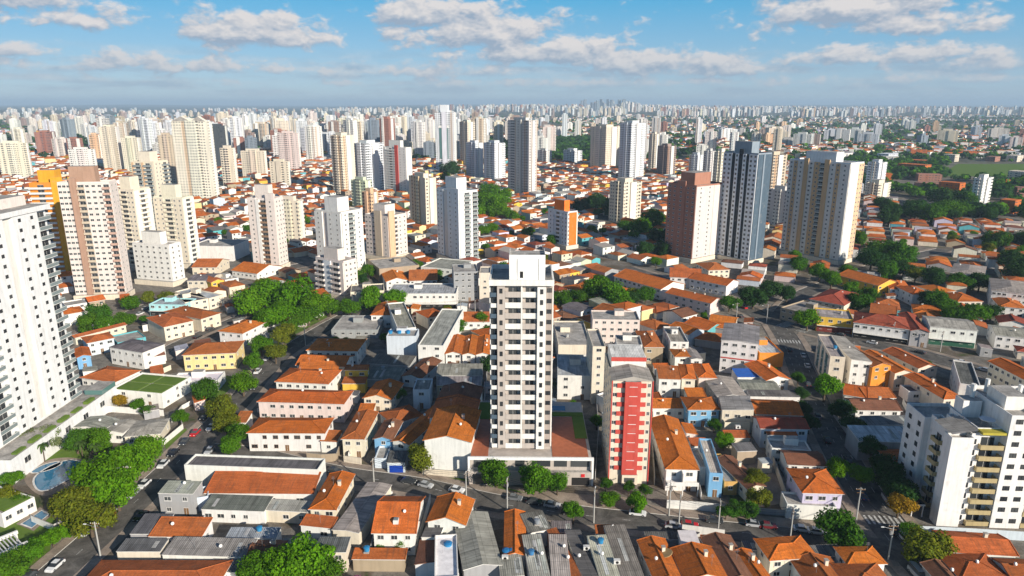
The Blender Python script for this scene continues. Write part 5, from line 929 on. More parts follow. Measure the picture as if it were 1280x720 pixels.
def core_box(e, w, d, z0, z1, col, par=.8, name='wall', mat='plaster', ox=0, oy=0):
    b = MB(); X = w / 2; t_ = .25
    P = [(-X, 0), (X, 0), (X, d), (-X, d)]
    for i in range(4):
        a, c = P[i], P[(i + 1) % 4]; b.face([(a[0], a[1], z0), (c[0], c[1], z0), (c[0], c[1], z1), (a[0], a[1], z1)], mat)
    for (x0, x1, y0, y1) in ((-X, X, 0, t_), (-X, X, d - t_, d), (-X, -X + t_, t_, d - t_), (X - t_, X, t_, d - t_)): b.face([(x0, y0, z1), (x1, y0, z1), (x1, y1, z1), (x0, y1, z1)], 'plaster')
    for (ax, ay), (bx, by) in (((-X + t_, t_), (-X + t_, d - t_)), ((-X + t_, d - t_), (X - t_, d - t_)), ((X - t_, d - t_), (X - t_, t_)), ((X - t_, t_), (-X + t_, t_))): b.face([(ax, ay, z1 - par), (bx, by, z1 - par), (bx, by, z1), (ax, ay, z1)], 'plaster')
    b.face([(-X + t_, t_, z1 - par), (X - t_, t_, z1 - par), (X - t_, d - t_, z1 - par), (-X + t_, d - t_, z1 - par)], 'slab')
    o = b.build(name, e, col); o.location = (ox, oy, 0); return o
def roof_box(e, x0, x1, y0, y1, z0, z1, col, name='water_tank_house'):
    b = MB(); b.box(x0, x1, y0, y1, z0, z1, 'plaster', 'slab'); return b.build(name, e, col)

STY = {
 'brownpier': ([(.25, 'W', 'pinkwhite', .3, 3), (.12, 'x', 'pier', 1.4, 1, {'up': 3}), (.14, 'b', 'tan2', 1.1), (.36, 'W', 'pinkwhite', .3, 3), (.13, 'b', 'pinkbrown', 1.3)], [(1, 'w', 'pinkwhite', .2, 2)]),
 'orangeedge': ([(.66, 'b', 'white', 1.4), (.34, 'x', 'amber', .7, 1, {'up': 4})], [(.3, 'x', 'amber', .4), (.7, 'w', 'orangewall', .2, 2)]),
 'plain': ([(.35, 'w', 'cream', .4, 2), (.3, 'b', 'cream', 1.0), (.35, 'w', 'cream', .4, 2)], [(.25, 'x', 'white', .5), (.5, 'b', 'white', 1.0), (.25, 'x', 'white', .5)]),
 'plainwin': ([(1, 'W', 'white', .2, 6, {'ww': 1.4})], [(1, 'w', 'white', .2, 2)]),
 'teal': ([(.1, 'x', 'orangepale', .4), (.35, 'g', 'white', 1.3), (.1, 'x', 'orangepale', .5), (.35, 'g', 'white', 1.3), (.1, 'x', 'cream', .4)], [(.5, 'w', 'cream', .3, 2), (.5, 'g', 'white', 1.2)]),
 'slimbalc': ([(.3, 'w', 'pinkwhite', .9, 1, {'up': 1}), (.12, 'x', 'white', 1.3), (.26, 'b', 'brownbalc', 1.2), (.32, 'w', 'pinkwhite', .9, 1, {'up': 4})], [(1, 'w', 'pinkwhite', .2, 3)]),
 'broad': ([(.3, 'w', 'white', .9, 1), (.18, 'x', 'pinkwhite', .2), (.52, 'w', 'white', .9, 2)], [(.3, 'w', 'white', .7, 1), (.3, 'g', 'white', 1.0), (.4, 'w', 'white', .7, 1)]),
 'rawbalc': ([(.32, 'b', 'pinkwhite', 1.5), (.24, 'x', 'coolwhite', .7), (.32, 'b', 'pinkwhite', 1.5), (.12, 'x', 'pinkwhite', .6)], [(1, 'w', 'pinkwhite', .3, 3)]),
 'tanpier': ([(.45, 'W', 'pinkwhite', .3, 3), (.28, 'x', 'tan2', 1.1, 1, {'up': 4}), (.27, 'w', 'pinkwhite', .3, 1)], [(.3, 'x', 'orangepale', .9, 1, {'up': 4}), (.2, 'b', 'pinkwhite', 1), (.5, 'w', 'pinkwhite', .3, 2)]),
 'greywhite': ([(.3, 'w', 'coolwhite', .8, 2), (.2, 'x', 'grey2', .2), (.5, 'w', 'coolwhite', .8, 2, {'up': 2})], [(.25, 'x', 'white', .4), (.33, 'g', 'white', 1.1), (.12, 'x', 'white', .5), (.3, 'g', 'white', 1.1)]),
 'redstripe': ([(.12, 'x', 'white', .4), (.4, 'b', 'white', 1.2), (.14, 'x', 'redband', 1.0, 1, {'up': 3}), (.34, 'w', 'white', .4, 2)], [(1, 'x', 'white', .3)]),
 'orangeside': ([(.3, 'w', 'coolwhite', .4, 1), (.4, 'b', 'coolwhite', 1.1), (.3, 'w', 'coolwhite', .4, 2)], [(.12, 'w', 'white', .3, 1), (.76, 'x', 'vivid', .5), (.12, 'x', 'white', .3)]),
 'brick': ([(.34, 'w', 'brickpink', .4, 2, {'ww': 1.5}), (.3, 'w', 'brickpink', .7, 1, {'ww': 1.5, 'up': 3}), (.36, 'w', 'brickpink', .4, 2, {'ww': 1.5})], [(.6, 'w', 'grey2', .3, 2), (.4, 'x', 'pinkwhite', .5)]),
 'slate': ([(.26, 'w', 'coolwhite', .6, 2, {'ww': 1.5, 'wh': 1.5}), (.1, 'x', 'black', .3), (.1, 'w', 'coolwhite', .7, 1, {'ww': 1.3, 'wh': 1.5}), (.12, 'x', 'black', .3, 1, {'up': 3}), (.1, 'w', 'coolwhite', .7, 1, {'ww': 1.3, 'wh': 1.5}), (.08, 'x', 'black', .3), (.24, 'w', 'coolwhite', .6, 2, {'ww': 1.5, 'wh': 1.5})],
           [(.35, 'x', 'slateblue', .4), (.1, 'x', 'slate', .8), (.55, 'x', 'slateblue', .4)]),
 'tanwhite': ([(.08, 'w', 'warmwhite', .5, 1), (.07, 'w', 'tanpanel', .4, 1), (.11, 'w', 'warmwhite', .5, 1), (.07, 'x', 'tanpanel', .9, 1, {'up': 2}), (.09, 'w', 'warmwhite', .3, 1, {'ww': 1.5}), (.1, 'w', 'tanpanel', .25, 1), (.08, 'g', 'white', 1.0), (.08, 'x', 'tanpanel', .9, 1, {'up': 2}), (.1, 'w', 'warmwhite', .5, 1), (.07, 'w', 'tanpanel', .4, 1), (.15, 'w', 'warmwhite', .5, 1)],
              [(.6, 'x', 'white', .4), (.4, 'w', 'orangepale', .3, 2)]),
}
def make_tower(ph, label, x, y, rot, w, d, h, col, style, o):
    e = root('apartment_tower', x, y, 0, rot); tag(e, label, 'apartment tower'); LM.append((ph, x, y)); occ_rect(x, y, rot, w, d, 4)
    col_ = C[col]
    if style in ('facade', 'greenglass'):
        core_box(e, w, d, 0, h - 3, col_, mat='facade')
        sd = 1 if rot + math.degrees(math.atan2(x, y)) < 0 else -1; bd = d * .3
        b = MB(); b.box(-w * .12, w * .16, -1.2, -.01, 0, h - 2.2, 'facade', 'slab', True); b.build('front_bay', e, vary(col_, .1))
        b = MB(); b.box(min(sd * (w / 2 + .01), sd * (w / 2 + 1.2)), max(sd * (w / 2 + .01), sd * (w / 2 + 1.2)), d * .35, d * .35 + bd, 0, h - 3.2, 'plaster', 'slab', True); b.build('side_bay', e, vary(C['white'], .05))
        roof_box(e, -w * .3, w * .25, d * .25, d * .7, h - 3.8, h, vary(col_, .05))
        if style == 'greenglass':
            b = MB(); b.box(-w * .26, w * .22, -.5, -.01, h * .22, h * .72, 'green_glass', 'slab', True); b.build('glass_front', e)
            b = MB(); b.box(-w * .32, w * .28, -.7, -.51, h * .72, h * .76, 'plaster', None, True); b.build('white_frame', e, C['white'])
            roof_box(e, -w * .2, w * .2, d * .1, d * .6, h - 3.8, h + 8, C['coolwhite'], 'stepped_top')
        if o.get('crown') == 'pyr':
            b = MB(); z = h - 3
            for (cx, cw) in ((-w * .22, w * .26), (w * .24, w * .2)):
                b.face([(cx - cw, -.3, z), (cx + cw, -.3, z), (cx, -.3, z + 5)], 'slab'); b.face([(cx + cw, -.3, z), (cx + cw, d * .6, z), (cx, d * .6, z + 5), (cx, -.3, z + 5)], 'plaster'); b.face([(cx - cw, d * .6, z), (cx - cw, -.3, z), (cx, -.3, z + 5), (cx, d * .6, z + 5)], 'plaster')
            b.build('gable_crown', e, col_)
        return e
    fs_, ss = STY[style]; cnt = newcnt(); z0 = 3.0; z1 = z0 + FH * int((h - 6 - z0) / FH)
    core_box(e, w, d, 0, z1 + .9, vary(col_, .03))
    add_strips(e, 'front', w, d, fs_, z0, z1, cnt)
    beta = math.degrees(math.atan2(x, y))
    if rot + beta < 0: add_strips(e, 'right', w, d, ss, z0, z1, cnt)
    else: add_strips(e, 'left', w, d, ss[::-1], z0, z1, cnt)
    emit(e, cnt)
    rbx = roof_box(e, -w * .28, w * .22, d * .2, d * .75, z1 + .1, h, vary(C['vivid'] if style == 'orangeside' else C['amber'] if style == 'orangeedge' else C['pier'] if style == 'brownpier' else col_, .04))
    b = MB(); b.box(-w / 2 - .8, w / 2 + .8, -1.6, d + .8, 0, 2.8, 'plaster', 'slab'); b.build('podium', e, C['cream'])
    return e
for T_ in TOWERS: make_tower(*T_)

# --- the tower with alternating balconies (centre) and its podium
def central_tower():
    e = root('apartment_tower', 2.5, 172.2, 0, -1.0); tag(e, 'slim new white and taupe tower with alternating balconies above a garden podium', 'apartment tower'); LM.append(('alternating-balcony tower', 2.45, 176))
    w, d = 16.2, 16.0; z0, z1 = 8.0, 54.3; fh = (z1 - z0) / 16; cnt = newcnt()
    core_box(e, w - .1, d, 0, z1 + .2, C['taupe2'])
    A = ('white', 'taupe', 'white', 'taupe')
    add_strips(e, 'front', w, d, [(1.7, 'b', 'white', .9, 1, {'alt': ('white', 'slateblue'), 'dw': .98}), (2.0, 'w', 'taupe2', 1.2, 1, {'ww': .8, 'wh': 1.3, 'frame': 'dark_opening'}), (4.1, 'b', 'white', 1.25, 1, {'alt': ('taupe2', 'white'), 'ph': 1, 'tall': 1}), (.4, 'x', 'white', 1.3), (3.8, 'b', 'taupe', 1.25, 1, {'alt': ('white', 'taupe2'), 'ph': 1, 'tall': 1}), (2.2, 'w', 'white', 1.75, 1, {'ww': .8, 'wh': 1.3, 'frame': 'dark_opening'}), (1.7, 'w', 'taupe', .3, 1, {'ww': 1.3, 'wh': 1.2, 'frame': 'dark_opening'})], z0, z1, cnt, fh=fh)
    add_strips(e, 'right', w, d, [(.4, 'w', 'white', .3, 2), (.2, 'x', 'taupe', .2), (.4, 'w', 'white', .3, 2)], z0, z1, cnt, fh=fh)
    add_strips(e, 'left', w, d, [(.4, 'x', 'white', .3), (.2, 'x', 'taupe', .2), (.4, 'w', 'white', .3, 1)], z0, z1, cnt, fh=fh)
    emit(e, cnt)
    b = MB(); X = w / 2 + .35; y0, y1 = -1.6, d + .4; t_ = .35; z = 54.6
    b.box(-X, X, y0, y1, z - .05, z + .25, 'plaster', 'slab', True)
    for q in ((-X, X, y0, y0 + t_), (-X, X, y1 - t_, y1), (-X, -X + t_, y0 + t_ + .003, y1 - t_ - .003), (X - t_, X, y0 + t_ + .003, y1 - t_ - .003)): b.box(*q, z + .253, z + 1.5, 'plaster')
    b.build('parapet', e, C['white'])
    b = MB(); b.box(-3.2, 6.1, -.4, 8.0, 54.85, 61.8, 'plaster', 'slab'); cr = b.build('crown_block', e, (.86, .85, .82))
    b = MB(); b.box(-.4, .4, -.47, -.403, 56.4, 58.1, 'dark_opening'); b.build('window', cr)
    b = MB()
    for xx in (-1.15, 4.35): b.box(xx - .04, xx + .04, -.44, -.403, 54.9, 61.5, 'dark_opening')
    b.build('groove', cr)
    b = MB(); b.box(-3.2, 6.1, -.4, -.28, 61.803, 62.5, 'plaster'); b.box(-3.2, -3.08, -.277, 8, 61.803, 62.5, 'plaster'); b.box(5.98, 6.1, -.277, 8, 61.803, 62.5, 'plaster'); b.build('crown_rim', cr, (.86, .85, .82))
    b = MB()
    for xx in (-3.1, -.8, 1.5, 3.8, 6.0): b.tube((xx, -.34, 62.5), (xx, -.34, 63.6), .04, .04, 'steel')
    b.tube((-3.1, -.34, 63.6), (6.0, -.34, 63.6), .04, .04, 'steel'); b.tube((-3.1, -.34, 63.1), (6.0, -.34, 63.1), .03, .03, 'steel'); b.build('railing', cr)
    # podium
    b = MB(); px0, px1, py0, py1 = -14.3, 19.6, -7.0, 31.0
    b.box(px0, px1, py0, py1, 0, 4.0, 'plaster', 'slab'); b.box(px0 + .4, px1 - .4, py0 + 1.2, py1, 4.003, 7.2, 'plaster', 'painted')
    pod = b.build('podium', e, C['taupe2'])
    b = MB(); b.box(px0, px1, py0 - .1, py0 + .5, 7.5, 8.3, 'plaster', bottom=True); b.box(px0, px0 + .5, py0 - .1, py0 + .5, 4.01, 7.497, 'plaster'); b.box(px1 - .5, px1, py0 - .1, py0 + .5, 0, 7.497, 'plaster'); b.build('beam', pod, (.86, .85, .82))
    b = MB(); b.box(px0 + .6, -9.0, py0 + 1.3, py1 - 1, 7.203, 7.3, 'painted'); b.box(8.6, px1 - 1.2, py0 + 1.4, 20, 7.203, 7.3, 'painted'); b.build('terracotta_deck', pod, (.42, .13, .055))
    b = MB(); b.box(9.0, 13.8, 24, 27.5, 7.203, 7.45, 'white_trim', 'pool_water'); b.build('pool', pod)
    for q_ in ((8.8, 19, 20.5, 23, 7.203, 7.45), (15.5, 19, 6, 20.3, 7.303, 7.4), (-13.5, -9.5, 18, 30, 7.303, 7.4)): b = MB(); b.box(*q_, 'lawn'); b.build('roof_lawn', pod)
    for (x0, x1, z0_, z1_) in ((-12.8, -6.2, 4.6, 6.8), (-1.5, 1.0, 5.0, 6.8), (3.0, 8.0, 5.0, 6.8), (9.0, 12.5, 5.0, 6.8), (13.5, 18.5, 5.0, 6.8)):
        b = MB(); b.box(x0, x1, py0 + 1.12, py0 + 1.197, z0_, z1_, 'window_glass'); b.build('window', pod)
    for (x0, x1, z0_, z1_, mt) in ((-13, -8.2, .2, 3.2, 'window_glass'), (3.5, 10, 2.2, 3.2, 'dark_opening'), (13.8, 18.6, .1, 2.4, 'dark_opening')):
        b = MB(); b.box(x0, x1, py0 - .06, py0 - .003, z0_, z1_, mt); b.build('door', pod)
    b = MB()
    b.box(16.3, 17.3, py0 - .15, py0 - .01, 2.6, 3.5, 'painted'); b.build('red_emblem', pod, (.7, .03, .03))
    occ_rect(2.6, 164, 0, 36, 40, 2)
central_tower()

# --- red and white block
def red_block():
    e = root('apartment_block', 31.6, 166.0, 0, -2); tag(e, 'white mid-rise block with a broad red stripe and red window bands', 'apartment block'); LM.append(('red-and-white block', 30.6, 172))
    w, d, h = 10.6, 21.0, 30.0; core_box(e, w, d, 0, h, C['cream'], .5)
    b = MB(); b.box(-2.0, 2.1, -1.0, -.003, 3.2, h + .2, 'plaster', 'slab', True); red = b.build('red_pier', e, C['redband'])
    n = 10; fh = (h - 3.4) / n
    for f in range(n):
        z = 3.4 + f * fh
        b = MB(); b.box(-4.0, -2.003, -.25, -.003, z + .85, z + 2.05, 'plaster', None, True); b.build('red_band', e, C['redband'])
        b = MB(); b.box(2.103, 3.6, -.25, -.003, z + .85, z + 2.05, 'plaster', None, True); b.build('red_band', e, C['redband'])
        place('window', window_mesh(1.0, 1.1, sill=False), e, -4.6, -.003, z + 1.5); place('window', window_mesh(.8, 1.1, sill=False), e, 4.4, -.003, z + 1.5)
        b = MB(); b.box(-.9, 1.2, -1.06, -1.003, z + 1.35, z + 1.5, 'white_trim'); b.build('window', red)
        for v in (3, 8, 13, 18): place('window', window_mesh(1.2, 1.1, sill=False), e, -w / 2 - .003, v, z + 1.5, -90)
    b = MB(); b.box(-5.45, -5.15, -.2, 0, 0, h + .1, 'plaster'); b.build('edge_stripe', e, C['redband']); b = MB(); b.box(5.15, 5.45, -.2, 0, 0, h + .1, 'plaster'); b.build('edge_stripe', e, C['redband'])
    b = MB(); z = h + .15; m_ = 0
    b.face([(-5.5, -.2, z), (0, -.2, z + 1.2), (0, 9, z + 1.2), (-5.5, 9, z)], 'corrugated'); b.face([(0, -.2, z + 1.2), (5.5, -.2, z), (5.5, 9, z), (0, 9, z + 1.2)], 'corrugated')
    b.face([(-5.5, -.2, z), (5.5, -.2, z), (0, -.2, z + 1.2)], 'plaster'); b.build('roof', e, C['fibre'])
    b = MB(); b.box(-4.6, 4.8, 9.5, 20, h - .5, h + 3.0, 'plaster', 'corrugated'); b.build('water_tank_house', e, C['white'])
    b = MB(); b.box(-4.7, 4.9, 9.35, 9.49, h + 1.9, h + 3.05, 'plaster', None, True); b.build('red_fascia', e, C['redband'])
    b = MB(); b.box(-1.8, 2.4, -1.05, -.01, .2, 3.1, 'plaster', 'slab'); en = b.build('entrance', e, C['cream'])
    b = MB(); b.box(-1.2, 1.6, -1.12, -1.053, 1.0, 2.3, 'window_glass'); b.build('window', en); occ_rect(30.6, 160, 0, 15, 30, 1)
red_block()

# --- big white corner tower on the west side: its long east face looks towards the street
def west_tower():
    e = root('apartment_tower', -156.0, 168.0, 0, 0); tag(e, 'big bright white tower with glazed corner balconies above white podium', 'apartment tower'); LM.append(('white corner tower', -150, 190))
    w, d, h = 26.0, 40.0, 70.0; cnt = newcnt(); z0 = 8.0; z1 = z0 + FH * 21
    core_box(e, w, d, 0, h, C['plainwhite'])
    add_strips(e, 'right', w, d, [(4, 'w', 'plainwhite', 1.2, 1), (6, 'g', 'white', 1.2), (8.5, 'w', 'plainwhite', 1.2, 2, {'ww': 1.1, 'wh': 1.0, 'frame': 'dark_opening'}), (3.6, 'x', 'warmwhite', .25), (9.5, 'w', 'plainwhite', 1.2, 2, {'ww': 1.1, 'wh': 1.0, 'frame': 'dark_opening'}), (5.0, 'g', 'white', 1.5)], z0, z1, cnt)
    emit(e, cnt)
    b = MB(); b.box(-w / 2 - .2, w / 2 + 1.5, -.2, d + .4, h - .9, h + .6, 'plaster', 'slab', True); b.build('parapet', e, C['plainwhite'])
    roof_box(e, -8, 6, 8, 24, h + .6, h + 4.5, C['plainwhite']); roof_box(e, 2, 9, 28, 38, h + .6, h + 3.5, C['pinkwhite'], 'lift_house')
    b = MB(); b.box(-w / 2, w / 2 + 7.5, -2, d + 9, 0, 7.0, 'plaster', 'slab'); pod = b.build('podium', e, C['plainwhite'])
    for k in range(5): place('window', window_mesh(2.6, 1.8), pod, w / 2 + 7.503, 4 + k * 9, 4.2, 90)
    b = MB(); b.box(w / 2 + 1.6, w / 2 + 7.4, d + 1, d + 8.8, 7.05, 8.6, 'green_glass', 'slab'); b.build('terrace_glazing', pod)
    for k in range(6):
        b = MB(); b.box(w / 2 + 5.6, w / 2 + 7.0, 1 + k * 6.5, 5 + k * 6.5, 7.003, 7.5 + (k % 2) * .3, 'lawn'); b.build('planter', pod)
    occ_rect(-156, 164, 0, 44, 56, 2)
west_tower()

# --- white block with khaki balconies in the lower east corner
def khaki_block():
    e = root('apartment_block', 104.0, 146.5, 0, -3); tag(e, 'white block with khaki balcony fronts and cluttered roof terrace', 'apartment block'); LM.append(('khaki-balcony block', 112, 152))
    C['wh'] = (.82, .80, .77)
    def blk(x0, x1, y0, y1, z1, nm='wall'):
        b = MB(); b.box(x0, x1, y0, y1, 0, z1, 'plaster', 'slab')
        for q in ((x0, x1, y0, y0 + .25), (x0, x1, y1 - .25, y1), (x0, x0 + .25, y0 + .253, y1 - .253), (x1 - .25, x1, y0 + .253, y1 - .253)): b.box(*q, z1 + .003, z1 + .9, 'plaster')
        return b.build(nm, e, C['wh'])
    blk(0, 5.2, 0, 3.2, 23.0); blk(5.203, 7.0, 1.2, 12, 23.6); blk(2.8, 5.2, 3.203, 14, 22.4); blk(7.003, 12.6, 2.4, 14, 24.5); blk(12.603, 19.6, 0, 18, 29.0); blk(19.603, 26.0, 1.8, 18, 29.0); blk(26.003, 38, 0, 18, 29.0); blk(1.2, 12, 14.003, 23, 21.5)
    n = 8
    for f in range(10):
        z = .6 + f * FH - (0 if f else .2)
        if f < n:
            o = place('balcony', balcony_mesh(5.4, 2.2), e, 9.8, 2.397, z, 0, C['khaki']); place('balcony_door', door_mesh(3.0, 2.1), e, 9.8, 2.396, z + .05)
            place('window', window_mesh(.7, 1.3, 'dark_opening', sill=False), e, 6.1, 1.197, z + 1.5)
        place('balcony', balcony_mesh(6.2, 1.9), e, 22.8, 1.797, z, 0, C['khaki']); place('balcony_door', door_mesh(3.2, 2.1), e, 22.8, 1.796, z + .05)
        for x in (14.6, 17.7, 28.5, 33): place('window', window_mesh(1.6, 1.2, 'dark_opening', sill=False), e, x, -.003, z + 1.6)
        if f < 7:
            for v in (16.0, 20.5): place('window', window_mesh(1.3, 1.3, 'dark_opening', sill=False), e, 1.197, v, z + 1.7, -90)
            place('balcony', balcony_mesh(3.4, 1.1), e, 2.797, 9.5, z, -90, C['khaki']); place('balcony_door', door_mesh(2.0, 2.1), e, 2.796, 9.5, z + .05, -90)
    b = MB(); b.box(7.003, 12.6, .2, 2.397, 24.6, 25.2, 'painted', None, True); b.build('awning', e, (.5, .42, .05))
    b = MB(); b.face([(.3, .6, 24.4), (6.2, .6, 25.6), (6.2, 8.6, 25.6), (.3, 8.6, 24.4)], 'corrugated'); b.build('terrace_roof', e, C['fibre'])
    roof_box(e, 14, 19, 5, 12, 28.9, 32.5, C['white']); roof_box(e, 7.5, 12.0, 10, 13.5, 24.5, 29.0, C['wh'], 'stair_house')
    for (x, y, r_, z, h_) in ((16, 15.5, .55, 29.1, 3.6), (22.5, 13, .5, 29.1, 3.2), (11, 12.7, .6, 29.0, 3.4)):
        b = MB(); b.cyl(x, y, z, z + h_, r_, r_, 'plaster', 12); b.build('vent_stack', e, C['white'])
    b = MB(); b.cyl(10.3, 4.6, 26.6, 26.75, 1.6, 1.7, 'plaster', 16)
    for k in range(4): b.tube((10.3 + math.cos(k * PI / 2) * 1.2, 4.6 + math.sin(k * PI / 2) * 1.2, 24.6), (10.3 + math.cos(k * PI / 2) * 1.2, 4.6 + math.sin(k * PI / 2) * 1.2, 26.6), .05, .05, 'steel')
    b.build('round_canopy', e, C['coolwhite'])
    b = MB(); b.box(-1.6, 1.6, -2.5, 3.0, 3.2, 3.7, 'white_trim', 'dark_opening', True); b.box(-1.4, -1.2, -2.3, -2.1, 0, 3.2, 'plaster'); b.box(1.2, 1.4, -2.3, -2.1, 0, 3.2, 'plaster'); b.build('entrance_canopy', e, C['wh']).location = (-2.8, 6, 0)
    occ_rect(120, 142, 0, 50, 34, 2)
khaki_block()

# ------------------------------------------------------------------ labels by landmark
ORD = ['first', 'second', 'third', 'fourth', 'fifth', 'sixth', 'seventh', 'eighth', 'ninth', 'tenth', 'eleventh', 'twelfth', 'thirteenth', 'fourteenth', 'fifteenth', 'sixteenth', 'seventeenth', 'eighteenth', 'nineteenth', 'twentieth'] + ['twenty-' + z_ for z_ in ('first', 'second', 'third', 'fourth', 'fifth', 'sixth', 'seventh', 'eighth', 'ninth')] + ['thirtieth'] + ['thirty-' + z_ for z_ in ('first', 'second', 'third', 'fourth', 'fifth', 'sixth', 'seventh', 'eighth', 'ninth')]
for q in (('long white warehouse', -69, 165), ('blank-walled white house', -18, 186), ('twin house', 32, 180), ('lilac corner house', 75, 170), ('yellow villa', -117, 255), ('clubhouse with rooftop lawns', -128, 222),
          ('white office block', 83, 250), ('long white shop', -45, 340), ('aqua blue shop', -168, 324), ('white store with dark red roof', 160, 290), ('long white shop building', 187, 283), ('pale pink long house', 75, 335),
          ('green glass corner block', 110, 250), ('pale pink row house', -68, 208), ('steel canopy', 196, 380), ('big white blank block', -197, 450), ('pool house', -122, 158)): LM.append(q)
PENDING = []
def later(o, desc, x, y): PENDING.append((o, desc, x, y))
def resolve(desc_cat):
    by = {}
    for o, desc, x, y in PENDING:
        nd = len(desc.split()); c = min((l for l in LM if len(l[0].split()) + nd <= 11), key=lambda l: (l[1] - x) ** 2 + (l[2] - y) ** 2)
        dx_, dy_ = x - c[1], y - c[2]; rel = ('behind' if dy_ > 0 else 'in front of') if abs(dy_) > abs(dx_) * .8 else 'beside'
        by.setdefault((desc, rel, c[0]), []).append((math.hypot(dx_, dy_), o))
    for (desc, rel, ph), L in by.items():
        L.sort(key=lambda q: q[0])
        for i, (_, o) in enumerate(L):
            if len(L) == 1: o['label'] = f'{desc} {rel} the {ph}'
            else: o['label'] = f'{ORD[min(i, 38)]} {desc} {rel} the {ph}'
    PENDING.clear()
for H_ in HOUSES:
    if len(H_[1].split()) <= 8: LM.append((H_[1], H_[2], H_[3] + H_[6] / 2))

# ------------------------------------------------------------------ trees
def crown_mesh(seed, r, hgt, nclump, leaves, size, flat=.75, name='crown'):
    q = random.Random(seed); b = MB(); cl = []
    for i in range(nclump):
        a = q.uniform(0, 2 * PI); rr = r * math.sqrt(q.random()) * .72; z = q.uniform(-.35, .6) * r * flat
        k = math.sqrt(max(0, 1 - (z / (r * flat)) ** 2)); cl.append((rr * math.cos(a) * max(k, .45), rr * math.sin(a) * max(k, .45), z, r * q.uniform(.28, .46)))
    cl.append((0, 0, 0, r * .62)); cl.append((0, 0, r * .1, r * .62))
    for i in range(leaves):
        cx, cy, cz, cr = q.choice(cl)
        v = Vector((q.gauss(0, 1), q.gauss(0, 1), q.gauss(0, 1))).normalized(); rad = cr * (q.uniform(.55, 1.08))
        p = Vector((cx, cy, cz)) + Vector((v.x, v.y, v.z * .8)) * rad
        n = (v + Vector((q.gauss(0, .45), q.gauss(0, .45), q.gauss(0, .45) + .35))).normalized(); u = n.orthogonal().normalized(); w = n.cross(u); ang = q.uniform(0, PI)
        u, w = u * math.cos(ang) + w * math.sin(ang), w * math.cos(ang) - u * math.sin(ang); s = size * q.uniform(.55, 1.25)
        k = q.uniform(.62, 1.35); b.cur = (k * q.uniform(.9, 1.15), k, k * q.uniform(.8, 1.1), 1)
        b.face([p - u * s - w * s * .5, p + u * s * .2 - w * s * .8, p + u * s + w * s * .3, p - u * s * .1 + w * s * .8], 'leaf')
    return b.mesh(name, True)
def trunk_mesh(seed, r, hgt):
    q = random.Random(seed); b = MB(); b.tube((0, 0, 0), (0, 0, hgt * .55), r * .055 + .1, r * .04 + .07, 'bark', 8)
    for i in range(5):
        a = i * 2 * PI / 5 + q.uniform(-.4, .4); b.tube((0, 0, hgt * .5), (math.cos(a) * r * .55, math.sin(a) * r * .55, hgt * q.uniform(.85, 1.05)), r * .03 + .05, .04, 'bark', 6)
    return b.mesh('trunk')
CROWNS = [crown_mesh(11 + i, 1.0 * 5, 5, (16, 22, 28, 18, 24, 20)[i], 6200, .255, (.75, .85, .65, .95, .7, .8)[i]) for i in range(6)]
TRUNKS = [trunk_mesh(31 + i, 5.0, 5.0) for i in range(3)]
def palm_meshes():
    q = random.Random(5); b = MB()
    for i in range(16):
        a = i * 2 * PI / 16 + q.uniform(-.15, .15); e0 = q.uniform(.1, .9); L = q.uniform(2.0, 2.6); pts = []
        for s in range(7):
            u = s / 6; pts.append(Vector((math.cos(a) * L * u * math.cos(e0 * .7), math.sin(a) * L * u * math.cos(e0 * .7), L * (u * math.sin(e0) - 1.0 * u * u))))
        sd = Vector((-math.sin(a), math.cos(a), 0))
        for s in range(6):
            w0, w1 = .32 * math.sin(PI * (s + .3) / 6.6), .32 * math.sin(PI * (s + 1.3) / 6.6); k = q.uniform(.7, 1.2); b.cur = (k, k, k, 1)
            b.face([pts[s] - sd * w0, pts[s + 1] - sd * w1, pts[s + 1], pts[s]], 'leaf'); b.face([pts[s], pts[s + 1], pts[s + 1] + sd * w1 - Vector((0, 0, .1)), pts[s] + sd * w0 - Vector((0, 0, .1))], 'leaf')
    t_ = MB(); t_.tube((0, 0, 0), (.1, 0, 2.5), .16, .13, 'bark', 8); t_.tube((.1, 0, 2.5), (0, 0, 5), .13, .11, 'bark', 8)
    return b.mesh('crown', True), t_.mesh('trunk')
PALM = palm_meshes()
TCOL = dict(b=(.10, .232, .010), m=(.08, .19, .012), d=(.055, .14, .014), k=(.034, .085, .022), o=(.15, .18, .018), y=(.30, .20, .02), g=(.15, .18, .09), p=(.40, .03, .28))
TDESC = dict(b='bright green leafy tree', m='mid-green leafy tree', d='dark green round tree', k='deep green leafy tree', o='olive green airy tree', y='yellow-brown leafy tree', g='grey-green feathery tree')
NTREE = 0
def make_tree(x, y, zc, rad, k, label=None):
    global NTREE
    NTREE += 1
    e = root('tree', x, y, zg(x, y)); e['category'] = 'tree'; e['group'] = 'trees of the streets and gardens'
    small = rad < 2.7
    rad *= 1.16; s = rad / 5.0; hb = max(.3, zc - rad * .55)
    tr = link('trunk', rnd.choice(TRUNKS), e); tr.scale = (s, s, max(.2, zc / 5.0))
    cr = link('crown', rnd.choice(CROWNS), e, vary(TCOL[k], .12)); cr.location = (0, 0, max(zc, rad * .62)); cr.rotation_euler = (0, 0, rnd.uniform(0, 6.28)); cr.scale = (s * rnd.uniform(.92, 1.08), s * rnd.uniform(.92, 1.08), s * rnd.uniform(.85, 1.1))
    desc = ('small ' if rad < 2.7 else 'large ' if rad > 6 else '') + TDESC[k]
    later(e, desc, x, y); return e
for (x, y, zc, rad, k) in TREES: make_tree(x, y, zc, rad, k)
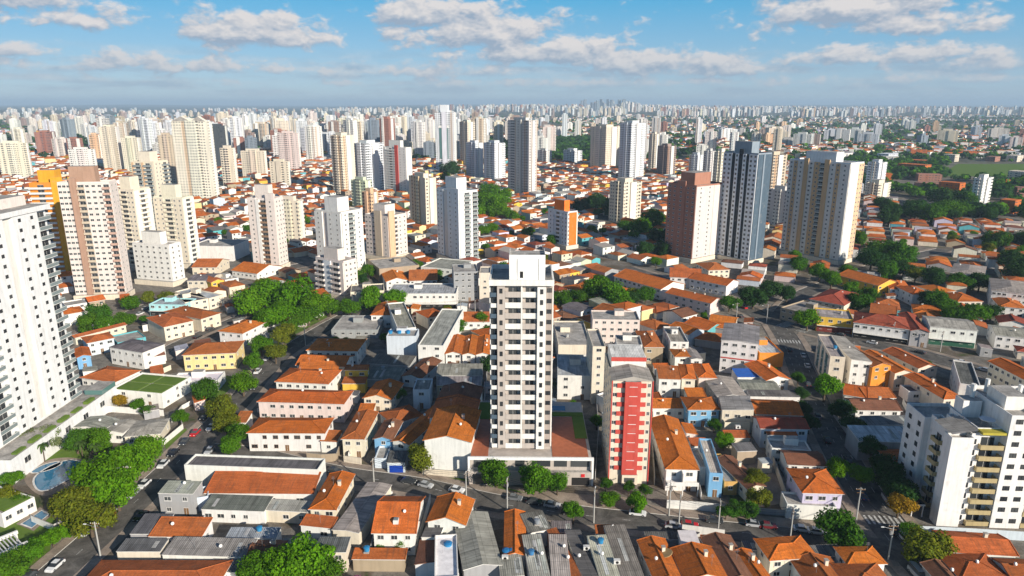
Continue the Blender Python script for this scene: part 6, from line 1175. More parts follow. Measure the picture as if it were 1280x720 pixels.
def make_palm(x, y, h, label):
    e = root('palm_tree', x, y); tag(e, label, 'palm tree'); t_ = link('trunk', PALM[1], e); t_.scale = (1, 1, h / 5); c = link('crown', PALM[0], e, (.07, .12, .03)); c.location = (0, 0, h); return e

# ------------------------------------------------------------------ cars
PAINT = dict(white=(.75, .75, .74), silver=(.45, .46, .47), grey=(.18, .19, .2), dark=(.05, .055, .06), black=(.015, .015, .017), red=(.55, .02, .02), maroon=(.16, .02, .025), navy=(.02, .05, .12))
def extrude_profile(b, prof, y0, y1, mat, inset=0.0, mats=None):
    n = len(prof); A = [(p[0], y0 + (inset if p[1] > .95 else 0), p[1]) for p in prof]; B = [(p[0], y1 - (inset if p[1] > .95 else 0), p[1]) for p in prof]
    for i in range(n):
        j = (i + 1) % n; b.face([A[i], B[i], B[j], A[j]][::-1], mats[i] if mats else mat)
    b.face(A, mat); b.face(B[::-1], mat)
def car_meshes(kind):
    if kind == 'van': L, Hh = 5.0, 2.2; body = [(-2.5, .3), (2.5, .3), (2.5, .95), (1.9, 1.15), (1.75, 1.2), (-2.45, 1.2)]; cab = [(1.75, 1.2), (1.2, 2.1), (-2.4, 2.15), (-2.45, 1.2)]
    else: L, Hh = 4.2, 1.5; body = [(-2.1, .28), (2.1, .28), (2.12, .62), (1.95, .80), (1.0, .92), (-1.8, .95), (-2.08, .80)]; cab = [(1.0, .92), (.35, 1.42), (-1.05, 1.46), (-1.75, .95)]
    W_ = .86; b = MB(); extrude_profile(b, body, -W_, W_, 'car_paint'); me_b = b.mesh('body')
    b = MB(); extrude_profile(b, cab, -W_ + .06, W_ - .06, 'window_glass', .14, ['window_glass', 'car_paint', 'window_glass', 'car_paint']); me_c = b.mesh('cabin')
    b = MB(); b.tube((0, -.11, 0), (0, .11, 0), .31, .31, 'rubber', 12); b.tube((0, -.125, 0), (0, .125, 0), .17, .17, 'steel', 10); me_w = b.mesh('wheel')
    b = MB(); b.box(-.04, .04, -.17, .17, -.08, .08, 'lamp_lens', bottom=True); me_h = b.mesh('headlight')
    b = MB(); b.box(-.04, .04, -.15, .15, -.1, .1, 'tail_lens', bottom=True); me_t = b.mesh('tail_light')
    return me_b, me_c, me_w, me_h, me_t, L
CARM = {k: car_meshes(k) for k in ('car', 'van')}
STREET = dict(a='on the cross street', b='on the tree-lined street', c='on the sloping street', d='on the avenue', e='on the wide side street', f='on the narrow lane')
cseen = {}
def make_car(x, y, ang, colr, k, kind='car'):
    mb_, mc, mw, mh, mt, L = CARM[kind]; e = root('van' if kind == 'van' else 'car', x, y, .075, ang + (180 if (k == 'b' and kind == 'van') or (k in 'c') else 0)); p = PAINT[colr]
    link('body', mb_, e, p); link('cabin', mc, e, p)
    for sx in (-L / 2 + .8, L / 2 - .8):
        for sy in (-.76, .76): place('wheel', mw, e, sx, sy, .31)
    for sy in (-.6, .6): place('headlight', mh, e, L / 2 - .0, sy, .66); place('tail_light', mt, e, -L / 2 + .03, sy, .72)
    e['category'] = 'van' if kind == 'van' else 'car'; e['group'] = 'cars along the streets'
    cseen.setdefault((colr, k, kind), []).append((y, x, e)); occ_rect(x, y - 2, 0, 4, 4, 0)
CARNEAR = dict(a=[('big white-fronted grey hall', 0)],)
for i, (x, y, a, c, k) in enumerate(CARS):
    make_car(x, y, a + rnd.uniform(-2, 2), c, k, 'van' if (k == 'b' and c == 'silver' and i < 48) else 'car')
for (c, k, kind), L in cseen.items():
    L.sort(key=lambda q: (q[0], q[1])) if k != 'a' else L.sort(key=lambda q: q[1])
    for i, (yy, xx, e) in enumerate(L):
        if len(L) == 1: e['label'] = f"single {c} {'van' if kind == 'van' else 'car'} {STREET[k]}"
        elif k == 'a': e['label'] = f"{ORD[i]} {c} car {STREET[k]} counted from the sloping street"
        else: e['label'] = f"{ORD[i]} {c} {'van' if kind == 'van' else 'car'} {STREET[k]} counted up from the lower edge"

# ------------------------------------------------------------------ poles and cables
POLEM = {}
def pole_mesh(lamp):
    if lamp in POLEM: return POLEM[lamp]
    b = MB(); b.tube((0, 0, 0), (0, 0, 9.2), .2, .13, 'concrete_post', 10); P = b.mesh('post')
    b = MB(); b.box(-1.1, 1.1, -.07, .07, 8.6, 8.75, 'wood', bottom=True); b.box(-.8, .8, -.06, .06, 7.7, 7.82, 'wood', bottom=True)
    for x in (-1, -.4, .4, 1): b.cyl(x, 0, 8.75, 9.0, .06, .04, 'lamp_lens', 6)
    A = b.mesh('crossarm')
    b = MB(); b.cyl(.42, 0, 6.6, 7.6, .28, .28, 'steel', 10); T = b.mesh('transformer')
    b = MB(); b.tube((0, 0, 7.9), (0, 2.2, 8.5), .045, .04, 'steel'); b.box(-.13, .13, 2.1, 2.75, 8.42, 8.56, 'lamp_lens', bottom=True); S = b.mesh('lamp_arm')
    POLEM[lamp] = (P, A, T, S); return POLEM[lamp]
pk = {}
for i, (x, y, a, k) in enumerate(POLES):
    P, A, T, S = pole_mesh(0); e = root('utility_pole', x, y, .1, a + 90); link('post', P, e); link('crossarm', A, e)
    if i % 3 == 0: link('transformer', T, e)
    if '2' in k or i % 2: s = link('lamp_arm', S, e); s.rotation_euler = (0, 0, R(-90))
    e['category'] = 'utility pole'; e['group'] = 'utility poles along the streets'; pk.setdefault(k[0], []).append((y if k[0] not in 'a' else x, e, x, y))
for k, L in pk.items():
    L.sort(key=lambda q: q[0])
    for i, q in enumerate(L):
        q[1]['label'] = f"{ORD[i]} concrete utility pole {STREET[k]} counted {'from the sloping street' if k == 'a' else 'up from the lower edge'}"
    for i in range(len(L) - 1):
        (_, _, x0, y0), (_, _, x1, y1) = L[i], L[i + 1]
        if math.hypot(x1 - x0, y1 - y0) > 70: continue
        b = MB()
        for off in (-.9, 0, .9):
            pts = []
            for s in range(7):
                u = s / 6; pts.append((x0 + (x1 - x0) * u, y0 + (y1 - y0) * u + off, 8.9 - 1.0 * 4 * u * (1 - u)))
            for s in range(6): b.tube(pts[s], pts[s + 1], .03, .03, 'rubber', 4)
        o = b.build('power_line'); tag(o, f"sagging power cables between {ORD[i]} and {ORD[i + 1]} pole {STREET[k]}", 'power line')

# ------------------------------------------------------------------ walls, pools, tanks and other small things
def garden_wall(pts, h, label, col='white', th=.2):
    b = MB()
    for (x0, y0), (x1, y1) in zip(pts, pts[1:]):
        L = math.hypot(x1 - x0, y1 - y0); M = Matrix.Translation((x0, y0, 0)) @ Matrix.Rotation(math.atan2(y1 - y0, x1 - x0), 4, 'Z'); b.box(0, L - .003, -th / 2, th / 2, 0, h, 'plaster', 'slab', False, M)
    o = b.build('garden_wall', None, C[col]); tag(o, label, 'garden wall'); return o
for p, h_, l_, c_ in WALLS: garden_wall(p, h_, l_, c_)
def flat_poly(name, pts, z, mat, kind='structure'):
    b = MB(); ar = sum(p[0] * q_[1] - q_[0] * p[1] for p, q_ in zip(pts, pts[1:] + pts[:1])); pts = pts if ar > 0 else pts[::-1]
    b.face([(x, y, z) for x, y in pts], mat); o = b.build(name); o['kind'] = kind; return o
for i, p in enumerate(LAWNS): flat_poly('lawn', p, .012 + i * .0006, 'lawn')
for i, p in enumerate(YARDS): flat_poly('yard_ground', p, .013 + i * .0006, 'pavement')
PL = ['large curved swimming pool beside the roadside trees', 'small oval pool on the sandy terrace', 'narrow lap pool beside the white pool house']
def smooth_closed(pts):
    n = len(pts); out = []
    for i in range(n):
        p0, p1, p2, p3 = (Vector(pts[(i + k) % n]) for k in (-1, 0, 1, 2))
        for s in range(4):
            u = s / 4; v = .5 * ((2 * p1) + (p2 - p0) * u + (2 * p0 - 5 * p1 + 4 * p2 - p3) * u * u + (3 * p1 - p0 - 3 * p2 + p3) * u ** 3); out.append((v.x, v.y))
    return out
for i, p in enumerate(DECKS): flat_poly('pool_terrace', smooth_closed(p) if i == 0 else p, .05, 'pavement')
for i, p in enumerate(POOLS):
    sp = smooth_closed(p) if i < 2 else p; ar = sum(a[0] * c_[1] - c_[0] * a[1] for a, c_ in zip(sp, sp[1:] + sp[:1])); sp = sp if ar > 0 else sp[::-1]
    cx, cy = sum(a[0] for a in sp) / len(sp), sum(a[1] for a in sp) / len(sp); e = root('swimming_pool', cx, cy, 0); tag(e, PL[i], 'swimming pool')
    b = MB(); b.face([(x - cx, y - cy, .10) for x, y in sp], 'pool_water'); b.build('water', e)
    b = MB()
    for (x0, y0), (x1, y1) in zip(sp, sp[1:] + sp[:1]):
        o0, o1 = Vector((x0 - cx, y0 - cy)), Vector((x1 - cx, y1 - cy)); k = 1 + .5 / max(2, o0.length); k1 = 1 + .5 / max(2, o1.length)
        b.face([(o0.x * k, o0.y * k, .16), (o1.x * k1, o1.y * k1, .16), (o1.x, o1.y, .16), (o0.x, o0.y, .16)], 'white_trim')
    b.build('coping', e); 
    for a in sp: occ_rect(a[0], a[1] - 1, 0, 2, 2, 1)
    occ_rect(cx, cy - 3, 0, 8, 6, 1)
for (x, y, z, l_) in TANKS:
    e = root('water_tank', x, y, z - (1.2 if z > 3.5 else 0)); tag(e, l_, 'water tank', 'blue rooftop water tanks')
    b = MB(); b.cyl(0, 0, .55, 1.7, .75, .95, 'painted', 16); b.build('tank', e, (.03, .25, .5)); b = MB(); b.cyl(0, 0, 1.703, 1.95, 1.0, .5, 'painted', 16); b.build('lid', e, (.02, .18, .42))
    b = MB(); b.box(-.8, .8, -.8, .8, 0, .547, 'slab'); b.build('base', e)
e = root('straw_disc', DISC[0], DISC[1], 5.35); b = MB(); b.cyl(0, 0, 0, .12, 1.5, 1.45, 'straw', 24); e2 = b.build('disc', e); e.rotation_euler = (0, R(-17), 0); tag(e, 'round straw disc lying on the orange gabled roof', 'disc')
for i, (x, y, z) in enumerate(SKYL):
    e = root('skylight', x, y, z - .3); e['category'] = 'skylight'; b = MB(); b.box(-.6, .6, -.6, .6, -.8, .55, 'white_trim'); b.build('frame', e); b = MB(); b.box(-.5, .5, -.5, .5, .553, .7, 'pale_glass'); b.build('pane', e); later(e, 'white roof skylight box', x, y)
for i, (x, y, h_) in enumerate(PALMS):
    e = make_palm(x, y, h_, ''); e['group'] = 'palms of the pool garden'; later(e, 'palm with arching fronds', x, y)
# pergola in the lower west corner
e = root('pergola', -117.0, 133.5, 0, 52); tag(e, 'white pergola with slatted roof in the lower west corner', 'pergola')
b = MB()
for k in range(14): b.box(-5 + k * .72, -4.75 + k * .72, -3, 3, 3.0, 3.2, 'white_trim', bottom=True)
b.build('slat', e); b = MB(); b.box(-5.6, 5.6, -3.6, -3.003, 2.6, 3.35, 'plaster', bottom=True); b.box(-5.6, 5.6, 3.003, 3.6, 2.6, 3.35, 'plaster', bottom=True); b.build('beam', e, C['white'])
for sx in (-5.2, 5.2):
    for sy in (-3.3, 3.3): b = MB(); b.box(sx - .2, sx + .2, sy - .2, sy + .2, 0, 2.597, 'plaster'); b.build('post', e, C['white'])
# bougainvillea at the lower edge
e = root('bougainvillea', -33.0, 123.5, 0); tag(e, 'purple-flowering bush at the lower edge beside the bright green tree', 'bush'); c_ = link('crown', CROWNS[2], e, TCOL['p']); c_.location = (0, 0, 1.6); c_.scale = (.5, .42, .45); t2 = link('trunk', TRUNKS[0], e); t2.scale = (.3, .3, .3)
for i, (x, y) in enumerate(((16.5, 131), (22.5, 126), (68.5, 189), (-1.5, 128))):
    e = root('air_conditioner', x, y, (4.7, 4.9, 5.0, 4.4)[i]); e['category'] = 'air conditioner'; e['group'] = 'rooftop air conditioners'; b = MB(); b.box(-.7, .7, -.4, .4, 0, .9, 'white_trim'); b.build('casing', e); b = MB(); b.tube((0, -.42, .45), (0, -.401, .45), .34, .34, 'dark_opening', 12); b.build('fan_grille', e); later(e, 'white rooftop air conditioner', x, y)
rt = random.Random(12)
for (nm, lb, x, y, rot, w, d, h, roof, wall, rc, o_) in ROOFTOPS:
    if rt.random() < .68: continue
    u, v = rt.uniform(-.3, .3) * w, d * rt.uniform(.3, .8); ca, sa = math.cos(R(rot)), math.sin(R(rot)); zz = h - .55 if roof == 'flat' else h + .15 + (o_.get('rise', .1 if rc not in TILE else .18) * v if roof == 'shf' else .25)
    X_, Y_ = x + ca * u - sa * v, y + sa * u + ca * v
    e = root('water_tank', X_, Y_, zz); e['category'] = 'water tank'; e['group'] = 'blue rooftop water tanks'; cc_ = rt.choice(((.03, .25, .5), (.05, .2, .42), (.5, .5, .48), (.30, .33, .36)))
    b = MB(); b.cyl(0, 0, .3, 1.25, .55, .7, 'painted', 14); b.build('tank', e, cc_); b = MB(); b.cyl(0, 0, 1.253, 1.42, .74, .4, 'painted', 14); b.build('lid', e, tuple(k_ * .8 for k_ in cc_)); b = MB(); b.box(-.6, .6, -.6, .6, -.3, .297, 'slab'); b.build('base', e)
    later(e, 'blue water tank' if cc_[0] < .1 else 'grey water tank', X_, Y_)
for e in (0,): pass
resolve('small')

# ------------------------------------------------------------------ blocks of ordinary houses behind the named ones
ROOFD = dict(orange='orange', redorange='red-orange', rust='rust-brown', brown='dark brown', darkred='dark red', fibre='grey fibre', dark='dark grey', metal='pale metal', slab='flat concrete')
FORMD = dict(hip='hipped', gx='gabled', gy='gabled', hf='hipped', flat='flat-topped', shf='pent-roofed')
WALLD = dict(white='white', cream='cream', palepink='pale pink', tan='tan', yellow='yellow', butter='butter', paleblue='pale blue', grey='grey', lilac='lilac', teal='teal', blue='blue', orangewall='orange', palegreen='pale green')
cand = []
def in_view(x, y, m=1.03): return y > 150 and abs(x) < (.765 * y + 24) * m
PARK = lambda x, y: (x / y > .55 and 590 < y < 1350) or (x / y > .44 and 760 < y < 1350) or (.055 < x / y < .17 and 1250 < y < 2000)
def lattice(ang, region, ymax, seed):
    q = random.Random(seed); ca, sa = math.cos(R(ang)), math.sin(R(ang)); T = int(1900 / 34)
    for bi in range(-T, T):
        for bj in range(-22, 23):
            for row in (0, 1):
                s = bj * 96.0 + q.uniform(0, 3)
                while s < bj * 96 + 86:
                    w = q.uniform(6.5, 11.5); d = q.uniform(9, 13.5); t0 = bi * 34.0 + (3.0 if row == 0 else 31.0); sc = s + w / 2
                    x, y = ca * sc - sa * t0, sa * sc + ca * t0 + 700; rot = ang + (0 if row == 0 else 180); s += w + (q.uniform(0, 1.2) if q.random() < .8 else 7)
                    if y < 190 or y > ymax or not region(x, y) or not in_view(x, y) or PARK(x, y): continue
                    cand.append((math.hypot(x, y), x, y, rot, w, d, q.random(), q.random(), q.random(), q.random()))
lattice(43, lambda x, y: x < -45, 1250, 1); lattice(36, lambda x, y: -45 <= x < .30 * y, 1250, 2); lattice(64, lambda x, y: x >= .30 * y, 1250, 3)
cand.sort(); OCC0 = OCC; OCC = set(OCC0)
def free0(x, y, rot, w, d):
    ca, sa = math.cos(R(rot)), math.sin(R(rot))
    for i in (-w / 2, 0, w / 2):
        for j in (0, d / 2, d):
            if (round((x + ca * i - sa * j) / 3), round((y + sa * i + ca * j) / 3)) in OCC0: return False
    return True
mass = MB(); nind = len(HOUSES); massn = 0
LOTTREES = []; SMALLT = []
FAVW = ['white'] * 14 + ['cream'] * 6 + ['palepink'] * 3 + ['tan', 'tan', 'yellow', 'butter', 'paleblue', 'paleblue', 'grey', 'grey', 'lilac', 'teal', 'palegreen']
FAVR = ['redorange'] * 8 + ['rust'] * 7 + ['orange'] * 6 + ['brown', 'brown', 'darkred', 'darkred', 'fibre', 'fibre', 'fibre', 'dark', 'slab']
GROUPH = 'houses filling the blocks'
for (dist, x, y, rot, w, d, r1, r2, r3, r4) in cand:
    if not free0(x, y, rot, w, d): continue
    ca, sa = math.cos(R(rot)), math.sin(R(rot)); cx, cy = x - sa * d / 2, y + ca * d / 2
    if r1 < .10: LOTTREES.append((cx, cy, r2, r3)); occ_rect(x, y, rot, w, d, 0); continue
    wall = FAVW[int(r2 * len(FAVW))]; rc = FAVR[int(r3 * len(FAVR))]; h = 3.2 if r4 < .62 else 5.6 if r4 < .97 else 8.0
    roof = 'flat' if rc == 'slab' else ('hip', 'gx', 'gy', 'hip')[int(r4 * 97) % 4] if rc in TILE else ('shf', 'gy')[int(r4 * 97) % 2]
    if nind < 296:
        e = make_house('house', '', x, y, rot, w, d, h, roof, wall, rc, {}, detail=1 if dist < 520 else 0, group=GROUPH)
        HINFO.pop(); nind += 1
        later(e, f"{ROOFD[rc]} {FORMD[roof]} house with {WALLD[wall]} walls", cx, cy)
    else:
        occ_rect(x, y, rot, w, d, 0)
        rm = 'roof_tile' if rc in TILE else 'plaster'
        span = w if roof == 'gy' or (roof == 'hip' and w <= d) else d
        wb, rb = roof_parts(w, d, h, roof, span / 2 * .3 if roof != 'shf' else d * .1, .3, rm + '_mixed', 'plaster_mixed')
        M = Matrix.Translation((x, y, 0)) @ Matrix.Rotation(R(rot), 4, 'Z'); kw = vary(C[wall], .1) + (1,); kr = vary(C[rc], .16) + (1,)
        for bb, kk in ((wb, kw), (rb, kr)):
            for f_, mi_ in zip(bb.f, bb.mi):
                mn = bb.mats[mi_]
                if mn == 'white_trim': continue
                mass.cur = kk; mass.face([tuple(M @ Vector(bb.v[i])) for i in f_], mn)
        if dist < 900:
            mass.cur = (.05, .05, .055, 1)
            for f in range(2 if h > 5 else 1):
                for i in range(2):
                    uu = (i - .5) * w * .5; z = f * 3 + 1.0; mass.face([tuple(M @ Vector(p)) for p in ((uu - .6, -.03, z), (uu + .6, -.03, z), (uu + .6, -.03, z + 1.2), (uu - .6, -.03, z + 1.2))], 'plaster_mixed')
        massn += 1
# small roofs and bushes that fill the yards between the named houses
qf = random.Random(3); nsh = 0
for i in range(5200):
    y = qf.uniform(118, 345); x = qf.uniform(-.8, .8) * y
    if x < -95 and y < 205: continue
    w, d = qf.uniform(3.2, 6.5), qf.uniform(3.2, 7.5); rot = 0 if abs(x) < 100 else (-20 if x > 0 else 30)
    if not in_view(x, y, 1.0) or y < 118: continue
    if not free_rect(x, y, rot, w + .6, d + .6): continue
    r_ = qf.random()
    if nsh < 190 and r_ < .62:
        nsh += 1; rc = qf.choice(('fibre', 'fibre', 'rust', 'rust', 'redorange', 'dark', 'metal', 'slab', 'brown', 'orange')); rf = 'flat' if rc == 'slab' else qf.choice(('shf', 'shl', 'shr', 'gy'))
        wl_ = qf.choice(('white', 'white', 'cream', 'grey', 'palepink')); e = make_house('shed', '', x, y, rot, w, d, qf.uniform(2.4, 3.6), rf, wl_, rc, {}, detail=1 if r_ < .3 else 0, group='sheds in the yards')
        HINFO.pop(); later(e, f"{ROOFD[rc]} roofed {WALLD[wl_]} yard shed", x, y)
    elif r_ < .84: SMALLT.append((x, y, qf.uniform(1.2, 2.4), 'bmdmo'[i % 5])); occ_rect(x, y, 0, 2, 2, 0)
resolve('shed')
# farther low houses and sheds, coarser, out to the far belts
q = random.Random(77)
for i in range(9000):
    y = 1150 * (5.2 ** q.random()); x = q.uniform(-.80, .80) * y
    if PARK(x, y): continue
    g = math.sin(x * .004 + 1) * math.sin(y * .0031 + x * .001) + .45 * math.sin(x * .013) * math.sin(y * .011)
    if g < -.30: continue
    big = q.random() < .05; w = q.uniform(25, 70) if big else q.uniform(8, 17); d = q.uniform(20, 45) if big else q.uniform(9, 17); h = q.uniform(5, 9) if big else q.choice((4, 6, 6, 8, 11)); z = zg(x, y); rot = q.choice((36, 43, 64, -20))
    M = Matrix.Translation((x, y, z)) @ Matrix.Rotation(R(rot), 4, 'Z'); X = w / 2
    mass.cur = vary(C[q.choice(FAVW)], .15) + (1,)
    P = [M @ Vector(p) for p in ((-X, 0, 0), (X, 0, 0), (X, d, 0), (-X, d, 0), (-X, 0, h), (X, 0, h), (X, d, h), (-X, d, h))]
    for a in ((0, 1, 5, 4), (1, 2, 6, 5), (2, 3, 7, 6), (3, 0, 4, 7)): mass.face([tuple(P[k]) for k in a], 'plaster_mixed')
    rr_ = q.choice(FAVR); rr_ = q.choice(('metal', 'white', 'slab')) if big else rr_; mass.cur = vary(C[rr_], .15) + (1,)
    t0, t1 = M @ Vector((-X, d / 2, h + w * .0 + 2.0)), M @ Vector((X, d / 2, h + 2.0))
    mass.face([tuple(P[4]), tuple(P[5]), tuple(t1), tuple(t0)], 'roof_tile_mixed' if rr_ in TILE else 'plaster_mixed'); mass.face([tuple(P[6]), tuple(P[7]), tuple(t0), tuple(t1)], 'roof_tile_mixed' if rr_ in TILE else 'plaster_mixed')
    mass.face([tuple(P[5]), tuple(P[6]), tuple(t1)], 'plaster_mixed'); mass.face([tuple(P[7]), tuple(P[4]), tuple(t0)], 'plaster_mixed')
o = mass.build('distant_housing', None, None, True); o['kind'] = 'stuff'; o['label'] = 'sea of distant low houses with orange and grey roofs'
resolve('house')

# ------------------------------------------------------------------ more towers: the dense cluster and the far skyline
q = random.Random(21)
TC = ['white'] * 7 + ['cream'] * 4 + ['coolwhite'] * 7 + ['pinkwhite'] * 3 + ['paleyellow'] + ['tan2', 'slate', 'brickpink', 'grey2', 'brownish'] + ['tan2', 'grey2', 'grey2', 'palepink', 'orangepale', 'brownish', 'slate', 'maroon']
TDN = dict(white='white', cream='cream', coolwhite='cool white', pinkwhite='pinkish white', paleyellow='pale yellow', tan2='tan', grey2='grey', palepink='pink', orangepale='pale orange', brownish='brown-grey', slate='slate', maroon='maroon', brickpink='brick-red')
ntow = len(TOWERS) + 2
spots = []; far0 = []
def spot(x, y, h, w, d, rot): spots.append((math.hypot(x, y), x, y, h, w, d, rot))
for i in range(860):      # dense cluster beyond the first streets
    t_ = q.gauss(-.26, .22); y = 680 + 1500 * q.random() ** 1.25; spot(t_ * y, y, q.choice((30, 38, 45, 52, 58, 64, 70)) * q.uniform(.85, 1.1), q.uniform(13, 24), q.uniform(13, 22), q.choice((-20, -14, -8, 5)))
for i in range(46):
    t_ = q.uniform(.06, .40); y = 860 + 600 * q.random(); spot(t_ * y, y, q.uniform(28, 58), q.uniform(13, 20), q.uniform(13, 20), q.choice((-28, -34, -22)))
for i in range(24):
    t_ = q.uniform(.3, .78); y = 1400 + 900 * q.random(); spot(t_ * y, y, q.uniform(18, 36), q.uniform(18, 50), q.uniform(14, 20), q.choice((-28, -34, 10)))
for i in range(260):
    t_ = q.choice((q.uniform(-.8, .05), q.uniform(-.8, .05), q.uniform(-.8, .05), q.uniform(-.8, .05), q.uniform(0, .8))); y = 2100 + 2300 * q.random(); spot(t_ * y, y, q.uniform(25, 58) * (1 if t_ < 0 else .7), q.uniform(14, 26), q.uniform(14, 24), q.choice((-28, -14, 10)))
for i in range(3000):
    t_ = q.choice((q.uniform(-.85, .9), q.gauss(.22, .22), q.gauss(.22, .26))); y = (4300 if t_ < 0 else 5200) + 5200 * q.random() ** .8
    cl = math.sin(t_ * 31 + y * .0009) + math.sin(t_ * 67 - y * .0013); 
    if cl < -.7: continue
    h = q.uniform(30, 66) * (1.0 if t_ > -.12 else .7)
    if abs(t_ - .145) < .035 and y > 7000: h *= q.uniform(1.0, 1.7)
    spot(t_ * y, y, h, q.uniform(13, 26), q.uniform(13, 24), q.choice((-28, -14, 10, 30)))
for i in range(60):
    t_ = q.uniform(.44, .86); y = q.uniform(640, 1400)
    if 920 < y < 1240 and t_ > .6: continue
    w_, d_ = q.uniform(14, 44), q.uniform(12, 22); far0.append((t_ * y, y, q.uniform(5, 15), w_, d_, q.choice((-54, 36, -20))))
spots.sort(); far = MB()
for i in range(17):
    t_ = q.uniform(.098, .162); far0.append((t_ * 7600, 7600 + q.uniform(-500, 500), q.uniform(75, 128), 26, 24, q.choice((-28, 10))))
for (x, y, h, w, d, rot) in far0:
    if not free_rect(x, y, rot, w, d): continue
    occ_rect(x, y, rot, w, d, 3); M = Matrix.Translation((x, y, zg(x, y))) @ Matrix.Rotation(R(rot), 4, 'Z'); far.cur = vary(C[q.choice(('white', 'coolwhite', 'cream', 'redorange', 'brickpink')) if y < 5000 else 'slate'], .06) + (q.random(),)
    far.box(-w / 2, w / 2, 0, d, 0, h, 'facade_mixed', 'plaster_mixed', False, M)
taken = []
VIEWY = [(l[1] / l[2], l[2]) for l in LM]
for (dist, x, y, h, w, d, rot) in spots:
    if abs(x) > .8 * y + 30 or (PARK(x, y)): continue
    if not free_rect(x, y, rot, w + 4, d + 4): continue
    occ_rect(x, y, rot, w, d, 3)
    cn = TC[int(q.random() * len(TC))]; z = zg(x, y)
    if ntow < 296:
        ntow += 1; e = root('apartment_tower', x, y, z, rot); e['category'] = 'apartment tower'; e['group'] = 'apartment towers of the skyline'
        core_box(e, w, d, 0, h, vary(C[cn], .05), mat='facade')
        bc = C['white'] if q.random() < .5 else vary(C[cn], .12); bw = w * q.uniform(.16, .3); bx0 = w * q.uniform(-.3, .05)
        b = MB(); b.box(bx0, bx0 + bw, -1.3, -.01, 0, h + q.choice((0, 2.2)), 'facade' if q.random() < .5 else 'plaster', 'slab', True); b.build('front_bay', e, bc)
        b = MB(); y_ = d * q.uniform(.15, .4); b.box(w / 2 + .01, w / 2 + 1.2, y_, y_ + d * .35, 0, h - .5, 'facade' if q.random() < .5 else 'plaster', 'slab', True); b.build('side_bay', e, bc)
        if q.random() < .5: b = MB(); b.tube((0, d * .5, h), (0, d * .5, h + q.uniform(6, 12)), .12, .06, 'steel', 5); b.build('mast', e)
        roof_box(e, -w * .28, w * .2, d * .2, d * .7, h - .8, h + q.uniform(2, 5), vary(C[cn], .05))
        later(e, f"{'tall ' if h > 58 else 'low ' if h < 36 else ''}{TDN[cn]} tower", x, y)
    else:
        M = Matrix.Translation((x, y, z)) @ Matrix.Rotation(R(rot), 4, 'Z'); far.cur = vary(C[cn], .06) + (q.random(),)
        far.box(-w / 2, w / 2, 0, d, -5, h, 'facade_mixed', 'plaster_mixed', False, M); bw_ = w * .3; bx_ = w * q.uniform(-.45, .15); far.box(bx_, bx_ + bw_, -1.6, -.02, -5, h + q.choice((0, 0, 3)), 'plaster_mixed', None, False, M); far.box(-w * .25, w * .2, d * .2, d * .7, h, h + q.uniform(2, 5), 'plaster_mixed', None, False, M)
o = far.build('far_skyline', None, None, True); o['kind'] = 'stuff'; o['label'] = 'far skyline of pale apartment towers'
resolve('tower')

# ------------------------------------------------------------------ trees of the blocks and the distant wood
q = random.Random(5); tl = []
for (x, y, rr_, k_) in SMALLT: tl.append((math.hypot(x, y), x, y, rr_, k_))
for (x, y, r2, r3) in LOTTREES: tl.append((math.hypot(x, y), x, y, 2.6 + 2.6 * r2, 'bmdkom'[int(r3 * 6)]))
FIELD = lambda x, y: 930 < y < 1230 and x / y > .63
for i in range(1700):
    t_ = q.uniform(.40, .90); y = q.uniform(590, 1500); x = t_ * y
    if not PARK(x, y) and q.random() < .75: continue
    if math.sin(x * .021) * math.sin(y * .017 + x * .004) > .12: continue
    tl.append((math.hypot(x, y), x, y, q.uniform(4.5, 8.5), 'dkdkm'[i % 5]))
for i in range(700):
    t_ = q.uniform(.055, .17); y = q.uniform(1250, 2000); tl.append((math.hypot(t_ * y, y), t_ * y, y, q.uniform(6, 10), 'kdk'[i % 3]))
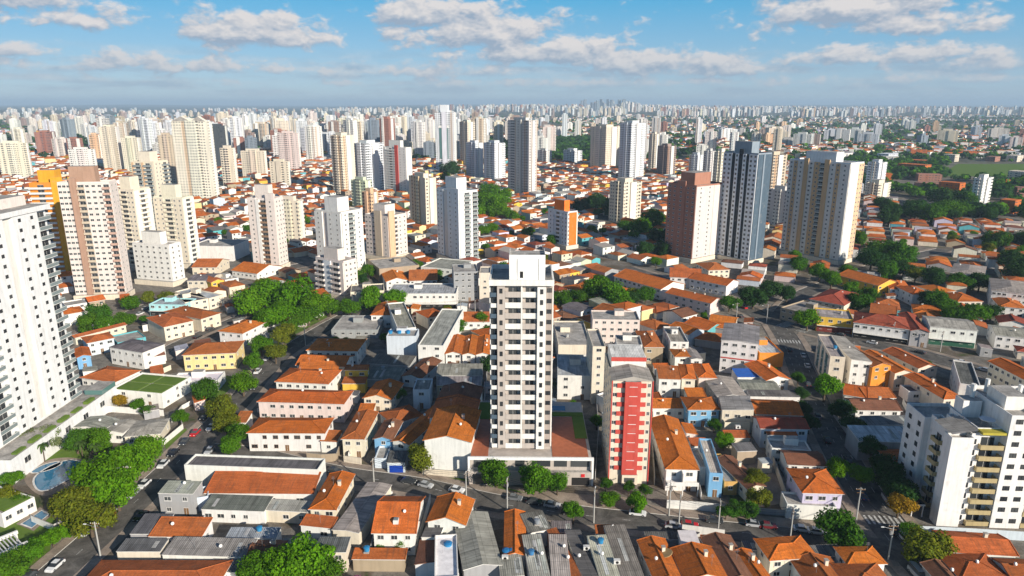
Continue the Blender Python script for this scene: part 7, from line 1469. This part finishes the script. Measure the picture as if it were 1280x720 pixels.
for i in range(9000):
    y = 900 * (6 ** q.random()); x = q.uniform(-.82, .82) * y; g = math.sin(x * .004 + 1) * math.sin(y * .0031 + x * .001) + .45 * math.sin(x * .013) * math.sin(y * .011)
    if g > .1 and q.random() < .55: continue
    tl.append((math.hypot(x, y), x, y, q.uniform(4, 9), 'kkdm'[i % 4]))
tl.sort(); wood = MB()
for (dist, x, y, r, k) in tl:
    if FIELD(x, y): continue
    if dist > 650 and not free_rect(x, y, 0, r, r): continue
    if NTREE < 294: make_tree(x, y, r * .95 + .8, r, k); continue
    z0 = zg(x, y); c = TCOL[k]; n = 46 if y < 1500 else 22; sz = r * (.30 if y < 1500 else .45)
    for i in range(n):
        v = Vector((q.gauss(0, 1), q.gauss(0, 1), abs(q.gauss(0, 1)) * .9 - .25)).normalized(); p = Vector((x, y, z0 + r * .75)) + Vector((v.x * r, v.y * r, v.z * r * .8)) * q.uniform(.7, 1.05)
        nn = (v + Vector((q.gauss(0, .4), q.gauss(0, .4), q.gauss(0, .4)))).normalized(); u = nn.orthogonal().normalized() * sz; w = nn.cross(u); kk = q.uniform(.7, 1.3)
        wood.cur = (c[0] * kk, c[1] * kk, c[2] * kk, 1); wood.face([p - u, p - w, p + u, p + w], 'leaf_mixed')
o = wood.build('distant_trees', None, None, True); o['kind'] = 'stuff'; o['label'] = 'distant tree crowns of the park and city gardens'
resolve('tree')
b = MB(); pts = [(x, y) for (x, y) in ((610, 985), (1050, 975), (1250, 1190), (770, 1195))]
b.face([(x, y, .05) for x, y in pts], 'lawn'); o = b.build('lawn'); o['kind'] = 'structure'

# ------------------------------------------------------------------ haze: one even box of air round the whole city
m, t = newmat('haze'); pv = t.n('ShaderNodeVolumePrincipled'); pv.inputs['Color'].default_value = (.60, .80, 1.0, 1); pv.inputs['Density'].default_value = 8.6e-5; pv.inputs['Anisotropy'].default_value = 0.0
t.out(None, pv.outputs[0]); m.cycles.homogeneous_volume = True if hasattr(m.cycles, 'homogeneous_volume') else None
b = MB(); b.box(-50000, 50000, -400, 40000, -3, 240, 'haze', None, True); o = b.build('haze'); o['kind'] = 'stuff'
print('houses', nind, 'mass', massn, 'towers', ntow, 'trees', NTREE, 'objects', len(bpy.data.objects))
